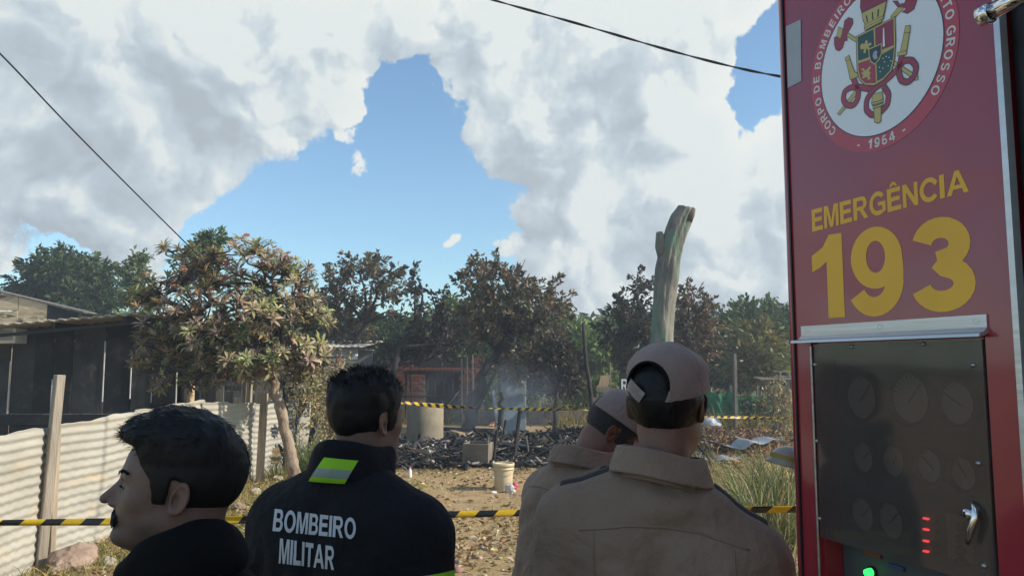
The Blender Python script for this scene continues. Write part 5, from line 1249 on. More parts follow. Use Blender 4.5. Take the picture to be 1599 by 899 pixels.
    if ch == '3': return [_stroke(_arc(.320,.715,.205,.180,168,-58,16)+[(.28,.54)], [.225]*17+[.20]), _stroke([(.28,.545)]+_arc(.320,.285,.235,.185,78,-168,18), [.20]+[.225]*19)], .67
    if ch == '33': return [_stroke(_arc(.315,.735,.215,.185,165,-60,16)+[(.30,.545)], [.195]*17+[.17]), _stroke([(.30,.545)]+_arc(.315,.285,.245,.21,75,-168,18), [.17]+[.195]*19)], .67
    if ch == '6': return [_stroke(_arc(.335,.335,.235,.245,112,472-0,28)[:29]+[], .18), _stroke(_arc(.37,.50,.27,.42,180,118,10)[:1]+_arc(.37,.50,.275,.425,185,60,14), .18)], .68
    if ch == '4': return [[(.40,0),(.60,0),(.60,.20),(.71,.20),(.71,.365),(.60,.365),(.60,1),(.42,1),(0,.37),(0,.20),(.40,.20)],[(.40,.365),(.18,.365),(.40,.70)]], .71
    if ch == '-': return [[(0,.26),(.36,.26),(.36,.43),(0,.43)]], .36
    return [], .32
def flat_text(txt, gap=.10, res=0):
    """outline lettering -> flat mesh in x,y with its bounds."""
    cu = None; x = 0.0; bmx = bmesh.new()
    for ch in txt:
        loops, w = glyph(ch)
        outers = [loops] if ch not in 'ÊG369' else ([loops[:2], loops[2:]] if ch == '9' else [[l] for l in loops])
        for k, ls in enumerate(outers):
            if not ls: continue
            cu = bpy.data.curves.new('t','CURVE'); cu.dimensions = '2D'; cu.fill_mode = 'BOTH'
            for lp in ls:
                sp = cu.splines.new('POLY'); sp.points.add(len(lp)-1); sp.use_cyclic_u = True
                for p, q in zip(sp.points, lp): p.co = (q[0]+x, q[1], 0, 1)
            o = bpy.data.objects.new('t', cu); COL.objects.link(o); bpy.context.view_layer.update()
            me = bpy.data.meshes.new_from_object(o.evaluated_get(bpy.context.evaluated_depsgraph_get()))
            if k: me.transform(Matrix.Translation((0,0,-.004*k)))
            bmx.from_mesh(me); bpy.data.objects.remove(o); bpy.data.curves.remove(cu); bpy.data.meshes.remove(me)
        x += w+gap
    me = bpy.data.meshes.new('lettering'); bmesh.ops.remove_doubles(bmx, verts=bmx.verts, dist=1e-5); bmesh.ops.triangulate(bmx, faces=bmx.faces); bmx.to_mesh(me); bmx.free()
    v = np.array([q.co[:] for q in me.vertices]); return me, v.min(0), v.max(0)
def refine(me, maxlen):
    bm = bmesh.new(); bm.from_mesh(me)
    for _ in range(5):
        es = [e for e in bm.edges if e.calc_length() > maxlen]
        if not es: break
        bmesh.ops.subdivide_edges(bm, edges=es, cuts=1, use_grid_fill=False); bmesh.ops.triangulate(bm, faces=bm.faces)
    bm.to_mesh(me); bm.free()

def build_people():
    # ---- young man in profile
    hp = at(281, 771, 1.335)
    A = Person('man in profile facing left with black swept hair, moustache and black hooded jacket', (hp[0]-.012, hp[1]+.02), R(-76), hp[2],
               hoff=(-.0,-.004), hrot=(R(-25),R(-5),R(0)), hs=.955, wid=.98, skin=(.175,.112,.087), beard=.55, full=.004, nose=1.10, seed=1, nd=.147, drop=.272, fz=.82)
    # keep the head over hp
    A.build_body(.0026); A.build_legs(M['black_cloth']); A.build_top('jacket', M['black_cloth'], g=.016, collar='roll', res=.009, fold=.05); A.build_collar(M['black_cloth'], 'roll', 27, -.018, .0, .080, -.002)
    def thA(x, y, z):
        top = np.clip((z-.055)/.05, 0, 1); fr = np.clip((y+.02)/.09, 0, 1)
        bk = np.clip((-y-.05)/.05, 0, 1)*np.clip((z-.02)/.04, 0, 1)
        low = np.clip((z+.07)/.07, .25, 1)
        return (.006 + .016*top*np.clip((y+.10)/.07,.25,1) + .012*top*fr + .002*bk)*low
    lineA = [(-.14,-.070),(-.085,-.066),(-.05,-.052),(-.022,-.034),(-.016,.028),(.000,.034),(.008,-.012),(.030,-.012),(.036,.03),(.055,.050),(.072,.082),(.10,.086),(.16,.088)]
    def flowA(p):
        f = np.zeros_like(p); top = p[:,2] > .07
        f[:,1] = np.where(top & (p[:,1] > -.045), .9, -.25); f[:,2] = np.where(top, np.where(p[:,1] > -.045, -.05, -1.0), -.9); return f
    hair_object('hair', hair_sdf(thA, lineA, .010, 55), A.Rs, A.th, A.root, M['hair'], 11000,
                lambda p: .007+.014*np.clip((p[:,2]-.03)/.06,0,1), flowA, 5, curl=.22, lift=.10, width=.0012)
    mb = MB()
    rg = np.random.default_rng(4)
    for i in range(620):                     # moustache hairs
        x = rg.uniform(-.031,.031); y = .1025 - 10*x*x + rg.uniform(-.003,.003); z = -.0385 - abs(x)*.30 + rg.uniform(-.007,.007)
        y -= .001; p = np.array([x, y, z]); d = np.array([np.sign(x)*.4+rg.normal(0,.2), .22, -1.0]); d /= np.linalg.norm(d)
        q = p+d*rg.uniform(.007,.012); mb.tube([A.th+A.Rs@p, A.th+A.Rs@((p+q)/2+np.array([0,.0015,0])), A.th+A.Rs@q], [.0010,.0009,.0004], 3, caps=False)
    mb.build('moustache', M['hair'], A.root)
    for sg in (-1,1):
        mb = MB()
        for i in range(150):
            t = rg.random(); x = sg*(.012+.036*t); p = np.array([x, .1035-.018*t-.006*t*t+rg.uniform(-.001,.001), .031+.006*math.sin(t*2.6)+rg.uniform(-.003,.002)])
            q = p + np.array([sg*.012, -.004, rg.uniform(0,.003)]); mb.tube([A.th+A.Rs@p, A.th+A.Rs@q], [.0009,.0005], 3, caps=False)
        mb.build('eyebrow', M['hair'], A.root)
        mb = MB()
        for i in range(26):
            t = i/25; p = np.array([sg*(.021+.021*t), .0905-.007*t*t, .0085]); q = p+np.array([0,.006,.0015])
            mb.tube([A.th+A.Rs@p, A.th+A.Rs@q], [.0008,.0004], 3, caps=False)
        mb.build('eyelash', M['hair'], A.root)

    # ---- military fireman in the lettered jacket
    hp = at(566, 662, 1.98)
    B = Person('man in black fire jacket lettered on the back with lime reflective patch', (hp[0]-.035, hp[1]-.01), R(25), hp[2],
               hoff=(.030,.035), hrot=(R(12),R(2),R(0)), hs=.97, wid=1.06, skin=(.20,.12,.09), beard=.2, seed=2, drop=.250, nd=.140, cr=-.008)
    B.build_body(); B.build_legs(M['navy_cloth']); B.build_top('jacket', M['navy_cloth'], g=.026, collar='roll', res=.008, fold=.055); B.build_collar(M['navy_cloth'], 'roll', 8, -.004, .004, .090, .004)
    def thB(x, y, z):
        top = np.clip((z-.04)/.06, 0, 1); return .004+.014*top+.003*np.clip((-y-.04)/.05,0,1)
    hair_object('hair', hair_sdf(thB, HZ, .016, 48), B.Rs, B.th, B.root, M['hair'], 11000,
                lambda p: .005+.026*np.clip((p[:,2]-.06)/.06,0,1),
                lambda p: np.stack([p[:,0]*3, p[:,1]*2-.1, np.where(p[:,2] > .06, .35, -.9)],1), 6, curl=.40, lift=.26, width=.0012)
    # lettering, reflective patch and arm bands on the jacket
    def text_quad(txt, quad, bold):
        me, lo, hi = flat_text(txt); q = [np.array(p, float) for p in quad]      # tl, tr, br, bl in photo pixels on the cloth
        refine(me, .30)
        for v in me.vertices:
            a = (v.co.x-lo[0])/(hi[0]-lo[0]); b = (v.co.y-lo[1])/(hi[1]-lo[1])
            p = (q[3]*(1-a)+q[2]*a)*(1-b)+(q[0]*(1-a)+q[1]*a)*b; w = B.cast_px(p[0], p[1], .0035)
            if w is not None: v.co = w
        return me
    for txt, quad in (('BOMBEIRO', [(431,794),(557,809),(556,842),(427,829)]), ('MILITAR', [(439,840),(524,853),(523,889),(437,878)])):
        me = text_quad(txt, quad, .035); me.materials.append(M['letter_grey']); mobj('lettering', me, B.top)
    def patch(quad, rows, cols, bands):
        q = [np.array(p, float) for p in quad]
        mb = MB(); V = []
        for i in range(rows+1):
            for j in range(cols+1):
                a, b = j/cols, i/rows; p = (q[0]*(1-a)+q[1]*a)*(1-b)+(q[3]*(1-a)+q[2]*a)*b
                V.append(B.cast_px(p[0], p[1], .005))
        ok = [v for v in V if v is not None]
        for q_ in range(len(V)-1,-1,-1):
            if V[q_] is None: V[q_] = V[q_+1] if q_+1 < len(V) and V[q_+1] is not None else ok[0]
        for i in range(rows):
            mi = bands(i/rows)
            mb.add([V[i*(cols+1)+j+k*(cols+1)] for k in (0,1) for j in range(cols+1)],
                   [(j, j+1, cols+2+j, cols+1+j) for j in range(cols)], mi, True)
        return mb.build('reflective_patch', [M['lime'], M['reflect']], B.top)
    patch([(508,714),(559,719),(537,756),(482,752)], 12, 8, lambda t: 1 if .38 < t < .70 else 0)
    a1, a2, a3 = B.arm_pts()
    for sg in (1,):
        for nm, t0, t1, mt in (('lime_band',.25,.48,'lime'),('grey_band',.33,.40,'reflect')):
            V = []; nn = 28; rows = 4; c0 = np.array([sg*a1[0]+B.nb[0], a1[1], a1[2]]); c1 = np.array([sg*a2[0]+B.nb[0], a2[1], a2[2]])
            fr = frame_from(c1-c0)
            for i in range(rows+1):
                c = c0+(c1-c0)*(t0+(t1-t0)*i/rows)
                for j in range(nn):
                    an = 2*math.pi*j/nn; dr = fr @ np.array([math.cos(an), math.sin(an), 0]); h = B.bvh.ray_cast(Vector(c), Vector(dr), .14)
                    p = np.array(h[0]) if h[0] is not None else c+dr*.085
                    V.append(p+dr*(.003 if mt == 'lime' else .005))
            F = [(i*nn+j, i*nn+(j+1)%nn, (i+1)*nn+(j+1)%nn, (i+1)*nn+j) for i in range(rows) for j in range(nn)]
            MB().add(V, F, 0, True).build(nm, M[mt], B.top)

    # ---- the two khaki men
    def shirt_details(Pn, pleats=True):
        zs, w = Pn.zs, Pn.w; x0 = Pn.nb[0]
        Pn.seam([(x0-.165*w, zs+.032),(x0-.08, zs+.046),(x0, zs+.046),(x0+.08, zs+.036),(x0+.165*w, zs+.000)], .003, name='yoke_seam')
        if pleats:
            for sg in (-1,1):
                Pn.seam([(x0+sg*.135*w, zs+.030-(.03 if sg > 0 else 0)),(x0+sg*.13*w, zs-.30),(x0+sg*.125*w, zs-.5)], .0028, name='pleat')
        for sg in (-1,1):
            # shoulder strap, standing a little proud of the cloth
            V = []; n = 14
            for i in range(n+1):
                t = i/n; x = x0+sg*(.125+(.210*w-.125)*t)
                for k, dy in enumerate((-.020,-.010,.010,.020)):
                    h = Pn.bvh.ray_cast(Vector((x, Pn.sy-.005+dy, zs+.3)), Vector((0,0,-1)))
                    z = h[0].z if h[0] is not None else zs
                    V.append((x, Pn.sy-.005+dy, z+(.0055 if k in (1,2) else .0005)))
            F = [(i*4+k, i*4+k+1, i*4+k+5, i*4+k+4) for i in range(n) for k in range(3)]
            MB().add(V, F, 0, True).build('shoulder_strap', M['epaulette'], Pn.top)
    def spectacles(Pn):
        mb = MB(); T = lambda p: Pn.th + Pn.Rs @ np.array(p)
        for sg in (-1,1):
            mb.tube([T((sg*.062,.088,.012)), T((sg*.076,.05,.014)), T((sg*.080,.0,.016)), T((sg*.082,-.012,.002))], .0016, 6)
            mb.tube([T((sg*(.033+.024*math.cos(a)), .100-.006*abs(math.cos(a)), .004+.018*math.sin(a))) for a in np.linspace(0,2*math.pi,20)], .0014, 5)
        mb.tube([T((-.010,.102,.010)), T((.010,.102,.010))], .0014, 5); mb.build('spectacles', M['lens'], Pn.root)
    def capfn(hole, tilt, off=.012, floor=.052, hole_c=(0,.038), hole_r=.045):
        def f(P):
            x, y, z = P; n = (fbm(x*13+3, y*13, z*20, 2)-.5)*.010
            d = ell(P, (0,-.006,.044), (.0765+off,.099+off,.088+off*1.15)); d = smin(d, ell(P, (0,.030,.024), (.066+off,.062+off,.078+off)), .03)
            d = smin(d, ell(P, (0,.004,.098), (.078+off*.5,.094+off*.5,.046)), .03) + n
            pl = (floor + tilt*y) - z
            d = smax(d, pl, .004)
            d = smax(d, -(d+.0042), .001) if False else d
            inner = ell(P, (0,-.006,.044), (.0765+off-.0075,.099+off-.0075,.088+off*1.15-.0075)); inner = smin(inner, ell(P, (0,.030,.024), (.066+off-.0075,.062+off-.0075,.078+off-.0075)), .03)
            inner = smin(inner, ell(P, (0,.004,.093), (.073+off*.5,.089+off*.5,.040)), .03)+n
            d = smax(d, -inner, .002)
            if hole:
                hd = np.sqrt((x-hole_c[0])**2+((z-hole_c[1])*.95)**2)-hole_r; hd = np.maximum(hd, y+.03)
                d = smax(d, -hd, .003)
            return d
        return f
    def cap_object(Pn, fn, name='cap'):
        a = axis((-.105,.105,.0029)); b = axis((-.13,.125,.0029)); c = axis((-.02,.165,.0029))
        P = grid(a, b, c); V, F = surf_nets(fn(P).astype(np.float32), a, b, c)
        o = mobj(name, raw_mesh(name, V @ Pn.Rs.T + Pn.th, F, [M['khaki_cap']], True), Pn.root)
        bm = bmesh.new(); bm.from_mesh(o.data); bv = BVHTree.FromBMesh(bm); bm.free()
        for az_ in (20, 90, 160, 270-62, 270+62):     # panel seams running down from the crown
            L_ = []
            for el_ in range(86, 8, -4):
                d_ = Pn.Rs @ np.array([math.cos(R(az_))*math.cos(R(el_)), math.sin(R(az_))*math.cos(R(el_)), math.sin(R(el_))]); c_ = Pn.th + Pn.Rs @ np.array([0,-.005,.045])
                h = bv.ray_cast(Vector(c_+d_*.3), Vector(-d_), .21)
                if h[0] is not None and (Pn.Rs.T @ (np.array(h[0])-Pn.th))[2] > .055: L_.append(np.array(h[0]))
            if len(L_) > 3: MB().tube(L_, .0013, 5).build('seam', M['khaki_cap'], o)
        V = []; n = 20                          # visor
        for r_, dz in ((0.0,.0),(.5,-.006),(1.0,-.018)):
            for i in range(n+1):
                t = -1+2*i/n; an = t*1.05; rx = .083+.012*r_
                base = np.array([math.sin(an)*rx, .010+math.cos(an)*.092, .042]); out = np.array([math.sin(an)*.25, 1.0, 0])*(.062*r_*max(0.0,math.cos(t*1.5)))
                V.append(Pn.th + Pn.Rs @ (base+out+np.array([0,0,dz])))
        m = n+1; F = [(k*m+i, k*m+i+1, (k+1)*m+i+1, (k+1)*m+i) for k in range(2) for i in range(n)]
        V = np.array(V); V2 = V - (Pn.Rs @ np.array([0,0,.004])); k = len(V)
        F2 = F + [tuple(j+k for j in f[::-1]) for f in F]
        rim = [i for i in range(m)]; edge = list(range(2*m,3*m))
        F2 += [(edge[i+1], edge[i], edge[i]+k, edge[i+1]+k) for i in range(n)]
        MB().add(np.concatenate([V,V2]), F2, 0, True).build('visor', M['khaki_cap'], o)
        return o
    hp = at(1052, 640, 1.90)
    C = Person('broad man seen from behind in khaki shirt and khaki cap with open back', (hp[0]-.050, hp[1]+.0), R(10), hp[2],
               hoff=(.034,.035), hrot=(R(14),R(0),R(1)), hs=1.05, wid=1.15, skin=(.20,.105,.073), beard=.15, full=.010, seed=3, drop=.300, roll=.16, cr=.012, nd=.168)
    C.build_body(); C.build_legs(M['khaki']); C.build_top('shirt', M['khaki'], g=.018, collar='shirt', res=.008, fold=.050); C.build_collar(M['khaki'], 'shirt', 6, 0, .0, .064, .004)
    shirt_details(C); spectacles(C)
    def thC(x, y, z): return .007+.008*np.clip((.048-z)/.02,0,1)
    hair_object('hair', hair_sdf(thC, HZ, .004, 80), C.Rs, C.th, C.root, M['hair'], 8000, lambda p: np.full(len(p), .009),
                lambda p: np.stack([p[:,0]*0, p[:,0]*0-.2, np.full(len(p), -1.0)],1), 7, curl=.5, lift=.32, mask=lambda p: p[:,2] < .10)
    co = cap_object(C, capfn(True, .22, .018, .046, (-.022,.056), .052))
    # edge binding of the open back and the loose strap
    fnc = lambda x, z: C.th + C.Rs @ np.array([x, -.1225*math.sqrt(max(.05, 1-(x/.100)**2-((z-.044)/.115)**2*.9)), z])
    mb = MB(); mb.tube([fnc(-.022+.052*math.cos(a), .056+.0547*math.sin(a)) for a in np.linspace(R(-8),R(188),22)], .0034, 6); mb.build('binding', M['black_cloth'], co)
    P0, P1 = np.array([-.070,.062]), np.array([-.030,.030]); dd = (P1-P0)/np.linalg.norm(P1-P0); pp = np.array([-dd[1], dd[0]])
    V = []
    for i in range(7):
        for sgn in (-1,1):
            q = P0+(P1-P0)*i/6+pp*.0135*sgn; V.append(fnc(q[0], q[1])+C.Rs@np.array([0,-.004,0]))
    n0 = len(V); V += [v+C.Rs@np.array([0,.003,0]) for v in V[:n0]]
    F = [(2*i, 2*i+1, 2*i+3, 2*i+2) for i in range(6)]; F += [tuple(j+n0 for j in f[::-1]) for f in F]
    F += [(2*i, 2*i+2, 2*i+2+n0, 2*i+n0) for i in range(6)]+[(2*i+1, 2*i+1+n0, 2*i+3+n0, 2*i+3) for i in range(6)]+[(0,n0,n0+1,1),(12,13,13+n0,12+n0)]
    MB().add(V, F).build('strap', M['strap'], co)
    # arm patch on the left sleeve
    p0 = C.cast_px(806, 812, .004)
    if p0 is not None:
        V = []; F = []
        for i in range(7):
            for j in range(3):
                px = 822-16*i/6+(j-1)*2.2; py = 797+36*i/6; w = C.cast_px(px, py, .004); V.append(w if w is not None else V[-1])
        F = [(i*3+j, i*3+j+1, i*3+j+4, i*3+j+3) for i in range(6) for j in range(2)]
        MB().add(V, F, 0, True).build('arm_patch', M['patch'], C.top)

    hp = at(956, 684, 2.60)
    D = Person('man in khaki cap bowing his head, half hidden by the broad man', (hp[0]-.13, hp[1]-.06), R(58), hp[2]+.01,
               hoff=(.0,.15), hrot=(R(30),R(44),R(0)), hs=1.0, wid=1.05, skin=(.21,.105,.07), beard=.1, full=.006, lean=.18, seed=4, drop=.205, cr=.0, nd=.098)
    D.build_body(); D.build_legs(M['khaki']); D.build_top('shirt', M['khaki'], g=.016, collar='shirt', res=.009, fold=.045); D.build_collar(M['khaki'], 'shirt', 10, .0, -.006, .060, .0)
    shirt_details(D, False); spectacles(D)
    hair_object('hair', hair_sdf(lambda x,y,z: .004+.003*np.clip((-y)/.08,0,1), [(a,b-.022 if a < -.03 else b) for a,b in HZ], .003, 80), D.Rs, D.th, D.root, M['hair_short'], 3500, lambda p: np.full(len(p), .007),
                lambda p: np.stack([p[:,0]*0, p[:,0]*0-.2, np.full(len(p), -1.0)],1), 8, curl=.35, lift=.2, mask=lambda p: p[:,2] < .09)
    cap_object(D, capfn(True, .15, .015, .050, (0,.048), .030))
build_people()
# ------------------------------------------------------------ fire engine
def build_truck():
    P0 = np.array([CXP*0+(1227-CXP)/FPX*1.65, 1.65, 0.0]); ex = np.array([.351,-.936,0]); ex /= np.linalg.norm(ex); ez = np.array([0,0,1.0]); ey = np.array([-ex[1],ex[0],0.0])
    root = thing('fire_engine', 'red fire engine side with round crest, yellow 193 lettering and smoked gauge panel', 'fire engine', P0, math.atan2(ex[1],ex[0]))
    Rw = np.stack([ex,ey,ez],1)
    def tp(px, py, dep=0.0):                 # local x,z on the side plane pushed in by dep
        r = ray(px,py); o = np.array([0,0,CAMZ]); n = ey; t = np.dot(P0+ey*dep-o, n)/np.dot(r,n); q = Rw.T @ (o+r*t-P0); return q[0], q[2]
    L_, Wd, H = 7.6, 2.45, 3.35; z0 = .55
    A = lambda mb, name, mat, par=None: mb.build(name, M[mat], par or root)
    dx0, dz1 = tp(1266,533); dx1, _ = tp(1539,540); dz0 = tp(1277,899)[1]-.16; DEP = .055
    bx1 = tp(1569,200)[0]
    # painted body around the opening of the gauge panel
    def plate(x0,x1,za,zb,y0=0,y1=Wd,bev=.0): return ((x0+x1)/2,(y0+y1)/2,(za+zb)/2),(x1-x0,y1-y0,zb-za)
    cuts = [(0,dx0,z0,H),(dx1,bx1,z0,H),(dx0,dx1,dz1,H),(dx0,dx1,z0,dz0)]
    mb = MB()
    g = .018                                  # rounded corner of the body edge
    mb.box(*plate(g,dx0,z0,H,0,.09)); mb.box(*plate(dx1,bx1,z0,H,0,.09)); mb.box(*plate(dx0,dx1,dz1,H,0,.09)); mb.box(*plate(dx0,dx1,z0,dz0,0,.09))
    n = 6; V = []
    for k in range(n+1):
        a = math.pi/2*k/n; V += [(g-g*math.sin(a), g-g*math.cos(a), z0),(g-g*math.sin(a), g-g*math.cos(a), H)]
    mb.add(V, [(2*k,2*k+1,2*k+3,2*k+2) for k in range(n)], 0, True)
    mb.box(((bx1)/2+.0,(.10+Wd)/2,(z0+H)/2),(bx1-.004,Wd-.10,H-z0-.01)); mb.box((.0+.02,(g+.1)/2,(z0+H)/2),(.04,.1-g,H-z0-.004))
    A(mb,'body','red')
    mb = MB().box(((bx1+L_)/2+.03,Wd/2+.03,(z0+H)/2),(L_-bx1-.06,Wd-.08,H-z0-.02)); A(mb,'rear_body','red')
    mb = MB().box((L_/2,Wd/2,H+.03),(L_-.05,Wd-.1,.06),None,0,.02); A(mb,'roof','alu')
    mb = MB().box((L_/2,Wd/2,z0-.12),(L_-.2,Wd-.5,.22),None,0,.02); A(mb,'chassis','rubber')
    for xw in (1.9,5.9):
        for yw in (.17,Wd-.17):
            rt = rotm(R(90),0,0); w = MB().lathe([(.30,-.14),(.46,-.15),(.52,-.10),(.52,.10),(.46,.15),(.30,.14)],28,(xw,yw,.52),rt,0,True,True); o = A(w,'wheel','rubber')
            A(MB().lathe([(0,-.10),(.12,-.12),(.28,-.06),(.30,-.13),(.30,.13),(.28,.06),(0,.06)],24,(xw,yw,.52),rt),'rim','alu',o)
    # edge trim near the corner
    x1 = tp(1237,400)[0]; A(MB().box((x1,-.001,(z0+H)/2),(.004,.006,H-z0-.02)),'corner_seam','black_plastic')
    # right side: bright strip, dark gap, roller shutter with frame
    A(MB().box((bx1+.006,-.004,(z0+H)/2),(.010,.016,H-z0)),'trim_strip','alu')
    A(MB().box((bx1+.030,.03,(z0+H)/2),(.038,.03,H-z0)),'shutter_rail','black_plastic')
    sx = bx1+.05
    for k in range(52):
        z = .75+k*.048; A(MB().box((sx+.55,.028+.0,z),(1.1,.018,.045),None,0,.006),'shutter_slat','alu')
    # grab rail at the top right
    a = tp(1537,24,-.06); b = tp(1640,-26,-.06); A(MB().tube([(a[0],-.06,a[1]),(b[0],-.06,b[1]+.0)],.013,14),'grab_rail','chrome')
    A(MB().lathe([(0,-.004),(.016,-.003),(.016,.012),(.013,.014)],16,(a[0]-.002,-.06,a[1]),rotm(0,R(90),0)),'rail_end','chrome')
    A(MB().tube([(b[0]-.02,-.06,b[1]),(b[0]-.02,.03,b[1])],.011,10),'rail_bracket','chrome')
    # sticker
    q = [tp(1228,42),tp(1251,31),tp(1252,127),tp(1231,138)]; y = -.0015
    A(MB().add([(u,y,v) for u,v in q]+[(u,y+.001,v) for u,v in q],[(0,3,2,1),(0,1,5,4),(1,2,6,5),(2,3,7,6),(3,0,4,7)]),'reflective_sticker','sticker')
    # ---- round crest
    xl, xr = tp(1267,130)[0], tp(1498,30)[0]; cx = (xl+xr)/2; rad = (xr-xl)/2; cz = tp(1365,237)[1]+rad
    ri = rad*.826
    def disc(r0,r1,y,mat,name,par,n=72):
        V = [(cx+r*math.cos(2*math.pi*j/n),y,cz+r*math.sin(2*math.pi*j/n)) for r in (r0,r1) for j in range(n)]
        F = [(j,n+j,n+(j+1)%n,(j+1)%n) for j in range(n)] if r0 > 0 else [tuple(range(n,2*n))]
        o = MB().add(V,F).build(name,M[mat],par); recalc_to(o); return o
    def recalc_to(o):                         # all print faces look outward (-y)
        bm = bmesh.new(); bm.from_mesh(o.data); bm.normal_update()
        for f in bm.faces:
            if f.normal.y > 0: f.normal_flip()
        bm.to_mesh(o.data); bm.free()
    crest = disc(0,rad,-.0006,'red_ring','crest',root); disc(0,ri+.0022,-.0009,'crest_dark','ring_outline',crest); disc(0,ri,-.0012,'crest_white','field',crest)
    fx, fz = 1/3.5963, 1/3.596
    def Z(zx,zy): return tp(1250+zx*fx, zy*fz)
    lay = [0]
    def poly(pts, mat, name, edge=.0, px=True):
        P = [Z(*p) for p in pts] if px else pts
        lay[0] += 1; y = -.0016-.00004*lay[0]
        if edge:
            c = np.mean(P,0); P2 = []
            m = len(P)
            for i in range(m):                # offset outline
                a_, b_, c_ = np.array(P[i-1]),np.array(P[i]),np.array(P[(i+1)%m]); e1 = b_-a_; e2 = c_-b_; e1 = e1/(np.linalg.norm(e1)+1e-9); e2 = e2/(np.linalg.norm(e2)+1e-9)
                n1 = np.array([e1[1],-e1[0]]); n2 = np.array([e2[1],-e2[0]]); nn = n1+n2; nn /= np.linalg.norm(nn)+1e-9; P2.append(b_+nn*edge)
            ar = sum(P[i-1][0]*P[i][1]-P[i][0]*P[i-1][1] for i in range(m))
            if ar < 0: P2 = [2*np.array(p)-q for p,q in zip(P,P2)]
            o = MB().add([(u,y+.00002,v) for u,v in P2],[tuple(range(m))]).build(name+'_outline',M['crest_dark'],crest); recalc_to(o)
        o = MB().add([(u,y,v) for u,v in P],[tuple(range(len(P)))]).build(name,M[mat],crest); recalc_to(o)
    def stroke(pts, w, mat, name, edge=.0016):
        P = np.array([Z(*p) for p in pts]); t = np.linspace(0,len(P)-1,len(P)*6)
        try: Q = np.stack([np.interp(t,range(len(P)),P[:,d]) for d in (0,1)],1)
        except Exception: return
        for _ in range(3): Q[1:-1] = (Q[:-2]+2*Q[1:-1]+Q[2:])/4
        T = np.gradient(Q,axis=0); T /= np.linalg.norm(T,axis=1,keepdims=True)+1e-9; Nn = np.stack([-T[:,1],T[:,0]],1)
        for ww, mt, nm in ((w/2+edge,'crest_dark',name+'_outline'),(w/2,mat,name)):
            lay[0] += 1; y = -.0016-.00004*lay[0]; n = len(Q); V = [(p[0],y,p[1]) for p in np.concatenate([Q+Nn*ww,Q-Nn*ww])]
            o = MB().add(V,[(i,i+1,n+i+1,n+i) for i in range(n-1)]).build(nm,M[mt],crest); recalc_to(o)
    E = .0015
    # axes
    poly([(262,205),(272,190),(345,232),(338,252)],'crest_gold','axe_shaft',E); poly([(205,215),(217,155),(240,165),(232,222)],'crest_gold','axe_peen',E)
    poly([(195,250),(194,215),(205,208),(228,222),(245,170),(252,120),(272,103),(295,110),(297,135),(280,165),(262,195),(266,228),(250,232),(240,268),(222,287),(203,278)],'crest_red','axe_head',E)
    poly([(510,95),(528,108),(590,40),(572,22)],'crest_gold','axe_shaft',E)
    poly([(522,8),(545,10),(565,35),(590,20),(605,-30),(650,-25),(655,10),(640,52),(605,76),(575,68),(600,52),(580,40),(552,40)],'crest_red','axe_head',E)
    poly([(520,360),(530,345),(662,432),(664,448),(650,450)],'crest_gold','axe_shaft',E)
    poly([(212,640),(225,645),(345,500),(325,490)],'crest_gold','pike',E)
    # hoses
    stroke([(300,440),(312,470),(330,510),(325,560),(300,595),(262,592),(243,560),(250,515),(285,492),(340,490),(400,505),(450,480),(510,430),(552,385)],.0095,'crest_red','hose')
    stroke([(470,485),(500,530),(492,590),(450,635),(405,650),(372,620),(375,560),(410,510),(450,475)],.0095,'crest_red','hose')
    stroke([(578,300),(565,345),(555,410),(570,455),(605,465),(645,430),(655,375),(630,340),(590,340),(560,370),(545,395)],.0095,'crest_red','hose')
    # nozzles
    poly([(255,328),(276,313),(282,335),(262,348)],'crest_gold','nozzle',E); poly([(263,348),(282,336),(308,408),(322,412),(328,432),(285,448),(282,430)],'crest_gold','nozzle',E)
    poly([(412,532),(462,518),(468,560),(456,600),(455,682),(440,692),(422,686),(418,610),(405,580)],'crest_gold','nozzle',E); stroke([(408,585),(440,578),(470,566)],.003,'crest_gold','nozzle_band'); stroke([(410,605),(440,598),(468,586)],.003,'crest_gold','nozzle_band')
    poly([(596,150),(620,147),(618,185),(588,188)],'crest_gold','nozzle',E); poly([(588,190),(616,187),(600,290),(566,296)],'crest_gold','nozzle',E); poly([(553,298),(600,288),(598,308),(552,316)],'crest_gold','nozzle',E)
    # shield
    poly([(320,207),(420,158),(534,97),(538,230),(532,330),(515,400),(470,450),(420,480),(370,478),(338,450),(325,400),(321,300)],'crest_gold','shield_border',E)
    poly([(327,210),(416,167),(422,300),(400,320),(330,345)],'crest_green','quarter'); poly([(424,162),(528,106),(531,256),(470,280),(428,298)],'crest_red','quarter')
    poly([(330,358),(424,326),(430,468),(372,470),(344,446),(332,400)],'crest_red','quarter'); poly([(432,326),(531,268),(526,330),(508,398),(470,440),(436,458)],'crest_green','quarter')
    poly([(340,262),(352,246),(366,250),(372,228),(384,232),(384,250),(402,240),(406,252),(388,264),(400,280),(388,286),(376,272),(372,300),(360,302),(362,276),(346,282)],'crest_gold','cross')
    poly([(470,160),(476,160),(480,262),(468,266)],'crest_white','obelisk')
    poly([(345,390),(360,385),(372,400),(385,385),(398,372),(402,384),(390,400),(400,410),(394,430),(402,446),(384,450),(380,432),(366,440),(352,446),(358,425),(348,412),(362,405)],'crest_gold','lion')
    for u,v in ((470,330),(488,320),(505,325),(478,350),(500,372),(470,385),(455,405),(450,380),(515,345)): poly([(u,v-4),(u+4,v),(u,v+4),(u-4,v)],'crest_white','star')
    poly([(388,276),(424,262),(464,245),(464,305),(450,340),(424,368),(400,350),(390,315)],'crest_gold','inner_border'); poly([(393,281),(424,268),(459,252),(459,303),(446,334),(424,360),(404,345),(395,312)],'crest_dark','inner_shield')
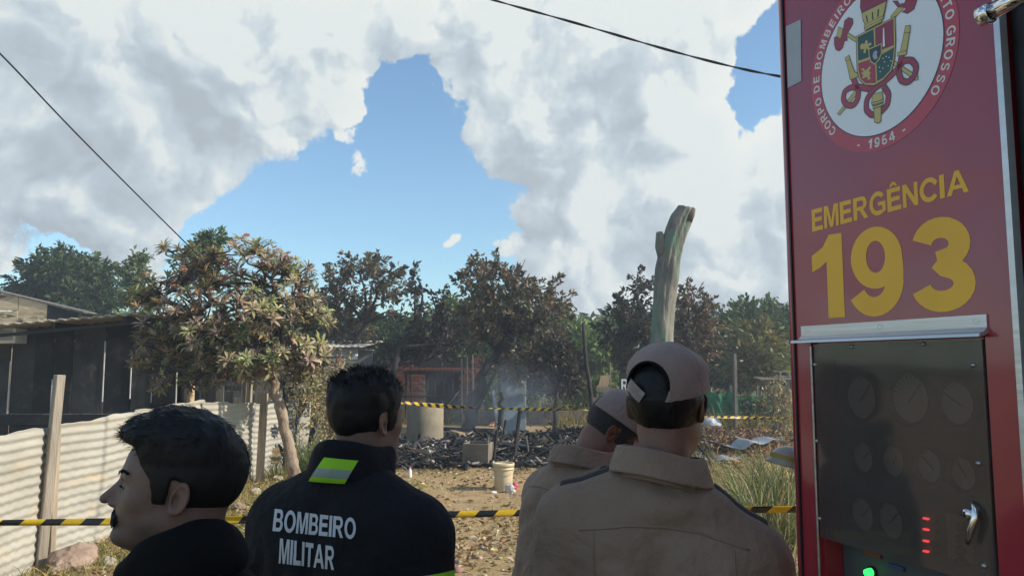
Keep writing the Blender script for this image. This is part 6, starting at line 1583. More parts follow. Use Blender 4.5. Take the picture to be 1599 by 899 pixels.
    poly([(415,300),(428,285),(440,292),(436,310),(442,330),(424,338),(412,322)],'strap' if False else 'sticker','charge')
    # torch cup and flame
    poly([(345,42),(350,-60),(400,-110),(470,-70),(492,-10),(488,12),(420,38),(352,72)],'crest_red','flame',E)
    poly([(352,78),(488,12),(478,60),(470,98),(375,146),(362,120)],'crest_gold','mural_cup',E); poly([(366,146),(470,94),(472,106),(368,160)],'crest_gold','cup_band',E); poly([(366,162),(462,112),(462,124),(370,172)],'crest_gold','cup_band',E)
    for a_,b_ in (((378,90),(384,128)),((412,72),(414,114)),((446,55),(442,98))): stroke([a_,b_],.003,'crest_dark','cup_groove',0)
    # ring lettering
    def letter(ch, ang, rr, hgt, inward=False):
        me, lo, hi = flat_text(ch); s = hgt; mid = (lo[0]+hi[0])/2; rot = ang-math.pi/2 if not inward else ang+math.pi/2
        for v in me.vertices:
            u = (v.co.x-mid)*s; w = v.co.y*s-hgt/2; c, q = math.cos(rot), math.sin(rot)
            v.co = (cx+rr*math.cos(ang)+u*c-w*q, -.0010, cz+rr*math.sin(ang)+u*q+w*c)
        me.materials.append(M['white_paint']); o = mobj('ring_letter', me, crest); recalc_to(o); return (hi[0]-lo[0])*s
    txt = 'CORPO DE BOMBEIROS MILITAR DE MATO GROSSO'; rr = rad*.912; wts = [.42 if c == ' ' else (.5 if c == 'I' else (1.25 if c == 'M' else 1.0)) for c in txt]
    tot = sum((wts[i]+wts[i+1])/2 for i in range(len(txt)-1)); a0, a1 = R(221), R(-40); ang = a0
    for i, ch in enumerate(txt):
        if ch != ' ': letter(ch, ang, rr, rad*.098)
        if i < len(txt)-1: ang += (a1-a0)*((wts[i]+wts[i+1])/2)/tot
    for k, ch in enumerate('-1964-'):
        letter(ch, R(270+(-19.5,-9.2,-3.2,3.0,9.2,19.0)[k]), rr, rad*.105, True)
    # ---- big lettering
    def word(txt, quad, bold, mat, depth=.0005):
        me, lo, hi = flat_text(txt, bold); tl, tr_, br, bl = [np.array(tp(*q)) for q in quad]; xa, xb = (tl[0]+bl[0])/2, (tr_[0]+br[0])/2
        for v in me.vertices:
            a_ = (v.co.x-lo[0])/(hi[0]-lo[0]); b_ = (v.co.y-lo[1])/(hi[1]-lo[1]); zt = tl[1]*(1-a_)+tr_[1]*a_; zb = bl[1]*(1-a_)+br[1]*a_
            v.co = (xa+(xb-xa)*a_, -depth+(.0001 if v.co.z < -.001 else 0), zb+(zt-zb)*b_)
        me.materials.append(M[mat]); o = mobj('lettering', me, root); recalc_to(o)
    word('EMERGÊNCIA', [(1268,319),(1512,252),(1512,300),(1268,363)], .10, 'letter_y')
    word('193', [(1269,369),(1522,330),(1522,484),(1269,500)], .12, 'letter_y')
    # ---- drip rail over the gauge panel
    (ax_, az_), (bx_, bz_) = tp(1246,511), tp(1542,489); cz_ = tp(1246,529)[1]; zb = bz_
    xm = (ax_+bx_)/2; wl = bx_-ax_; top = (az_+bz_)/2
    prof = [(0,.000),(-.003,.0),(-.003,-.020),(-.010,-.027),(-.020,-.030),(-.021,-.035),(-.012,-.034),(-.002,-.030),(0,-.030)]
    V = [(x,y,top+z) for x in (ax_+.012,bx_) for y,z in prof]; m = len(prof); V[4] = (ax_,V[4][1],V[4][2]); V[5] = (ax_,V[5][1],V[5][2])
    F = [(i,(i+1)%m,m+(i+1)%m,m+i) for i in range(m)]+[tuple(range(m))[::-1],tuple(range(m,2*m))]
    rail = MB().add(V,F).build('drip_rail',M['alu'],root); recalc(rail.data)
    for px,py in ((1262,513),(1376,507),(1526,497)):
        u,_ = tp(px,py); A(MB().lathe([(0,-.003),(.0035,-.0025),(.005,0)],12,(u,-.0035,top-.010),rotm(R(90),0,0)@np.diag([1,1,1])),'screw','steel_screw',rail)
    # ---- gauge panel: recess, plate, instruments
    bxm, bzm = (dx0+dx1)/2,(dz0+dz1)/2
    A(MB().box((bxm,DEP+.01,bzm),(dx1-dx0,.02,dz1-dz0)),'gauge_plate','panel_grey')
    mb = MB().box((dx0+.004,DEP/2+.004,bzm),(.008,DEP-.012,dz1-dz0)).box((dx1-.004,DEP/2+.004,bzm),(.008,DEP-.012,dz1-dz0)).box((bxm,DEP/2+.004,dz1-.004),(dx1-dx0-.02,DEP-.012,.008)); A(mb,'recess_frame','red')
    def gauge(px, py, rp, needle):
        u, v = tp(px,py,DEP-.015); Yg = (P0+ex*u)[1]; r_ = rp*Yg/FPX*1.0; rt = rotm(R(90),0,0)
        o = A(MB().lathe([(r_*.86,.013),(r_*.90,.020),(r_,.018),(r_*1.03,.0),(r_,-.001)],36,(u,DEP,v),rt),'gauge','black_plastic')
        A(MB().lathe([(0,.006),(r_*.88,.006)],32,(u,DEP,v),rt,0,False),'dial','dial',o)
        c, s = math.cos(needle), math.sin(needle); A(MB().beam((u-c*r_*.2,DEP-.009,v-s*r_*.2),(u+c*r_*.68,DEP-.009,v+s*r_*.68),.0022,.0012),'needle','black_plastic',o)
        mbt = MB()
        for k in range(19):
            a_ = R(-40+260*k/18); c, s = math.cos(a_), math.sin(a_); mbt.beam((u+c*r_*.74,DEP-.0075,v+s*r_*.74),(u+c*r_*.83,DEP-.0075,v+s*r_*.83),.0014,.001)
        A(mbt,'scale_marks','black_plastic',o)
    for px,py,rp,nd in ((1343,620,38,.9),(1419,622,43,.9),(1492,629,38,2.6),(1346,713,27,.7),(1393,719,28,1.2),(1449,727,29,2.4),(1502,739,29,2.2),(1345,802,29,.8),(1389,812,31,.8)): gauge(px,py,rp,nd)
    def tag_plate(pa, pb, mat, name, d=DEP-.003, th=.004):
        (u0,v0),(u1,v1) = tp(*pa,d), tp(*pb,d); return A(MB().box(((u0+u1)/2,d,(v0+v1)/2),(abs(u1-u0),th,abs(v1-v0))),name,mat)
    for pa,pb,mt in (((1335,750),(1356,760),'blue_label'),((1378,756),(1400,768),'blue_label'),((1428,770),(1458,782),'blue_label'),((1350,855),(1376,872),'brown_label'),((1388,878),(1412,892),'blue_label')): tag_plate(pa,pb,mt,'label_plate')
    for py in (809,826,844,860):
        u,v = tp(1446,py,DEP-.006); A(MB().box((u,DEP-.006,v),(.011,.008,.0035),None,0,.0015),'indicator_light','led_red')
    for px,py in ((1433,810),(1434,827),(1434,844),(1434,861),(1460,812),(1460,829),(1460,847),(1460,863)):
        u,v = tp(px,py,DEP-.004); A(MB().box((u,DEP-.003,v),(.010,.005,.006)),'label_plate','blue_label')
    sw = tag_plate((1478,801),(1524,880),'beige','switch_plate')
    for py in (822,841,859,877):
        u,v = tp(1501,py,DEP-.008); A(MB().lathe([(.0,.014),(.007,.013),(.009,.006),(.009,-.002)],18,(u,DEP-.003,v),rotm(R(90),0,0)),'push_button','black_plastic',sw)
    u,v = tp(1357,893,DEP-.01); A(MB().lathe([(0,.020),(.006,.018),(.0075,.010),(.0075,0)],20,(u,DEP,v),rotm(R(90),0,0)),'green_light','led_green')
    A(MB().lathe([(.008,.006),(.011,.006),(.011,0)],20,(u,DEP,v),rotm(R(90),0,0)),'light_collar','black_plastic')
    # smoked cover with sloping lower edge, screws, hinge and latch
    e = .006; c0, c1 = dx0+e, dx1-e; zt = dz1-e; zl = tp(1277,837)[1]; zr = tp(1540,898)[1]
    zr = min(zr, zl)-.0
    V = [(x,y,z) for y in (.000,.004) for x,z in ((c0,zt),(c1,zt),(c1,zr),(c0,zl))]
    cover = A(MB().add(V,[(0,3,2,1),(4,5,6,7),(0,1,5,4),(1,2,6,5),(2,3,7,6),(3,0,4,7)]),'smoked_cover','acrylic'); recalc(cover.data)
    for px,py in ((1330,541),(1442,537),(1273,569),(1520,570),(1275,688),(1528,723),(1280,809),(1537,883)):
        u,v = tp(px,py); A(MB().lathe([(0,.004),(.003,.0035),(.0042,0)],12,(u,0,v),rotm(R(90),0,0)),'screw','steel_screw',cover)
    for k in range(16):
        z = dz0+.01+(dz1-dz0-.02)*(k+.5)/16; A(MB().lathe([(.0026,-.5),(.0026,.5)],8,(dx0+.003,-.003,z),np.diag([1,1,(dz1-dz0)/17])),'hinge_knuckle','steel_screw')
    (u,v) = tp(1519,801); lt = A(MB().lathe([(0,.014),(.0065,.013),(.009,.009),(.0095,0)],20,(u,-.004,v),rotm(R(90),0,0)),'latch','chrome'); A(MB().box((u,-.019,v),(.0015,.002,.008)),'key_slot','black_plastic',lt)
    (ua,va),(ub,vb) = tp(1522,783),tp(1524,849)
    A(MB().tube([(u+.003,-.004,va),(u+.012,-.010,(va+v)/2),(u+.013,-.012,v-.004),(u+.006,-.014,(v+vb)/2),(u-.002,-.013,vb)],[.003,.0045,.006,.006,.003],12),'latch_handle','chrome',lt)
build_truck()
# ------------------------------------------------------------ debris of the burnt plot and loose things
def build_debris():
    rg = np.random.default_rng(120)
    # charred rubble: thousands of shards nobody could count
    n = 9000; x = rg.normal(.25,2.1,n); y = rg.uniform(12.9,18.6,n); x = x*(y/15)
    q = (x > -3.0) & (x < 3.9); x, y = x[q], y[q]; n = len(x)
    mound = .20*np.exp(-(((x-.9)/1.5)**2+((y-15.2)/1.3)**2))+.11*np.exp(-(((x+1.6)/1.4)**2+((y-14.6)/1.6)**2))+.28*np.exp(-(((x-2.0)/1.1)**2+((y-15.6)/1.0)**2))
    base = np.array([(a,b,c) for c in (-.5,.5) for b in (-.5,.5) for a in (-.5,.5)]); BF = np.array([(0,2,3,1),(4,5,7,6),(0,1,5,4),(2,6,7,3),(0,4,6,2),(1,3,7,5)])
    V = []; 
    for i in range(n):
        L = rg.uniform(.04,.20)*(1+2.2*(rg.random() > .93)); s = np.array([L, rg.uniform(.012,.05), rg.uniform(.006,.028)])
        big = i < 420; s = s*np.array([rg.uniform(2.0,5.5), 1.3, 1.6]) if big else s; b = base*s*(1+rg.uniform(-.25,.25,(8,3)))
        V.append(b @ rotm(rg.normal(0,.35),rg.normal(0,.42 if big else .35),rg.uniform(0,6.3)).T+np.array([x[i],y[i],gz(x[i],y[i])+mound[i]*rg.random()**.5+rg.uniform(0,.05)]))
    F = (BF[None]+np.arange(n)[:,None,None]*8).reshape(-1,4)
    c = pick([(.010,.010,.010,7),(.026,.025,.024,4),(.075,.070,.066,2.2),(.26,.22,.17,.8),(.50,.47,.42,.7),(.26,.14,.07,.4),(.22,.03,.03,.08)], n, rg)
    o = mobj('charred_rubble', raw_mesh('charred_rubble', np.concatenate(V), F, [M['char_mix']], col=np.repeat(c,8,0))); tag(o, 'heap of charred splinters and ash of the burnt house', kind='stuff')
    # heap core
    X, Yg = np.meshgrid(np.linspace(-3,3.4,90), np.linspace(12.9,18.6,80), indexing='ij')
    Zg = .20*np.exp(-(((X-.9)/1.4)**2+((Yg-15.3)/1.2)**2))+.07*np.exp(-(((X+1.6)/1.3)**2+((Yg-14.7)/1.5)**2))+.20*np.exp(-(((X-2.0)/1.0)**2+((Yg-15.7)/.9)**2))+.10*(fbm(X*3,Yg*3,X*0,3)-.5)-.05
    Zg = Zg+gz(X,Yg); Vg = np.stack([X,Yg,Zg],2).reshape(-1,3); I = (np.arange(89)[:,None]*80+np.arange(79)[None]).ravel()
    o = mobj('ash_bed', raw_mesh('ash_bed', Vg, np.stack([I,I+80,I+81,I+1],1), [M['char']], True)); tag(o, 'bed of black ash under the rubble', kind='stuff')
    def on(px, py, up=0.0):
        g = gnd(px,py); return np.array([g[0],g[1],gz(g[0],g[1])+up])
    # concrete ring
    p = on(660,697); Yr = p[1]; r_ = pxs(28.5,Yr+.3); h = pxs(62,Yr); r = thing('concrete_ring', 'pale round concrete well ring standing at the left of the burnt debris', 'well ring', (p[0],Yr+r_,p[2]-.02))
    MB().lathe([(r_*.99,0),(r_,.02),(r_*1.0,h*.5),(r_*1.005,h-.02),(r_*.99,h),(r_*.86,h+.004),(r_*.85,h*.5),(r_*.85,0)],40,(0,0,0),None,0,True,True).build('ring', M['concrete'], r)
    # open concrete box
    p = on(742,733); Y = p[1]; w = pxs(41,Y); h = pxs(34,Y); r = thing('concrete_box', 'small open dirty concrete box lying before the burnt heap', 'box', p, R(-10)); t = .035
    mb = MB().box((0,t/2,h/2),(w,t,h),None,0,.006); mb.build('front_wall', M['dirty_concrete'], r)
    MB().box((0,w-t/2,h/2),(w,t,h),None,0,.006).build('rear_wall', M['dirty_concrete'], r)
    for sg in (-1,1): MB().box((sg*(w-t)/2,w/2,h/2+.002),(t-.002,w-2*t-.004,h),None,0,.006).build('side_wall', M['dirty_concrete'], r)
    MB().box((0,w/2,.02),(w-2*t,w-2*t,.03)).build('floor', M['dirty_concrete'], r)
    MB().beam((w*.3,.05,.05),(w*.47,.10,h+.13),.03,.02,.4).build('stick_end', M['grey_wood'], r)
    # bucket
    p = on(786,766); Y = p[1]; R_ = pxs(16,Y); h = pxs(41,Y); r = thing('bucket', 'stained pale plastic bucket with thick rim standing in the yard', 'bucket', (p[0],Y+R_,p[2]-.006))
    MB().lathe([(R_*.84,0),(R_*.86,.01),(R_*.95,h*.76),(R_*.95,h*.97),(R_*.88,h*.97),(R_*.80,.02),(0,.02)],40).build('wall', M['bucket'], r)
    MB().lathe([(R_*.96,h*.76),(R_*1.05,h*.765),(R_*1.06,h*.80),(R_*.97,h*.805),(R_*.97,h*.87),(R_*1.06,h*.875),(R_*1.07,h*.99),(R_*1.02,h),(R_*.94,h*.985)],40).build('rim', M['bucket'], r)
    MB().lathe([(0,h*.86),(R_*.93,h*.86)],30,(0,0,0),None,0,False).build('contents', M['brown_label'], r)
    MB().tube([(R_*1.06*math.cos(a),-R_*.6*math.sin(a)-R_*.35*abs(math.sin(a)),h*.84-h*.30*math.sin(a)) for a in np.linspace(0,math.pi,16)],.003,6).build('handle', M['steel_screw'], r)
    # plastic bag
    p = on(798,768); r = thing('plastic_bag', 'crumpled white and pink plastic bag against the bucket', 'bag', p)
    def blob(name, c, s, mat, seed, k=3):
        bm = bmesh.new(); bmesh.ops.create_icosphere(bm, subdivisions=k, radius=1)
        for v in bm.verts:
            q = np.array(v.co); f = 1+.8*(float(fbm(np.array(q[0]*1.9+seed+5),np.array(q[1]*1.9+5),np.array(q[2]*1.9+5),3))-.5); q = q*f*np.array(s)+np.array(c); q[2] = max(q[2],0); v.co = q
        me = bpy.data.meshes.new(name); bm.to_mesh(me); bm.free(); me.materials.append(M[mat]); return me
    mobj('bag', blob('bag',(0,.0,.045),(.085,.07,.085),'bag',1), r); mobj('pink_print', blob('pink_print',(.055,-.01,.085),(.042,.045,.05),'pink',7), r)
    p = on(786,769); tag(mobj('paper_scrap', blob('paper_scrap',(0,0,.01),(.05,.04,.022),'white_paint',3,2)), 'small white scrap of paper left of the bag', 'paper').location = p+np.array([-.14,-.03,0])
    # rocks
    for px,py,s,mt,lab in ((113,884,.20,'rock','largest pinkish rock at the foot of the near fence post'),(92,893,.10,'rock','pinkish rock left of the largest rock'),(138,868,.11,'rock','pinkish rock right of the largest rock'),(240,852,.08,'pale_rock','pale stone on the grass right of the near fence post'),(170,880,.07,'pale_rock','small pale stone below the near fence post'),(205,872,.06,'pale_rock','tiny pale stone by the chin of the man in profile'),(398,772,.10,'pale_rock','pale lump of earth in the grass by the far fence post'),(372,798,.09,'rock','reddish stone right of the man in profile'),(432,752,.09,'pale_rock','pale stone at the foot of the flowering tree')):
        p = on(px,py); o = mobj('rock', blob('rock',(0,0,s*.35),(s,s*.8,s*.7),mt,s*40+px*.1)); o.location = p-np.array([0,0,s*.12]); o.rotation_euler = (0,0,px*.7); tag(o, lab, 'rock', 'rocks in the yard')
    # loose boards
    def board(name, label, pa, pb, w, t, mat, up=.05, cat='board', group='boards lying in the burnt heap', roll=0.0):
        a, b = on(*pa,up), on(*pb,up); m_ = (a+b)/2; r = thing(name, label, cat, m_, 0, group); d = b-a; ln = np.linalg.norm(d); M_ = rotm(roll,-math.atan2(d[2],math.hypot(d[0],d[1])),math.atan2(d[1],d[0]))
        MB().box((0,0,0),(ln,w,t),M_,0,.004,.004).build('plank', M[mat], r)
    board('loose_board','pale flat board at the left edge of the burnt heap',(638,722),(683,718),.13,.03,'old_wood',.10)
    board('loose_board','long pale board right of the first, before the heap',(684,716),(722,712),.11,.03,'dead_wood',.12)
    board('loose_board','light board just behind the long pale board',(680,710),(718,703),.12,.03,'old_wood',.14)
    board('loose_board','broad grey sheet of boarding on the heap below the well ring',(622,712),(676,702),.42,.03,'grey_wood',.11)
    board('loose_board','short pale block end right of the well ring',(706,686),(722,694),.12,.06,'raw_wood',.16)
    board('charred_board','charred beam lying along the front of the heap',(622,732),(716,730),.09,.08,'char',.05)
    board('charred_board','charred beam before the concrete box at its right',(764,716),(860,724),.10,.08,'char',.16)
    board('charred_board','charred pole sticking from the heap on the right',(870,718),(935,700),.07,.07,'char',.22)
    board('charred_board','black beam behind the well ring',(690,680),(772,684),.11,.08,'char',.16)
    board('loose_board','pale board lying beside the bucket at the heap edge',(764,708),(792,714),.08,.03,'grey_wood',.16)
    board('loose_board','tan splinter standing in the middle of the heap',(766,688),(772,676),.10,.03,'terracotta',.30)
    for i,(px,py,mt,lab) in enumerate(((640,748,'white_paint','small white bottle lying at the left edge of the heap'),)):
        p = on(px,py); r = thing('bottle', lab, 'bottle', p+np.array([0,0,.002])); MB().lathe([(0,0),(.028,.0),(.03,.01),(.03,.10),(.013,.125),(.013,.15),(0,.15)],16).build('bottle_body', M[mt], r); MB().lathe([(.015,.14),(.015,.16),(0,.161)],12).build('cap', M['pink'], r)
    # scorched cabinet, leaning plank and charred stump in front
    Y = 20.2; a, b = at(783,0,Y)[0], at(821,0,Y)[0]; zt = at(0,590,Y)[2]; g = gz((a+b)/2,Y); r = thing('metal_cabinet', 'scorched blue grey metal cabinet standing in the burnt plot', 'cabinet', ((a+b)/2,Y,g),R(6)); w = b-a; h = zt-g
    MB().box((0,.30,h/2),(w,.52,h),None,0,.02).build('cabinet_body', M['fridge'], r); MB().box((.0,.02,h/2+.0),(w-.01,.035,h-.02),None,0,.014).build('door', M['fridge'], r); MB().box((-w/2-.01,.29,h/2-.01),(.015,.5,h-.06)).build('side_panel', M['char'], r)
    MB().box((w*.38,-.005,h*.62),(.02,.02,.22),None,0,.005).build('handle', M['steel_screw'], r)
    def pole(name,label,cat,pa,pb,Y,w,mat,round_=False,group=None):
        u, v = at(*pa,Y), at(*pb,Y); u[2] = gz(u[0],Y)-.08; rr = thing(name,label,cat,(u[0],Y,gz(u[0],Y)),0,group); og = np.array(rr.location)
        if round_: t = np.linspace(0,1,9)[:,None]; P = u+(v-u)*t; P[1:-1] += rg.normal(0,w*.25,(7,3)); MB().tube(P,np.linspace(w*.55,w*.4,9),9).build('shaft', M[mat], rr, og)
        else: MB().beam(u,v,w,w*.45,.1,0,.006).build('shaft', M[mat], rr, og)
    pole('leaning_plank','grey blue plank leaning beside the metal cabinet','plank',(780,672),(768,603),20.0,.16,'blue_zinc')
    pole('charred_stump','black charred post stub in front of the metal cabinet','post',(783,692),(782,612),17.5,.13,'char',True)
    pole('charred_stump','thin charred stake right of the metal cabinet, low in the heap','post',(787,700),(790,655),16.0,.06,'char',True)
    pole('charred_pole','thin leaning charred pole rising above the bushes','pole',(929,650),(911,503),19.0,.11,'burnt_bark',True)
    pole('greenish_post','weathered greenish wooden post before the green net','post',(1148,650),(1146,552),20.5,.17,'grey_wood')
    pole('dark_post','dark post behind the trunk of the flowering tree','post',(441,690),(448,560),13.4,.11,'burnt_bark',True)
    # sheet scrap standing near the flowering tree
    u = at(458,690,13.0); r = thing('sheet_scrap','white bent scrap of sheet metal standing behind the trunk of the flowering tree','sheet',(u[0],13.0,gz(u[0],13.0))); V = []
    for i in range(9):
        for j in range(30): V.append((-.02+.022*i+.08*math.sin(j*.06),.012*math.sin(j*.9)+.02*i,-.03+j*(.028+.0018*i)))
    F = [(i*30+j,(i+1)*30+j,(i+1)*30+j+1,i*30+j+1) for i in range(8) for j in range(29)]; o = mobj('metal_sheet', raw_mesh('metal_sheet',V,F,[M['zinc']],True), r); o.modifiers.new('gauge','SOLIDIFY').thickness = .004
    u = at(470,690,13.3); r = thing('grey_plank','grey plank leaning in the weeds right of the sheet scrap','plank',(u[0],13.3,gz(u[0],13.3))); MB().beam((0,0,-.08),(.28,.1,.85),.16,.03,.3,0,.005).build('plank', M['grey_wood'], r)
    # bent zinc sheets on the right
    def sheet(label, px, py, Lx, Ly, yaw, bend, mat, up=.03, lift=.2, seed=1):
        p = on(px,py); r = thing('bent_sheet', label, 'sheet', p+np.array([0,0,up]), yaw, 'bent metal sheets by the leaf heap'); V = []; nx, ny = 36, 14
        for i in range(nx+1):
            for j in range(ny+1):
                s, t = i/nx, j/ny; V.append((Lx*(s-.5), Ly*(t-.5), .014*math.sin(t*Ly*2*math.pi/.09)+lift*(abs(s-.45)**1.3)*bend+.07*(float(fbm(np.array(s*3+seed),np.array(t*3.0),np.array(seed*1.0),2))-.4)+.10*math.exp(-((s-.6)/.13)**2)*bend))
        F = [(i*(ny+1)+j,(i+1)*(ny+1)+j,(i+1)*(ny+1)+j+1,i*(ny+1)+j+1) for i in range(nx) for j in range(ny)]; o = mobj('metal_sheet', raw_mesh('metal_sheet',V,F,[M[mat]],True), r); o.modifiers.new('gauge','SOLIDIFY').thickness = .003
    sheet('largest bent grey sheet, curled up in the middle',1155,712,1.15,.62,R(14),1.2,'blue_zinc',.06,.35,2)
    sheet('flat dark sheet under the curled one, nearest the broad man',1118,722,.9,.6,R(-6),.3,'blue_zinc',.03,.1,5)
    sheet('bent sheet furthest right beside the white helmet',1185,706,.9,.5,R(-14),.8,'dead_wood',.10,.25,9)
    p = on(1150,727); r = thing('roof_tile','orange clay roof tile piece before the bent sheets','tile',p,R(15)); V = []
    for i in range(9):
        for j in range(2): a_ = math.pi*i/8; V.append((.09*math.cos(a_),.26*j-.1,.05*math.sin(a_)+.005))
    o = mobj('tile', raw_mesh('tile',V,[(2*i,2*i+2,2*i+3,2*i+1) for i in range(8)],[M['terracotta']],True), r); o.modifiers.new('gauge','SOLIDIFY').thickness = .012
    p = on(1108,672); o = mobj('grey_sack', blob('grey_sack',(0,0,.12),(.30,.22,.20),'sticker',4)); o.location = p; tag(o,'grey lumpy sack at the back edge of the leaf heap','sack')
    # sign board with R, boards beside it
    Y = 19.0; a, b = at(967,600,Y), at(1010,600,Y); r = thing('sign_board','black sign board with a white painted R, half hidden by the cap','sign',((a[0]+b[0])/2,Y,gz((a[0]+b[0])/2,Y))); zc = at(0,600,Y)[2]-r.location.z; hh = pxs(36,Y); ww = b[0]-a[0]
    MB().box((0,0,zc),(ww,.03,hh),rotm(0,R(-2),0),0,.004).build('board', M['sign_black'], r)
    for sg in (-1,1): MB().box((sg*ww*.35,.035,zc/2),(.05,.04,zc+hh*.8)).build('leg', M['grey_wood'], r)
    me, lo, hi = flat_text('R'); s = pxs(19,Y)/(hi[1]-lo[1])
    cxr = at(975,600,Y)[0]-r.location.x; czr = at(0,601,Y)[2]-r.location.z
    for v in me.vertices: v.co = ((v.co.x-(lo[0]+hi[0])/2)*s*.60+cxr,-.0185,(v.co.y-(lo[1]+hi[1])/2)*s+czr)
    me.materials.append(M['white_paint']); mobj('lettering', me, r)
    def panel(label, quad, Y, mat, name='scrap_board', cat='board', legs=True):
        q = [at(*p,Y) for p in quad]; c = sum(q)/4; g = gz(c[0],Y); r = thing(name,label,cat,(c[0],Y,g)); og = np.array(r.location); V = [p-og for p in q]+[p-og+np.array([0,.03,0]) for p in q]
        o = MB().add(V,[(0,1,2,3),(7,6,5,4),(0,4,5,1),(1,5,6,2),(2,6,7,3),(3,7,4,0)]).build('panel', M[mat], r); recalc(o.data)
        if legs:
            for k in (0,1):
                u = V[3-k]; MB().box((u[0]*.7,.05,u[2]/2),(.05,.04,max(.05,u[2]))).build('leg', M['grey_wood'], r)
    panel('upright tan panel left of the black sign',[(938,586),(953,585),(949,606),(934,606)],19.3,'raw_wood'); panel('long tan plank panel below the upright one',[(932,601),(968,606),(968,616),(931,611)],19.1,'raw_wood')
    panel('pale low panel behind the bowed cap',[(925,620),(975,622),(975,640),(925,638)],19.6,'old_wood')
    pole('thin_stake','thin stake rising by the upright tan panel','stake',(953,640),(953,565),19.8,.04,'old_wood')
    # green net fence
    Y = 21.4; a, b = at(1085,0,Y)[0], at(1206,0,Y)[0]; zt, zb = at(0,607,Y)[2], at(0,648,Y)[2]; r = thing('green_net_fence','green shade net stretched along posts at the back right','fence',((a+b)/2,Y,gz((a+b)/2,Y))); og = np.array(r.location); V = []; nx, ny = 60, 12
    for i in range(nx+1):
        for j in range(ny+1): V.append((a+(b-a)*i/nx, Y+.06*math.sin(i*.5)+.03*math.sin(i*1.3+j), zb+(zt-zb)*j/ny-.10*math.sin(i/nx*math.pi*3)**2*(j/ny)-.25*(i/nx)*(j/ny)))
    mobj('net', raw_mesh('net', np.array(V)-og, [(i*(ny+1)+j,(i+1)*(ny+1)+j,(i+1)*(ny+1)+j+1,i*(ny+1)+j+1) for i in range(nx) for j in range(ny)], [M['green_net']], True), r)
    for k in range(4): x = a+(b-a)*k/3; MB().box((x,Y+.08,zt/2-.05),(.07,.07,zt+.3)).build('post', M['grey_wood'], r, og)
    # rough table of sticks with loose pallet on top, right
    Y = 21.5; a, b = at(1174,0,Y)[0], at(1226,0,Y)[0]; zt = at(0,592,Y)[2]; r = thing('stick_table','rough raised platform of poles behind the fire engine edge','platform',((a+b)/2,Y,gz((a+b)/2,Y))); og = np.array(r.location)
    for k in range(6): MB().beam((a-.1,Y+.12*k,zt+.01*k),(b+.2,Y+.12*k,zt+rg.uniform(-.03,.03)),.07,.03,.0).build('pole', M['old_wood'], r, og)
    for x in (a+.15,b-.1): MB().beam((x,Y+.1,-.1),(x,Y+.1,zt-.03),.07,.07).build('leg', M['grey_wood'], r, og); MB().beam((x+.02,Y+.6,-.1),(x,Y+.6,zt-.03),.07,.07).build('leg', M['grey_wood'], r, og)
    r2 = thing('wooden_crate','pale slatted crate on the raised platform','crate',((a+b)/2+.25,Y+.3,zt+.075)); cw, ch = .55, .14
    for k in range(3): MB().box((0,-.22+.22*k,0),(cw,.03,.03)).build('slat', M['old_wood'], r2); MB().box((0,-.22+.22*k,ch),(cw,.03,.03)).build('slat', M['old_wood'], r2)
    for x in (-cw/2+.02,0,cw/2-.02): MB().box((x,-.245,ch/2),(.03,.02,ch)).build('slat', M['old_wood'], r2)
    # white helmet hooked on the engine's end
    hp_ = at(1230,714,1.80); r = thing('white_helmet','white hard hat with yellow band hanging beside the engine edge','helmet',hp_)
    o_ = MB(); rs = .042
    o_.lathe([(rs*math.cos(a_)+.0,rs*.85*math.sin(a_)) for a_ in np.linspace(R(88),R(0),12)]+[(rs*1.18,-.006),(rs*1.18,-.010),(rs*.96,-.008)],36,(0,0,-.01),rotm(0,R(14),0)); o_.build('shell', M['hardhat'], r)
    MB().lathe([(rs*1.005,.004),(rs*.985,.014)],36,(0,0,-.01),rotm(0,R(14),0)).build('band', M['dull_yellow'], r)
    MB().tube([(.01,.0,.04),(.05,.03,.05),(.10,-.02,.05)],.004,6).build('hook', M['steel_screw'], r)
build_debris()

# ------------------------------------------------------------ barrier tapes
def tape(label, pts, w, pitch, twist=0.0, seed=0, name='barrier_tape', slope=1.0, rot0=0.0):
    """yellow and black striped plastic tape through place points; stripes are cut along the band as separate faces."""
    P = np.array(pts,float); seg = np.linalg.norm(np.diff(P,axis=0),axis=1); s = np.concatenate([[0],np.cumsum(seg)]); L = s[-1]
    st = pitch/4; n = int(L/st); t = np.linspace(0,L,n+1); C = np.stack([np.interp(t,s,P[:,d]) for d in range(3)],1); T = np.gradient(C,axis=0); T /= np.linalg.norm(T,axis=1,keepdims=True)
    V = []; org = P[0]
    for i in range(n+1):
        side = np.cross(T[i],(0,0,1)); side /= np.linalg.norm(side); up = np.cross(side,T[i]); a = rot0+twist*t[i]+.35*math.sin(t[i]*.9+seed); u = up*math.cos(a)+side*math.sin(a); wob = 1+.12*math.sin(t[i]*2.1+seed)
        for k in range(5):
            v = (k/4-.5); V.append(C[i]+T[i]*(slope*w*v*.9)+u*w*v*wob+side*.006*math.sin(t[i]*3+k*.8))
    F = []; mi = []
    for i in range(n):
        for k in range(4): F.append((i*5+k,(i+1)*5+k,(i+1)*5+k+1,i*5+k+1)); mi.append(1 if (i//2) % 2 else 0)
    r = thing(name,label,'tape',org); o = mobj('band', raw_mesh('band',np.array(V)-org,F,[M['tape_y'],M['tape_k']],True,mi=mi), r); o.modifiers.new('gauge','SOLIDIFY').thickness = .0006
YT = 3.7
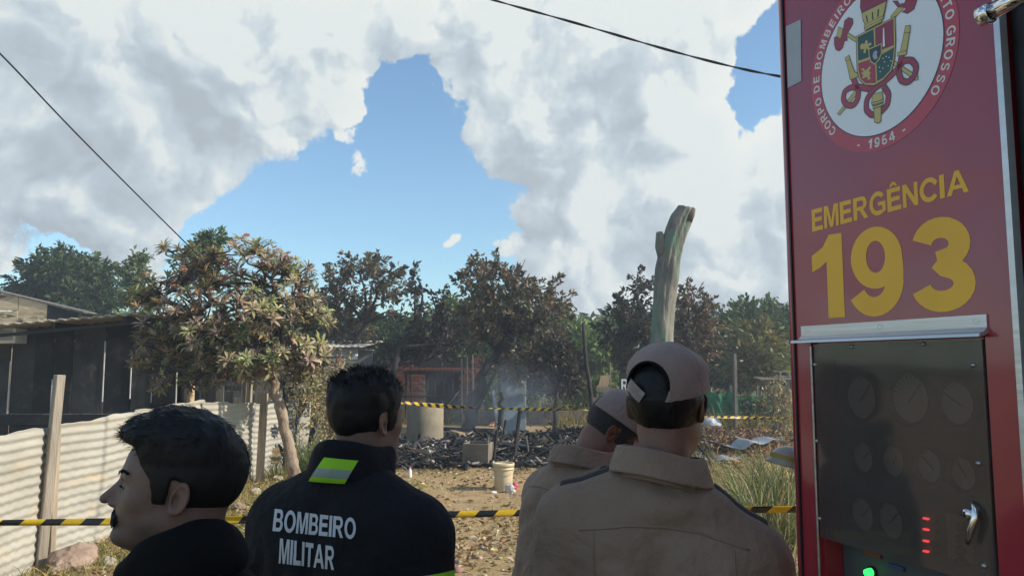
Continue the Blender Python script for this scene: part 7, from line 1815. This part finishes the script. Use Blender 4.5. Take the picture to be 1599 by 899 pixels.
tape('yellow and black barrier tape stretched close behind the four men', [(-4.2,4.6,.97),(-3.4,4.0,.97),at(-120,817,YT-.1),at(60,815,YT),at(180,814,YT),at(300,813,YT),at(410,810,YT),at(560,806,YT+.05),at(690,803,YT+.1),at(825,800,YT+.1),at(1000,798,YT+.05),at(1200,795,YT),at(1290,794,YT),(2.1,3.2,1.03),(2.72,2.45,1.05)], .032, .185, 0, 1, rot0=.2)
tape('farther yellow and black tape sagging across the burnt plot', [at(444,616,13.6),at(480,617,13.8),at(530,619,14.0),at(585,623,14.2),at(625,628,14.4),at(690,634,14.8),at(760,637,15.2),at(840,639,15.6),at(930,640,16.0),at(1000,645,16.2),at(1100,650,16.6),at(1170,652,17),at(1260,654,17.2),at(1500,660,17.6)], .065, .17, 1.3, 2)

# ------------------------------------------------------------ overhead cables
def cable(label, pts, r, strands=1):
    P = np.array(pts,float); k = len(P); t = np.linspace(0,k-1,80); C = np.stack([np.interp(t,range(k),P[:,d]) for d in range(3)],1)
    for _ in range(30): C[1:-1] = (C[:-2]+2*C[1:-1]+C[2:])/4
    rt = thing('overhead_cable',label,'cable',C[0])
    for q in range(strands):
        if strands > 1: a = np.arange(80)*.55+math.pi*q; D = C+np.stack([np.zeros(80),np.cos(a)*r*.75,np.sin(a)*r*.75],1)
        else: D = C
        MB().tube(D,r if strands == 1 else r*.75,8).build('wire', M['cable'], rt, C[0])
cable('twisted black overhead cable crossing the top of the sky', [at(560,-90,7.5),at(700,-22,7.3),at(765,0,7.2),at(860,25,7.1),at(960,54,7.0),at(1060,84,6.9),at(1160,109,6.8),at(1217,120,6.7),at(1300,132,6.6),at(1480,148,6.4),at(1800,160,6.2)], .0088, 2)
cable('thin overhead wire slanting down to the flowering tree', [at(-160,-70,6.0),at(0,82,7.0),at(60,147,7.7),at(120,210,8.4),at(190,280,9.3),at(250,340,10.1),at(285,374,10.8),at(350,440,12.0),at(400,500,13.0)], .0085)

# ------------------------------------------------------------ smoke over the ruin and thin haze
def volume_box(name, label, c, s, dens, color, noise=None, emis=0):
    o = MB().box(c,s).build(name, [], None) if False else None
    mb = MB().box((0,0,0),s); m = bpy.data.materials.new(name); m.use_nodes = True; N = m.node_tree.nodes; L = m.node_tree.links; N.clear()
    v = N.new('ShaderNodeVolumePrincipled'); v.inputs['Color'].default_value = (*color,1); v.inputs['Density'].default_value = dens; v.inputs['Anisotropy'].default_value = .2
    if noise:
        tc = N.new('ShaderNodeTexCoord'); nz = N.new('ShaderNodeTexNoise'); nz.inputs['Scale'].default_value = noise[0]; nz.inputs['Detail'].default_value = 4
        mp = N.new('ShaderNodeMapping'); mp.inputs['Scale'].default_value = (1,1,.55); L.new(tc.outputs['Object'],mp.inputs[0]); L.new(mp.outputs[0],nz.inputs['Vector'])
        ln = N.new('ShaderNodeVectorMath'); ln.operation = 'DIVIDE'; L.new(tc.outputs['Object'],ln.inputs[0]); ln.inputs[1].default_value = tuple(q/2 for q in s)
        le = N.new('ShaderNodeVectorMath'); le.operation = 'LENGTH'; L.new(ln.outputs[0],le.inputs[0])
        f = N.new('ShaderNodeMapRange'); f.inputs['From Min'].default_value = 1.0; f.inputs['From Max'].default_value = .2; L.new(le.outputs['Value'],f.inputs['Value'])
        r = N.new('ShaderNodeMapRange'); r.inputs['From Min'].default_value = noise[1]; r.inputs['From Max'].default_value = noise[2]; r.inputs['To Max'].default_value = dens; L.new(nz.outputs['Fac'],r.inputs['Value'])
        mu = N.new('ShaderNodeMath'); mu.operation = 'MULTIPLY'; L.new(f.outputs[0],mu.inputs[0]); L.new(r.outputs[0],mu.inputs[1]); L.new(mu.outputs[0],v.inputs['Density'])
    out = N.new('ShaderNodeOutputMaterial'); L.new(v.outputs[0],out.inputs['Volume'])
    o = mb.build(name, m); o.location = c; tag(o,label,kind='stuff'); return o
if SMOKE:
    p = at(772,690,18.0); volume_box('smoke','thin blue smoke rising from the embers',(p[0],18.0,.85),(4.2,3.0,2.4),.30,(.72,.82,1.0),(1.3,.42,.72))
if HAZE:
    volume_box('haze','thin smoky haze hanging over the place',(0,30,8.0),(150,84,20.0),HAZE,(.80,.88,1.0))
